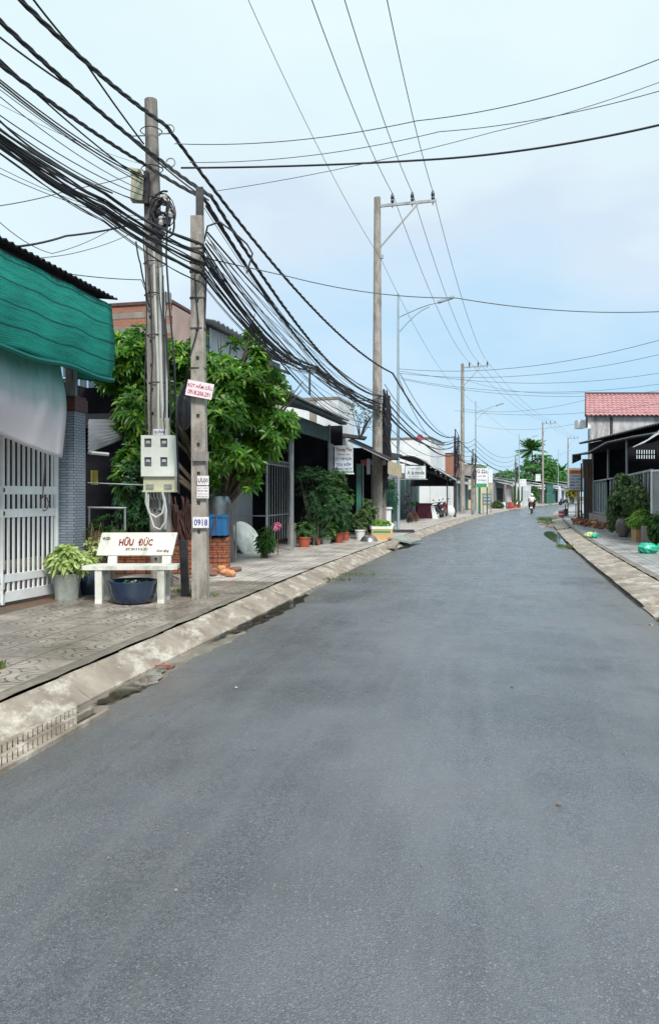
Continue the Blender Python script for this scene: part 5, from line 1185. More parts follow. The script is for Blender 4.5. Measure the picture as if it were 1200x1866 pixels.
m = MB(); rectp(m, 668, 674, 836, 864, 26.4, .2); rectp(m, 676, 703, 838, 847, 27, .2); m.build('rolled_tarp', M['tin_light'], s2)
m = MB(); rectp(m, 676, 694, 850, 970, 29.5, .4); rectp(m, 664, 676, 930, 960, 29, .3); m.build('cabinet', M['wall_grey'], s2)
fr2 = thing('rack', 'thin metal rack standing in the dark shop doorway', 'rack', G(672, 975)); m = MB()
for u in (662, 674): m.beam(P(u, 912, 27), P(u, 965, 27), .03)
m.beam(P(660, 911, 27), P(677, 911, 27), .03); m.beam(P(661, 880, 27), P(661, 912, 27), .02); m.build('frame', M['galv'], fr2)
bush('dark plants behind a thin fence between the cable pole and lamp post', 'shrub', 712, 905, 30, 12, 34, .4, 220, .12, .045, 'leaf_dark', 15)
m = MB()
for i in range(8): u = 702+i*2.6; m.beam(P(u, 893, 29.5), P(u, 970, 29.5), .02)
m.beam(P(700, 893, 29.5), P(723, 893, 29.5), .025); tag(m.build('fence', M['green_door']), 'short dark green bar fence between the cable pole and lamp post', 'fence')
# ================================================================ LEFT SIDE, FARTHER
ks = thing('fashion_shop', 'shop with an arched dark tin awning edged in white, hung with a small name board', 'shop', G(760, 950))
KM = fr(46, -3.9, PZ)
m = MB(KM); m.b(-6, 0, 0, 8, 0, 3.3); m.build('wall', M['wall_grey'], ks)
for k, y in enumerate((.6, 2.4, 4.4, 6.3)): m = MB(KM); m.b(0.0, .03, y, y+1.1, 0, 2.5); m.build('door', M['wall_teal'], ks)
m = MB(KM); m.b(-1.2, -.35, -.04, -.0, 0, 2.4); m.build('door', M['wall_teal'], ks); m = MB(KM); m.b(-2.6, -1.7, -.04, 0, 0, 2.4); m.build('door', M['wall_teal'], ks)
m = MB(); A_ = P(722, 832, 40); B_ = P(790, 853, 41); C_ = P(831, 877, 51); D_ = P(770, 848, 52)
m.sheet(A_, B_, C_, D_, 1, 6, .02, 14, .04, fn=lambda u, v: Vector((0, 0, .28*math.sin(u*math.pi)))); m.build('awning', M['tin_dark'], ks)
m = MB(); m.tube([A_.lerp(B_, s)+Vector((0, -.03, .28*math.sin(s*math.pi)+.03)) for s in np.linspace(0, 1, 9)]+[B_.lerp(C_, s)+Vector((0, 0, .05)) for s in np.linspace(.1, 1, 8)], .05, 5); m.build('awning_edge', M['wall_white'], ks)
m = MB()
for k in range(7):
    vv = 849+k*5.6; a = P(738, vv, 51.2-k*.1); b = P(min(829, 786+(vv-850)*1.55), vv, 51.2-k*.1); m.sheet(a+Vector((0, .3, -.12)), b+Vector((0, .3, -.12)), b+Vector((0, .3, .09)), a+Vector((0, .3, .09)), th=.02)
m.build('underside_shade', M['tin_dark'], ks)  # dark slats added in place of the awning's shaded underside
for k in range(5): m = MB(); a = A_.lerp(D_, (k+.5)/5); b = B_.lerp(C_, (k+.5)/5); m.beam(a-Vector((0, 0, .25)), b-Vector((0, 0, .2)), .06, .08); m.build('rafter', M['steel_dark'], ks)
m = MB(); m.tube([P(814, 870, 48), P(814, 944-6, 48)], .04, 6); m.build('post', M['steel_dark'], ks)
m = MB(); a = P(784, 882, 56); b = P(826, 882, 60); m.sheet(Vector((a.x, a.y, PZ)), Vector((b.x, b.y, PZ)), Vector((b.x, b.y, 2.6)), Vector((a.x, a.y, 2.6)), th=.1)
tag(m.build('garden_wall', M['wall_white']), 'white wall seen under the arched awning behind the parked motorbikes', 'wall')
nb = thing('shop_sign', 'small white name board hanging under the arched awning', 'sign', P(757, 872, 39.5)); yn = 39.6
m = MB(); rectp(m, 738, 775, 849, 872, yn); pn = m.build('panel', M['sign_white'], nb)
text('A la mode', M['black_paint'], pn, P(757, 861, yn), (1, 0, 0), (0, 0, 1), 8/FP*yn, 31/FP*yn, off=.02)
text('THỜI TRANG', M['black_paint'], pn, P(757, 854, yn), (1, 0, 0), (0, 0, 1), 2.8/FP*yn, 24/FP*yn)
text('ĐT: 0918 206 291', M['black_paint'], pn, P(757, 868.5, yn), (1, 0, 0), (0, 0, 1), 2.5/FP*yn, 26/FP*yn)
m = MB(); rectp(m, 728, 737, 845, 862, yn+.1); m.build('side_panel', M['sign_white'], nb)
m = MB(); m.beam(P(720, 873.5, yn), P(778, 873.5, yn), .04); m.beam(P(739, 849, yn), P(739, 838, yn), .03); m.beam(P(773, 849, yn), P(773, 845, yn), .03); m.build('bar', M['galv'], nb)
wb = thing('white_house', 'plain white block above the arched awning, with a red dish on top', 'house', G(760, 945))
WM = fr(60, -4.0, PZ); m = MB(WM); m.b(-3.6, -.2, 0, 7, 0, 6.0); m.b(-1.5, -.2, 7, 8, 0, 5.5); m.build('wall', M['wall_white'], wb)
m = MB(WM); m.b(-3.7, -.1, -.1, 7.1, 6.0, 6.1); m.build('parapet', M['conc_raw'], wb)
ds = thing('satellite_dish', 'dark red satellite dish on the white house roof', 'satellite dish', P(764, 808, 59.4))
rt = Matrix.Rotation(R(20), 3, 'Z') @ Matrix.Rotation(R(75), 3, 'X'); m = MB(); m.lathe([(.27, .1), (.25, .06), (.16, .01), (.02, -.02), (.02, -.04), (.16, -.02), (.27, .07)], P(764, 798, 59.4), 16, m=rt); m.build('bowl', M['dish_red'], ds, True)
m = MB(); m.tube([P(764, 812, 59.6), P(764, 799, 59.5)], .03, 5); m.build('mast', M['galv'], ds)
bw = thing('brick_house', 'small bare orange brick gable wall beyond the red dish', 'house', G(815, 938)); BM2 = fr(75, -4.2, PZ)
m = MB(BM2); m.b(-2.4, -.5, 0, 6, 0, 5.7); m.build('wall', M['brick_bare'], bw)
m = MB(BM2); m.b(-2.5, -.4, -.1, 6.1, 5.7, 5.8); m.build('coping', M['wall_white'], bw)
# motorbikes (prototype is the ridden one)
def motorbike(label, mat):
    t = thing('motorbike', label, 'motorbike', (0, 0, 0))
    for y in (-.62, .62):
        m = MB(); rt = Matrix.Rotation(R(90), 3, 'Y'); m.lathe([(.20, -.04), (.27, -.045), (.285, 0), (.27, .045), (.20, .04)], (0, y, .285), 20, m=rt); ty = m.build('wheel', M['rubber'], t, True)
        m = MB(); m.lathe([(.03, -.05), (.2, -.02), (.2, .02), (.03, .05)], (0, y, .285), 14, m=rt); m.build('rim', M['steel'], ty)
    m = MB()
    m.ico((0, -.25, .62), .3, 2, (.42, 1.35, .38)); m.ico((0, .05, .45), .25, 2, (.5, 1.3, .55)); m.ico((0, .48, .72), .24, 2, (.75, .5, 1.15)); m.beam((0, .1, .3), (0, .45, .55), .3, .1)
    m.tube([(0, .55, .9), (0, .64, .3)], .05, 6); m.ico((0, .62, .52), .16, 2, (.6, 1.4, .35)); m.build('body', M[mat], t, True)
    m = MB(); m.box((0, -.30, .80), (.27, .75, .09), top=.85); bx_ = m.build('seat', M['rubber'], t)
    m = MB(); m.tube([(-.34, .36, .98), (-.12, .46, 1.0), (.12, .46, 1.0), (.34, .36, .98)], .018, 6); m.build('handlebar', M['steel_dark'], t)
    m = MB()
    for s in (-1, 1): m.tube([(s*.22, .42, 1.0), (s*.30, .42, 1.15)], .008, 4); m.ico((s*.32, .42, 1.18), .06, 1, (1, .3, .8))
    m.build('mirror', M['steel_dark'], t)
    m = MB(); m.box((0, -.70, .70), (.20, .05, .09)); m.build('tail_light', M['tail'], t)
    m = MB(); m.box((0, -.80, .52), (.19, .01, .14), rx=R(-15)); m.build('number_plate', M['wall_white'], t)
    m = MB(); m.beam((0, -.66, .66), (0, -.86, .38), .12, .02); m.build('mudguard', M['rubber'], t)
    m = MB(); m.tube([(.14, .0, .25), (.16, -.55, .32), (.16, -.72, .36)], [.03, .045, .05], 7); m.build('exhaust', M['steel'], t)
    return t
mo = motorbike('dark motorbike ridden away along the right of the road', 'bike_body')
kids = []
def parked(u, v, rz, label, mat=None):
    c = copy_tree(mo); c.location = G(u, v); c.rotation_euler = (R(0), R(-7), rz); c['label'] = label; c['group'] = 'motorbikes parked under the arched awning'
    if mat:
        for ch in [x for x in bpy.data.objects if x.parent is c and x.name.startswith('body')]:
            ch.data = ch.data.copy(); ch.data.materials[0] = M[mat]
    return c
parked(798, 944, R(-25), 'black motorbike parked nearest the wine-coloured stall under the arched awning')
parked(810, 942, R(-18), 'red motorbike parked beside the white plastic chair under the arched awning', 'bike_red')
parked(790, 937, R(-40), 'dark motorbike parked deepest under the arched awning')
mo.location = Vector(((968-600)/FP*67.5, 67.5, .03)); mo.rotation_euler = (0, 0, -math.atan(slope(67.5)))
# rider, one skinned body with clothing
def figure(verts, edges, radii, name, mat, parent=None, sub=1):
    me = bpy.data.meshes.new(name); me.from_pydata(verts, edges, []); o = bpy.data.objects.new(name, me); COL.objects.link(o)
    sk = o.modifiers.new('skin', 'SKIN'); s = o.modifiers.new('sub', 'SUBSURF'); s.levels = sub; s.render_levels = sub
    for i, r_ in enumerate(radii): me.skin_vertices[0].data[i].radius = (r_, r_) if not isinstance(r_, tuple) else r_
    me.skin_vertices[0].data[0].use_root = True
    bpy.context.view_layer.update(); d = bpy.data.meshes.new_from_object(o.evaluated_get(bpy.context.evaluated_depsgraph_get()))
    bpy.data.objects.remove(o); d.materials.clear(); d.materials.append(M[mat]); d.polygons.foreach_set('use_smooth', [True]*len(d.polygons))
    o = bpy.data.objects.new(name, d); COL.objects.link(o)
    if parent is not None: o.parent = parent
    return o
rd_ = thing('person', 'rider in a pale shirt and white helmet seated on the moving motorbike', 'person', (0, 0, 0))
v = [(0, -.18, .90), (0, -.16, 1.12), (0, -.08, 1.34), (0, -.03, 1.44), (0, .01, 1.55), (0, .03, 1.66),
     (.17, -.08, 1.36), (.30, .08, 1.15), (.30, .32, 1.03), (-.17, -.08, 1.36), (-.30, .08, 1.15), (-.30, .32, 1.03),
     (.12, -.14, .90), (.24, .22, .86), (.20, .20, .42), (.20, .30, .36), (-.12, -.14, .90), (-.24, .22, .86), (-.20, .20, .42), (-.20, .30, .36)]
e = [(0, 1), (1, 2), (2, 3), (3, 4), (4, 5), (2, 6), (6, 7), (7, 8), (2, 9), (9, 10), (10, 11), (0, 12), (12, 13), (13, 14), (14, 15), (0, 16), (16, 17), (17, 18), (18, 19)]
r = [.15, .145, .15, .06, .075, .08, .07, .045, .03, .07, .045, .03, .10, .075, .05, .04, .10, .075, .05, .04]
figure(v, e, r, 'body', 'skin', rd_)
v2 = [(0, -.18, .93), (0, -.17, 1.12), (0, -.09, 1.33), (.19, -.08, 1.36), (.31, .09, 1.15), (-.19, -.08, 1.36), (-.31, .09, 1.15), (0, -.04, 1.40)]
figure(v2, [(0, 1), (1, 2), (2, 3), (3, 4), (2, 5), (5, 6), (2, 7)], [(.21, .17), (.20, .165), (.20, .16), .095, .065, .095, .065, .085], 'shirt', 'shirt', rd_)
v3 = [(0, -.18, .88), (.13, -.12, .89), (.25, .22, .86), (.21, .19, .5), (-.13, -.12, .89), (-.25, .22, .86), (-.21, .19, .5)]
figure(v3, [(0, 1), (1, 2), (2, 3), (0, 4), (4, 5), (5, 6)], [.165, .125, .095, .07, .125, .095, .07], 'trousers', 'trousers', rd_)
m = MB(); m.ico((0, .02, 1.64), .145, 3, (.95, 1.08, .95)); h_ = m.build('helmet', M['helmet'], rd_, True)
rd_.location = mo.location.copy(); rd_.rotation_euler = mo.rotation_euler.copy()
# stall things under the awning
m = MB(); c = G(772, 944); m.box(c+Vector((0, 0, .45)), (1.0, 1.0, .9), top=.9); tb = thing('stall_table', 'small stall table draped in wine-coloured cloth under the arched awning', 'table', c); m.build('cloth', M['red_cloth'], tb)
m = MB(); m.box(c+Vector((0, 0, .92)), (1.05, 1.05, .05)); m.build('table_top', M['steel_dark'], tb)
m = MB(); c = G(787, 945); m.sheet(c+Vector((.0, -.1, 0)), c+Vector((.35, -.1, 0)), c+Vector((.1, 0, .8)), c+Vector((-.1, 0, .8)), 4, 4, .02, 2, .02); tag(m.build('white_banner', M['wall_white']), 'white leaning cloth banner at the right of the wine-coloured stall', 'banner')
c = G(755, 944); st2 = thing('plastic_stool', 'red plastic stool with a green basin, left of the wine-coloured stall', 'stool', c)
m = MB()
for sx in (-1, 1):
    for sy in (-1, 1): m.tube([c+Vector((sx*.26, sy*.26, 0)), c+Vector((sx*.2, sy*.2, .75))], .045, 5)
m.box(c+Vector((0, 0, .76)), (.5, .5, .06)); m.box(c+Vector((0, 0, .4)), (.5, .5, .05)); m.build('stool_frame', M['red_plastic'], st2)
m = MB(); m.lathe([(.22, 0), (.27, .15), (.30, .24), (.27, .24), (.2, .02)], c+Vector((0, 0, .8)), 14); tag(m.build('basin', M['green_plastic'], smooth=True), 'bright green basin on top of the red stool', 'basin')
c = G(752, 952); leaves([(c+Vector((0, 0, .3)), (.22, .2, .25), 1)], 60, .22, .03, 8, 5, .1).build('dry_plant', M['dry']); tag(bpy.data.objects[-1] if False else [o for o in bpy.data.objects if o.name.startswith('dry_plant')][0], 'dry spiky plant at the foot of the red stool', 'plant')
m = MB(); c = G(743, 953); 
for i in range(7): m.ico(c+Vector((random.uniform(-.15, .15), random.uniform(-.1, .1), .12+i*.22)), .15, 1, (1, .8, 1), .25)
tag(m.build('goods_pile', M['black_bag']), 'dark hanging goods piled against the shop post left of the red stool', 'goods')
m = MB(); c = G(820, 944); m.ico(c+Vector((0, 0, .42)), .36, 2, (.8, .7, 1.1), .03); tag(m.build('plastic_chair', M['wall_white'], smooth=True), 'white rounded plastic chair beside the black cable-wrapped pole', 'chair')
# generic small shop houses
def shop(y, dep, d, h, wmat, rmat, label, aw=1.2, door='wall_teal', doors=2, w=7, awm=None, awh=None, name='shop_house', back=.3, win=True):
    F_ = fr(y, d, PZ); t = thing(name, label, 'house', F_.translation)
    m = MB(F_); m.b(-w, 0, 0, dep, 0, h); m.build('wall', M[wmat], t)
    m = MB(F_); m.sheet((-w-.2, -.25, h+.9+back), (-w-.2, dep+.2, h+.9+back), (.25, dep+.2, h+.04), (.25, -.25, h+.04), 1, 1, .03, 14, .03); m.build('roof', M[rmat], t)
    for k in range(doors):
        a = dep*(k+.2)/doors; b = dep*(k+.8)/doors
        m = MB(F_); m.b(.0, .04, a, b, 0, 2.3); o = m.build('door', M[door], t)
        m = MB(F_)
        for z in np.arange(.15, 2.2, .16): m.b(.04, .05, a+.03, b-.03, z, z+.02)
        m.build('slat', M['steel_dark'], o)
    if win: m = MB(F_); m.b(-w*.5, -w*.25, -.04, 0, 1, 2.1); m.build('window', M['glass'], t)
    if aw: 
        m = MB(F_); z = awh or h-.5; m.sheet((.0, -.1, z+.25), (.0, dep+.1, z+.25), (aw, dep+.1, z-.1), (aw, -.1, z-.1), 1, 1, .025, 14, .03); m.build('awning', M[awm or rmat], t)
        for yy in (.1, dep-.1): m = MB(F_); m.tube([(aw-.06, yy, 0), (aw-.06, yy, z-.1)], .035, 5); m.build('post', M['galv'], t)
    return t
shop(62, 13, -3.0, 3.0, 'wall_grey', 'tin', 'long grey-green shop front behind the second tall power pole', .7, 'wall_teal', 5)
shop(83, 5, -2.3, 3.2, 'wall_cream', 'tin', 'narrow cream wall just right of the red and green sign', 0, 'wall_cream', 1)
shop(88.5, 9.5, -2.2, 3.3, 'wall_grey', 'tin', 'shop with a dark slatted shutter and tin porch', 1.2, 'wall_dark', 1, awm='tin')
shop(98.5, 8, -2.2, 3.2, 'wall_pink', 'tin_light', 'faded pink-brown house behind the potted cactus', .8, 'wall_white', 2, awm='tin_light')
shop(107.5, 14, -1.5, 3.4, 'wall_white', 'tin', 'long white wall behind the far motorbike rider', 0, 'wall_white', 1)
shop(122.5, 10, -3.6, 3.6, 'wall_grey', 'tin', 'low tin-roofed house behind the white board', .8, 'wall_teal', 2)
shop(134, 10, -2.4, 3.0, 'wall_pink', 'tin_light', 'pale-roofed brownish house right of the green cabinet', 1.5, 'wall_teal', 3, awm='bright_pane')
shop(145, 10, -1.6, 3.2, 'tin_blue', 'tin_light', 'blue-grey house at the bend below the palms', 1.5, 'wall_dark', 2, awm='tin_light')
shop(156, 11, -1.4, 3.6, 'wall_white', 'tin', 'white-fronted house closing the view at the bend', 1.0, 'wall_grey', 2)
shop(168, 14, -1.2, 4.0, 'wall_grey', 'tin_light', 'farthest tin-roofed house at the bend', 1.0, 'wall_grey', 2)
bhh = thing('flat_roofed_block', 'raw concrete block rising behind the shutter shop', 'house', fr(100, -6, PZ).translation); m = MB(fr(100, -6, PZ)); m.b(-5, 0, 0, 6, 0, 5.6); m.build('wall', M['conc_raw'], bhh); m = MB(fr(100, -6, PZ)); m.b(-5.1, .1, -.1, 6.1, 5.6, 5.75); m.build('coping', M['wall_white'], bhh)
# red/green sign at Y ~ 62
yg = 60.5; s3 = thing('shop_sign', 'tall sign with red figures on white over a green strip, by the second street lamp', 'sign', G(878, 940))
m = MB(); rectp(m, 867, 888, 850, 888, yg); pn = m.build('panel', M['sign_white'], s3)
m = MB(); rectp(m, 867, 886, 881, 888, yg, .01, -.012); m.build('strip', M['green_paint'], pn); m = MB(); rectp(m, 867, 886, 850, 853, yg, .01, -.012); m.build('strip', M['green_paint'], pn)
text('G 22', M['red_paint'], pn, P(876, 859, yg), (1, 0, 0), (0, 0, 1), 7/FP*yg, 15/FP*yg, off=.03); text('A', M['red_paint'], pn, P(885.5, 860, yg), (1, 0, 0), (0, 0, 1), 6/FP*yg, 3.5/FP*yg, off=.03)
text('GIÀY DÉP', M['pink_paint'], pn, P(877, 867.5, yg), (1, 0, 0), (0, 0, 1), 3/FP*yg, 15/FP*yg, off=.03); text('TÚI XÁCH', M['blue_paint'], pn, P(877, 875, yg), (1, 0, 0), (0, 0, 1), 4/FP*yg, 16/FP*yg, off=.02)
m = MB(); rectp(m, 871, 875, 888, 938, yg, .1); rectp(m, 886, 888, 845, 938, yg+.05, .08); m.build('post', M['green_door'], s3)
m = MB(); rectp(m, 889, 897, 855, 880, yg+1.5); tag(m.build('banner', M['sign_white']), 'small white banner just right of the red and green sign', 'banner')
s4 = thing('standing_banner', 'dark grey lettered board standing low on the pavement by the second lamp', 'sign', G(886, 935)); yq = 61.5
m = MB(); rectp(m, 878, 895, 899, 921, yq); pn = m.build('panel', M['wall_grey'], s4)
for k, s in enumerate(('SỬA XE', 'VÁ VỎ', 'THAY NHỚT')): text(s, M['sign_white'], pn, P(886.5, 903.5+k*6, yq), (1, 0, 0), (0, 0, 1), 3.4/FP*yq, 13/FP*yq, off=.02)
m = MB(); rectp(m, 879, 880, 921, 934, yq, .04); rectp(m, 893, 894, 921, 934, yq, .04); m.build('leg', M['steel_dark'], s4)
s5 = thing('shop_sign', 'small white sign with pink writing above the long white wall', 'sign', G(950, 925)); yr = 104
m = MB(); rectp(m, 945, 958, 873, 885, yr); pn = m.build('panel', M['sign_white'], s5)
for k, s in enumerate(('PHỤ TÙNG', 'ĐỒ CŨ')): text(s, M['pink_paint'], pn, P(951.5, 876.5+k*5, yr), (1, 0, 0), (0, 0, 1), 2.6/FP*yr, 10/FP*yr, off=.02)
m = MB(); rectp(m, 951, 952, 885, 924, yr, .06); m.build('post', M['galv'], s5)
s6 = thing('white_board', 'blank white board fixed to the third tall pole', 'sign', P(979, 877, 125)); m = MB(); rectp(m, 975, 984, 864.5, 876.5, 125, .06); m.build('panel', M['wall_white'], s6); m = MB(); rectp(m, 974.3, 984.7, 863.8, 864.5, 125, .1); rectp(m, 974.3, 984.7, 876.5, 877.2, 125, .1); m.build('frame', M['galv'], s6)
m = MB(); rectp(m, 996, 1007, 883, 899, 133, 1.4); rectp(m, 995, 1009, 900, 917.5, 132.6, 1.8); rectp(m, 995.5, 1007.5, 881.5, 883, 132.9, 1.6); cbn = m.build('steel_cabinet', M['green_door']); tag(cbn, 'dark green steel cabinet stacked in two at the far roadside', 'cabinet')
# foliage along the far left
bush('rounded shrub in a low bed before the shutter shop', 'shrub', 906, 920, 84, 12, 7, .5, 220, .22, .09, 'leaf_olive', 21)
def cactus(u, v, h, label, seed):
    b0 = G(u, v); t = thing('potted_cactus', label, 'potted plant', b0, 'potted cacti at the low pole'); rn = random.Random(seed)
    m = MB(); m.lathe([(.2, 0), (.26, .4), (.28, .42), (.24, .42)], b0, 12); m.build('pot', M['terracotta'], t, True)
    m = MB()
    for i in range(5):
        a = rn.uniform(0, 6.28); r_ = rn.uniform(.05, .5); m.tube([b0+Vector((0, 0, .4)), b0+Vector((r_*math.cos(a), r_*.3*math.sin(a), .9)), b0+Vector((r_*math.cos(a)*1.1, r_*.3*math.sin(a), h*rn.uniform(.7, 1)))], [.09, .10, .07], 7)
    m.build('stem', M['leaf_olive'], t, True)
cactus(936, 925, 3.1, 'tall multi-stemmed cactus in a red pot before the low pole', 3); cactus(944, 925.5, 2.6, 'shorter cactus in a red pot beside the tall one', 4)
for k, (u, mt) in enumerate(((917, 'wall_white'), (922, 'steel'), (927, 'red_plastic'), (931, 'terracotta'))):
    c = G(u, 926.5); m = MB(); m.lathe([(.22, 0), (.3, .3), (.26, .5), (.28, .7), (.24, .7)], c, 10); tag(m.build('jar', M[mt], smooth=True), ('white', 'silver', 'bright red', 'brick red')[k]+' jar in the row on the far left pavement before the cacti', 'jar', 'jars on the far pavement')
bush('green shrubbery filling the doorway right of the long white wall', 'shrub', 972, 901, 122, 9, 15, 1.2, 300, .35, .15, 'leaf_mid', 23)
tree('tree', 'low dark tree crown above the roofs left of the coconut palm', 'tree', Vector(((925-600)/FP*125, 125, PZ)), [(P(925, 872, 125), (2.6, 2.0, 1.4), 1), (P(912, 876, 125), (1.5, 1.5, 1.0), .6)], 420, .5, .22, 'leaf_far', .2, None, 31, 5, .2, .6)
tree('tree', 'large rounded green tree behind the third tall pole', 'tree', Vector(((980-600)/FP*165, 165, PZ)), [(P(970, 862, 165), (3.6, 3.0, 2.9), 1.3), (P(992, 850, 165), (3.0, 3, 2.6), 1.2), (P(975, 845, 165), (2.6, 2.5, 2.2), 1), (P(1002, 870, 165), (2.8, 2.5, 2.6), 1), (P(955, 875, 165), (2.0, 2, 2.0), .6), (P(985, 885, 163), (3.4, 2, 1.8), .8)], 1700, .55, .24, 'leaf_far', .35, None, 33, 5, .25, .5)
tree('tree', 'yellowish green tree just right of the third tall pole, below the palms', 'tree', Vector(((1012-600)/FP*175, 175, PZ)), [(P(1010, 876, 175), (2.6, 2.2, 2.0), 1), (P(1024, 880, 175), (2.4, 2.2, 1.8), 1)], 500, .5, .22, 'leaf_far', .25, None, 34, 5, .2, .5)
def palm(u, v, Y, Rr, label, seed, nf=20):
    top = P(u, v, Y); b0 = Vector((top.x+.6, Y, PZ)); t = thing('coconut_palm', label, 'palm tree', b0, 'coconut palms beyond the bend'); rn = random.Random(seed)
    m = MB(); m.tube([b0, b0.lerp(top, .4)+Vector((.15, 0, 0)), top], [.26, .18, .14], 8); m.build('trunk', M['bark'], t, True)
    m = MB()
    for i in range(nf):
        a = i*2.4+rn.uniform(-.2, .2); el = rn.uniform(-.45, 1.45); d = Vector((math.cos(a), math.sin(a), 0)); L_ = Rr*rn.uniform(.85, 1.1); pts = []
        for k in range(9):
            s = k/8; pts.append(top+d*L_*s*math.cos(el*(1-s*.25))+Vector((0, 0, L_*(math.sin(el)*s-.25*s*s))))
        m.tube(pts, [.05*(1-k/9)+.01 for k in range(9)], 4)
        for k in range(1, 24):
            s = k/24; f_ = s*8; i0 = int(f_); q = pts[i0].lerp(pts[min(i0+1, 8)], f_-i0); tn = (pts[min(i0+1, 8)]-pts[i0]).normalized(); sd_ = tn.cross(Vector((0, 0, 1)))
            if sd_.length < 1e-3: continue
            sd_.normalize(); ll = Rr*.27*math.sin(math.pi*(s*.85+.1))
            for sg_ in (-1, 1):
                e_ = q+sd_*sg_*ll+tn*ll*.5-Vector((0, 0, ll*rn.uniform(.25, .6))); w_ = tn*.13
                m.add([q-w_, q+w_, e_], [(0, 1, 2)])
    m.build('crown', M['leaf_far'], t)
palm(968, 820, 185, 4.1, 'tall coconut palm standing out above the round tree', 1, 28)
palm(1023, 858, 185, 2.6, 'small palm left of the farthest tall pole', 2, 18); palm(1041, 866, 190, 2.6, 'small palm right of the farthest tall pole', 3, 18)
# people and vehicle blobs in the far distance: a parked motorbike with a blue cover
parked(1027, 921, R(40), 'tiny dark motorbike parked by the far pale-roofed house')['group'] = 'motorbikes parked in the distance'
# ================================================================ RIGHT SIDE
def fpt0(u, Y): return Vector(((u-600)/FP*Y, Y, PZ))
FY = [22.4, 27, 32, 37, 41.7]
hall = thing('open_hall', 'dark open-fronted tin hall with slender posts on the right', 'hall', rd(32, ROADW+2.6, PZ))
eL = P(1048, 822, 42); eR = P(1200, 783, 25)
dirh = (eR-eL); dirh.z = 0; dirh.normalize(); inn = Vector((-dirh.y, dirh.x, 0)); inn = inn if inn.x > 0 else -inn
eN = eR+dirh*6
m = MB(); up1 = Vector((0, 0, 1))
a = P(1054, 808, 41.5); b = P(1200, 781, 26); b2 = b+(b-a).normalized()*7; b2.z = b.z
m.sheet(a, b2, b2+inn*7+up1*1.3, a+inn*7+up1*1.3, 1, 1, .03, 60, .03); m.build('roof', M['tin_dark'], hall)
m = MB(); m.beam(a-inn*.02+up1*.03, b2-inn*.02+up1*.03, .03, .03); m.build('roof_edge', M['tin_light'], hall)
m = MB(); m.sheet(P(1054, 824, 41.8)+inn*.5, P(1290, 775, 21)+inn*.5, b2+inn*.5, a+inn*.5, th=.04); m.build('gap_shade', M['wall_dark'], hall)  # added dark sheet for the shade between roof and canopy
a2 = P(1043, 829, 42.5); m = MB(); pts_ = [a2, P(1070, 826, 37), P(1104, 807, 32), P(1150, 797, 27.5), P(1200, 789, 24.5)]; pts_.append(pts_[-1]+dirh*6)
for i in range(len(pts_)-1): m.sheet(pts_[i], pts_[i+1], pts_[i+1]+inn*3+up1*.55, pts_[i]+inn*3+up1*.55, 1, 1, .03, 12, .03)
m.build('canopy', M['tin_dark'], hall)
m = MB()
for i in range(len(pts_)-1): m.beam(pts_[i]+up1*.03, pts_[i+1]+up1*.03, .03, .03)
m.build('canopy_edge', M['tin'], hall)
m = MB(); m.sheet(P(1042, 828, 42.4), P(1058, 828, 42.0), P(1058, 838, 42.0), P(1042, 845, 42.4), 1, 1, .02, 3, .03); m.build('fascia', M['tin_dark'], hall)
m = MB(); m.sheet(P(1152, 814, 24), P(1172, 806, 24), P(1200, 790, 25), P(1180, 800, 25), th=.02); m.sheet(P(1172, 806, 24), P(1215, 780, 24), P(1215, 772, 26), P(1180, 800, 26), th=.02); m.build('loose_sheet', M['tin_light'], hall)
m = MB()
c = [fpt0(1077, 42.2), rd(41.9, ROADW+9.5), rd(15, ROADW+9.5), rd(15, ROADW+2.8)]
def wallseg(m, p, q, z0, z1, th=.12): m.sheet(Vector((p.x, p.y, z0)), Vector((q.x, q.y, z0)), Vector((q.x, q.y, z1)), Vector((p.x, p.y, z1)), th=th)
fz = lambda v: EYE-(v-HOR)/FP*42.2
for u0, u1, z0, z1, z2 in ((1077, 1157, PZ, 4.3, 4.9), (1157, 1193, PZ, fz(836), fz(836)), (1157, 1193, fz(820), 4.9, 5.1), (1193, 1500, PZ, 5.1, 5.7)):
    p, q = fpt0(u0, 42.2), fpt0(u1, 42.2); m.sheet(Vector((p.x, p.y, z0)), Vector((q.x, q.y, z0)), Vector((q.x, q.y, z2)), Vector((p.x, p.y, z1)), th=-.12)
n1 = rd(33, ROADW+8.5); 
p1, p2 = c[1], c[2]; d_ = p2-p1
s0, s1 = .30, .66
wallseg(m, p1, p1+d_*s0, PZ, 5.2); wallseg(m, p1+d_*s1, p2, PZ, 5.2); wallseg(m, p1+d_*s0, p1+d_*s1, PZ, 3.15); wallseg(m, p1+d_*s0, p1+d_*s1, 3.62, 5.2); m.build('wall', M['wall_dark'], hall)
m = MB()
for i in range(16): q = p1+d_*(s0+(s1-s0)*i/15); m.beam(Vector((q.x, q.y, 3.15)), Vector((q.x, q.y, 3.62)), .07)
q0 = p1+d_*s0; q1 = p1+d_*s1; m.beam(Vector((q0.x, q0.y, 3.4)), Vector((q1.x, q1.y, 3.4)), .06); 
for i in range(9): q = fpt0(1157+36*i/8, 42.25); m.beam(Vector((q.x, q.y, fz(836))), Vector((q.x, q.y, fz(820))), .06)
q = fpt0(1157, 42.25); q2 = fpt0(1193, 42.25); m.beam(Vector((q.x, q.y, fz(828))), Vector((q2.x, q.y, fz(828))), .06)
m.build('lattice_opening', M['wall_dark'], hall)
m = MB(); q = fpt0(1155, 42.6); q2 = fpt0(1195, 42.6); m.b(q.x, q2.x, 42.6, 42.62, fz(838), fz(818)); m.build('pale_sheet', M['glow_sheet'], hall)  # self-glowing sheet seen through the lattice as daylight
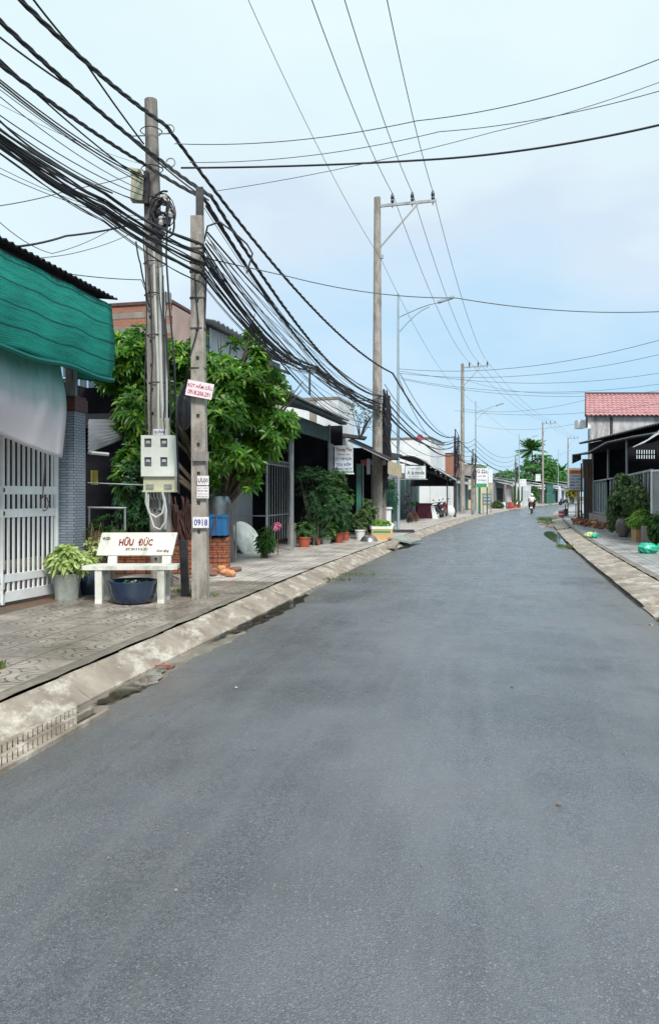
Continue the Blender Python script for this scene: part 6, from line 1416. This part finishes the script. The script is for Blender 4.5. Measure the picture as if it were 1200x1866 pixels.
m = MB(); wallseg(m, p1+inn*.3+d_*s0, p1+inn*.3+d_*s1, 3.1, 3.7, .02); m.build('pale_sheet', M['bright_pane'], hall)
for u, Yp in ((1079, 41.7), (1107, 36), (1141, 29.5)):
    q = P(u, 900, Yp); m = MB(); m.beam(Vector((q.x, q.y, PZ)), Vector((q.x, q.y, (3.95 if Yp > 30 else 3.75))), .075 if Yp > 30 else .065); m.build('post', M['galv'], hall)
m = MB(); q = fpt0(1072, 42.1); m.b(q.x-.3, q.x+.3, 42.1, 42.3, 2.55, 3.6); m.build('end_wall', M['conc_raw'], hall)
# fence panels along the hall front
def fpt(u, Y): return Vector(((u-600)/FP*Y, Y, PZ))
segs = [(fpt(1081, 41.4), fpt(1107, 36)), (fpt(1107, 36), fpt(1141, 29.5)), (fpt(1141, 29.5), fpt(1187, 23.2))]
for k, (p, q) in enumerate(segs):
    t = thing('railing_fence', ('farthest dark sheet-backed fence panel, above the low cement wall', 'middle fence panel of the hall, behind the jar plant', 'nearest fence panel of the hall, left of the white gate leaf')[k], 'fence', (p+q)/2, 'fence panels along the open hall')
    m = MB()
    for z in (.55, 2.2): m.beam(p+up1*z, q+up1*z, .06)
    nb_ = 6 if k < 2 else 8
    for i in range(nb_+1): s = p.lerp(q, i/nb_); m.beam(s+up1*.5, s+up1*2.2, .05 if i % 3 else .08)
    m.build('bars', M['galv'], t)
    m = MB(); o_ = inn*.12; m.sheet(p+o_+up1*.45, q+o_+up1*.45, q+o_+up1*2.1, p+o_+up1*2.1, 1, 1, .02, 9, .015); m.build('backing_sheet', M['tin_dark' if k else 'tin_blue'], t)
    m = MB(); m.sheet(p-inn*.06, q-inn*.06, q-inn*.06+up1*.5, p-inn*.06+up1*.5, th=.2 if (q-p).x > 0 else -.2); m.build('base_wall', M['conc_raw'], t)
gl = thing('gate_leaf', 'pale sheet-metal gate leaf at the right edge of the photo', 'gate', fpt(1190, 22.4)); m = MB(); p = P(1186, 858, 22.3); q = P(1215, 858, 20.3); z1 = p.z
m.sheet(Vector((p.x, p.y, PZ+.15)), Vector((q.x+1.0, q.y-3, PZ+.15)), Vector((q.x+1.0, q.y-3, z1)), Vector((p.x, p.y, z1)), 1, 1, .012, 30, .02); m.build('sheet', M['tin'], gl)
m = MB(); m.beam(Vector((p.x, p.y-.03, PZ)), Vector((p.x, p.y-.03, z1)), .06); m.beam(Vector((p.x, p.y, z1)), Vector((q.x+1, q.y-3, z1)), .05); m.build('frame', M['white_metal'], gl)
# tiled house above
th_ = thing('tiled_house', 'upper storey of stained grey render under a pink-red tiled roof, above the dark hall', 'house', Vector((15.3, 46, PZ)))
ty = 46.0; SH = Matrix(((1, .335, 0, -.335*46), (0, 1, 0, 0), (0, 0, 1, 0), (0, 0, 0, 1))); a = P(1070, 757, ty); m = MB(SH); m.b(a.x+.2, a.x+16, ty, ty+8, PZ, a.z-.05); m.build('wall', M['conc_stain'], th_)
m = MB(SH); m.b(a.x-.0, a.x+.2, ty+.05, ty+8, 3, a.z+.0); m.build('side_wall', M['wall_white'], th_)
m = MB(); q = P(1113, 760, ty); m.b(q.x-.08, q.x+.06, ty-.05, ty+.0, 4, a.z-.1); m.build('drainpipe', M['steel_dark'], th_)
m = MB(SH); r0_ = Vector((a.x-.15, ty-.35, a.z-.03)); rdg = P(1070, 718, ty+3.6); rdg.x = a.x-.15; rows = 9
nx = 60; Wd = 16.6
for j in range(rows):
    s0_, s1_ = j/rows, (j+1)/rows; z_a = r0_.z+(rdg.z-r0_.z)*s0_; z_b = r0_.z+(rdg.z-r0_.z)*s1_; y_a = r0_.y+(rdg.y-r0_.y)*s0_; y_b = r0_.y+(rdg.y-r0_.y)*s1_
    m.sheet((r0_.x, y_a, z_a+.05), (r0_.x+Wd, y_a, z_a+.05), (r0_.x+Wd, y_b, z_b-.0), (r0_.x, y_b, z_b-.0), 1, 1, .035, 60, .05)
m.build('roof', M['roof_red'], th_)
m = MB(SH); m.beam((rdg.x-.05, rdg.y, rdg.z+.03), (rdg.x+Wd, rdg.y, rdg.z+.03), .22, .14)
m.beam((r0_.x, r0_.y, r0_.z), (rdg.x, rdg.y, rdg.z), .08, .16); m.build('ridge', M['rust'], th_)
m = MB(SH); m.sheet((r0_.x, rdg.y, rdg.z), (r0_.x+Wd, rdg.y, rdg.z), (r0_.x+Wd, rdg.y+4, r0_.z), (r0_.x, rdg.y+4, r0_.z), th=.05); m.build('rear_roof', M['roof_red'], th_)
m = MB(); q = P(1069, 773, ty); m.b(a.x-.45, a.x-.0, ty+.4, ty+1.1, q.z-.2, q.z+.3); m.build('window_hood', M['wall_white'], th_)
m = MB(); q = P(1076, 760, ty-.6); m.tube([(a.x+.05, ty-.1, 3.8), (a.x+.05, ty-.1, 5.6)], .07, 6); m.build('downpipe', M['tin_blue'], th_)
# right sign
s7 = thing('shop_sign', 'hanging price board with an orange header over rows of dark writing, on the hall corner', 'sign', P(1049, 897, 43)); yv = 43.2
m = MB(); rectp(m, 1036, 1062, 855, 896, yv, .05); pn = m.build('panel', M['sign_white'], s7)
m = MB(); rectp(m, 1036, 1062, 855, 863, yv, .01, -.012); m.build('header', M['orange_paint'], pn); m = MB(); rectp(m, 1036, 1062, 893, 896, yv, .01, -.012); m.build('strip', M['orange_paint'], pn)
text('TÍNH P', M['red_paint'], pn, P(1048, 859, yv)-Vector((0, .012, 0)), (1, 0, 0), (0, 0, 1), 5/FP*yv, 20/FP*yv, off=.03)
for k, s in enumerate(('CƠM MƯỜI HAI', 'HỦ TIẾU', 'BÁNH MÌ ỐP LA', 'MÌM - CƠM', 'CÀ PHÊ')): text(s, M['blue_paint'], pn, P(1049, 867+k*5.6, yv), (1, 0, 0), (0, 0, 1), 3.4/FP*yv, 22/FP*yv, off=.03)
m = MB(); m.beam(P(1036, 853.5, yv), P(1075, 853.5, yv), .05); m.build('bracket', M['galv'], s7)
ws = thing('sheet_stall', 'narrow stall of blue-grey and rusty sheets below the orange-headed board', 'stall', rd(42.5, ROADW+1.9, PZ))
m = MB(); a = G(1057, 947); b = G(1068, 950); wallseg(m, Vector((a.x, 43, 0)), Vector(((1069-600)/FP*42, 42.6, 0)), PZ, 3.3, .06); m.build('sheet', M['tin_blue'], ws)
m = MB(); wallseg(m, Vector(((1069-600)/FP*42, 42.0, 0)), Vector(((1079-600)/FP*41.6, 41.7, 0)), PZ, 3.3, .06); m.build('sheet', M['rust'], ws)
m = MB(); 
for u in (1057, 1063, 1069, 1074): q = fpt(u, 42.2-(u-1057)*.03); m.beam(q-Vector((0, .1, 0)), q-Vector((0, .1, 0))+up1*3.2, .06)
m.build('post', M['dark_wood'], ws)
m = MB(); q = fpt(1053, 45); m.beam(q, q+up1*2.2, .12); tag(m.build('post', M['bark']), 'mossy wooden post left of the blue-grey sheets', 'post')
# small table and flowers
c = G(1041, 941); tt = thing('roadside_table', 'small pale roadside table beyond the blue-grey sheets', 'table', c); m = MB(); m.box(c+Vector((0, 0, .85)), (.85, .7, .06)); m.build('table_top', M['wall_white'], tt)
for sx in (-1, 1):
    for sy in (-1, 1): m = MB(); m.beam(c+Vector((sx*.36, sy*.28, 0)), c+Vector((sx*.36, sy*.28, .85)), .05); m.build('leg', M['dark_wood'], tt)
m = MB(); m.box(c+Vector((0, 0, .3)), (.72, .5, .04)); m.build('shelf', M['dark_wood'], tt)
vf = thing('flower_vase', 'bunch of yellow flowers standing on the pale roadside table', 'flowers', c+Vector((0, 0, .88))); m = MB(); m.lathe([(.12, 0), (.17, .15), (.12, .3), (.14, .34), (.1, .34)], c+Vector((0, 0, .88)), 12); m.build('vase', M['pot_grey'], vf, True)
leaves([(c+Vector((0, 0, 1.6)), (.35, .3, .5), 1)], 90, .16, .07, 5, 5, .2).build('foliage', M['leaf_lime'], vf); leaves([(c+Vector((0, -.1, 1.65)), (.38, .3, .55), 1)], 60, .12, .09, 6, 5, .3).build('blossom', M['petal_y'], vf)
# bucket
c = G(1022, 942.5); bk_ = thing('bucket', 'pink bucket heaped with white ice bags at the pavement edge', 'bucket', c); m = MB(); m.lathe([(.15, 0), (.2, .36), (.215, .38), (.19, .38)], c, 18); m.build('tub', M['pink_bucket'], bk_, True)
m = MB(); m.lathe([(.205, .16), (.212, .24)], c, 18); m.build('band', M['white_plastic'], bk_); m = MB(); m.ico(c+Vector((0, 0, .45)), .19, 2, (1.1, 1, .9), .15); m.build('ice', M['wall_white'], bk_, True)
m = MB(); c = G(1029, 940); m.lathe([(.13, 0), (.17, .3), (.18, .5), (.15, .5)], c, 12); tag(m.build('bucket', M['blue_glaze'], smooth=True), 'dark blue pail just behind the pink bucket', 'bucket')
# coconut husk heap
rn = random.Random(12)
for i in range(115):
    s = rn.random(); u = 1045+s*62+rn.uniform(-4, 4); v = 949+s*9+rn.uniform(-5, 8); p = G(u, v); mt = rn.choice(('husk', 'husk', 'husk', 'dry', 'husk2')); r_ = rn.uniform(.08, .16)
    if i < 5:
        st_ = random.getstate(); random.seed(i+90); m = MB(); m.ico((0, 0, .6), 1, 2, (1, .7, .55), .14); random.setstate(st_); o = m.build('husk', M[('husk', 'husk2', 'dry', 'husk', 'rust')[i]], origin=(0, 0, 0)); protos = (protos if i else [])+[o]
    else:
        src = protos[rn.choice((0, 0, 3, 2, 1, 4))]; o = src.copy(); COL.objects.link(o)
    o.location = p+Vector((0, 0, rn.uniform(-.02, .12)*(1-abs(s-.5)))); o.scale = (r_,)*3; o.rotation_euler = (rn.uniform(-.4, .4), rn.uniform(-.4, .4), rn.uniform(0, 6))
    tag(o, {'husk': 'red-brown dried coconut husk', 'husk2': 'pale orange coconut husk', 'dry': 'dull shrivelled coconut husk', 'rust': 'dark purplish coconut husk'}[o.data.materials[0].name if o.data.materials[0].name in ('husk', 'husk2') else {'coconut_husk': 'husk', 'pale_husk': 'husk2', 'dry_vine': 'dry', 'rusty_iron': 'rust'}[o.data.materials[0].name]]+' in the right-hand heap before the low cement wall', 'coconut husk', 'coconut husk heap on the right pavement')
c = G(1071, 949); m = MB(); rn = random.Random(4)
for i in range(16): m.tube([c+Vector((rn.uniform(-.5, .4), rn.uniform(-.3, .3), 0)), c+Vector((rn.uniform(-.6, .6), rn.uniform(-.3, .3), rn.uniform(.3, .75)))], .03, 4)
tag(m.build('scrap_pile', M['steel_dark']), 'dark tangle of scrap sticks behind the husk heap, at the sheet stall', 'scrap')
# bags
def bag(u, v, r_, mat, label, sc, seed):
    c = G(u, v); st_ = random.getstate(); random.seed(seed); m = MB(); m.ico((0, 0, 0), 1, 4, (1, 1, 1), 0); rn = random.Random(seed)
    ph = [rn.uniform(0, 6) for _ in range(6)]
    for i, q in enumerate(m.v):
        k = 1+.05*abs(math.sin(q.x*8+q.z*6+ph[3]))-.045*abs(math.sin(q.y*9-q.z*7+ph[4]))+.07*math.sin(q.x*5+ph[0])*math.sin(q.y*6+ph[1])+.05*math.sin(q.z*9+q.x*4+ph[2])+.035*math.sin(math.atan2(q.y, q.x)*11+q.z*5); q = q*k
        q = Vector((q.x*sc[0], q.y*sc[1], max(q.z, -.75)*sc[2])); m.v[i] = c+Vector((0, 0, .75*sc[2]*r_))+q*r_
    kn = MB(); kn.tube([c+Vector((sc[0]*r_*.75, 0, sc[2]*r_*1.0)), c+Vector((sc[0]*r_*1.0, 0, sc[2]*r_*1.05)), c+Vector((sc[0]*r_*1.2, .05, sc[2]*r_*1.3))], [.05, .02, .06], 8)
    t = thing('plastic_bag', label, 'bag', c); m.build('sack', M[mat], t, True); kn.build('knot', M[mat], t, True); random.setstate(st_)
bag(1180, 1008, .20, 'green_bag', 'bulging bright green plastic bag lying on the right pavement', (1.25, .9, .75), 3)
bag(1073, 980, .16, 'lime_bag', 'lime green vegetable bag on the right pavement left of the jar', (1.1, .8, .7), 5)
bag(1082, 981, .11, 'green_bag', 'small dark green and white bag touching the lime green one', (.9, .8, .8), 6)
# jar, bush, planters
c = G(1134, 979); jr = thing('jar', 'big dark glazed water jar before the hall bush', 'jar', c)
m = MB(); m.lathe([(.13, 0), (.17, .08), (.235, .28), (.245, .42), (.21, .56), (.15, .63), (.165, .67), (.14, .67), (.12, .62)], c, 24); m.build('body', M['jar'], jr, True)
bush('tall bushy plant with small leaves behind the dark jar', 'shrub', 1134, 915, 27.2, 26, 46, .5, 1700, .10, .05, 'leaf_olive', 41, extra=((1158, 905, -1.8, 24, 38), (1120, 940, 0.2, 15, 32), (1132, 880, 0, 14, 18), (1172, 920, -3.0, 16, 34)))
b0 = G(1169, 987); wbx = thing('planter_box', 'small pale wooden box planter with a red mark on its face', 'planter', b0); k = b0.y/FP
m = MB(); w_ = 11.5*k; hh = 22*k
for i in range(3): m.b(b0.x-w_, b0.x+w_, b0.y, b0.y+.02, PZ+i*hh/3+.004, PZ+(i+1)*hh/3-.004); m.b(b0.x-w_, b0.x+w_, b0.y+.36, b0.y+.38, PZ+i*hh/3+.004, PZ+(i+1)*hh/3-.004)
m.b(b0.x-w_, b0.x-w_+.02, b0.y+.021, b0.y+.359, PZ, PZ+hh); m.b(b0.x+w_-.02, b0.x+w_, b0.y+.021, b0.y+.359, PZ, PZ+hh); m.build('box', M['wood'], wbx)
m = MB(); m.lathe([(.035, 0), (.03, .004), (.02, .005)], b0+Vector((0, -.002, hh*.55)), 10, m=Matrix.Rotation(R(90), 3, 'X')); m.build('red_mark', M['red_plastic'], wbx)
m = MB(); m.lathe([(.0, 0), (.16, 0)], b0+Vector((0, .19, hh-.03)), 10); m.build('soil', M['soil'], wbx)
leaves([(b0+Vector((-.02, .15, hh+.28)), (.36, .3, .26), 1), (b0+Vector((.1, .15, hh+.45)), (.22, .2, .2), .5)], 260, .14, .04, 43, 5, .1, .5, .35).build('foliage', M['leaf_lime'], wbx)
fp_ = leaves([(P(1163, 925, 26.5), (.22, .2, .16), 1)], 26, .07, .06, 44, 5, .2).build('blossom', M['petal_w']); tag(fp_, 'pale pink blossoms above the wooden box planter', 'flowers')
bush('dark leafy plant at the right edge beside the white gate leaf', 'shrub', 1196, 962, 22.0, 15, 30, .35, 330, .10, .05, 'leaf_mid', 45)
# roadside grass, rubble on both kerbs
tuft(rd(50, ROADW-.3, .02), .5, 1.6, 260, .22, '', seed=7); tuft(rd(24.6, ROADW-.2, .02), .25, .5, 130, .10, '', seed=8); tuft(rd(44, ROADW-.1, .02), .5, 2, 200, .14, '', seed=9)
tuft(G(752, 968, .05), .35, .6, 150, .12, '', seed=10, mat='leaf_lime')
def rubble(pts, label, mat, seed, smin=.05, smax=.14):
    rn = random.Random(seed); m = MB()
    for c in pts: r_ = rn.uniform(smin, smax); m.box(Vector(c)+Vector((0, 0, r_*.35)), (r_*2, r_*1.4, r_*.7), rz=rn.uniform(0, 3), rx=rn.uniform(-.3, .3), top=.8)
    return tag(m.build('rubble', M[mat]), None, None, None, 'stuff')
rn = random.Random(17)
rubble([rd(43+rn.uniform(-4, 4), ROADW-.2+rn.uniform(-.7, .3), .01) for _ in range(34)], '', 'kerb_concrete', 3)
rubble([G(1196+rn.uniform(-14, 30), 1118+rn.uniform(-14, 22), .0) for _ in range(26)], '', 'kerb_concrete', 4, .02, .06)
rubble([G(748+rn.uniform(-14, 16), 972+rn.uniform(-7, 7), .03) for _ in range(40)], '', 'dry', 5, .03, .1)
c = G(738, 988, .1); m = MB(); m.box(c+Vector((.05, .3, .08)), (.75, 1.6, .06), rz=-.35, ry=.18); sl_ = m.build('broken_slab', M['pot_grey']); tag(sl_, 'tilted grey broken kerb slab with a pale rim at the driveway gap', 'slab')
m = MB(); m.beam(G(712, 997, .12), G(722, 984, .16), .25, .08); tag(m.build('kerb_stub', M['kerb_concrete']), 'chipped kerb end at the dark driveway gap', 'kerb stone')
m = MB(); m.box(G(732, 970)+Vector((0, 0, .05)), (.9, .5, .1)); m.build('lamp_base', M['steel_dark']); tag([o for o in bpy.data.objects if o.name == 'lamp_base'][0], 'dark low plinth at the foot of the nearest street lamp', 'plinth')
# loose specks on the asphalt: small leaves and stones
rn = random.Random(23)
def speck(u, v, r_, mat, label, cat):
    c = G(u, v, .03); m = MB(); m.ico(c+Vector((0, 0, .004)), r_, 1, (1.4, 1, .3), .2, Matrix.Rotation(rn.uniform(0, 3), 3, 'Z')); tag(m.build(cat.replace(' ', '_'), M[mat]), label, cat)
speck(1017, 1467, .014, 'dry', 'small dark dead leaf lying on the asphalt lower right', 'leaf'); speck(932, 1252, .014, 'dry', 'small dark dead leaf on the asphalt mid right', 'leaf'); speck(430, 1253, .010, 'paper', 'white pebble-sized scrap of paper on the asphalt mid left', 'scrap')
m = MB()
for i in range(90):
    y = 2.2+rn.random()**1.5*14; d = rn.uniform(.2, ROADW-.2); c = rd(y, d, .035 if .8 < d < 4.3 else .015); r_ = rn.uniform(.002, .006); m.box(c, (r_*2, r_*1.6, r_*1.2), rz=rn.uniform(0, 3))
tag(m.build('gravel', M['conc_raw']), None, None, None, 'stuff')
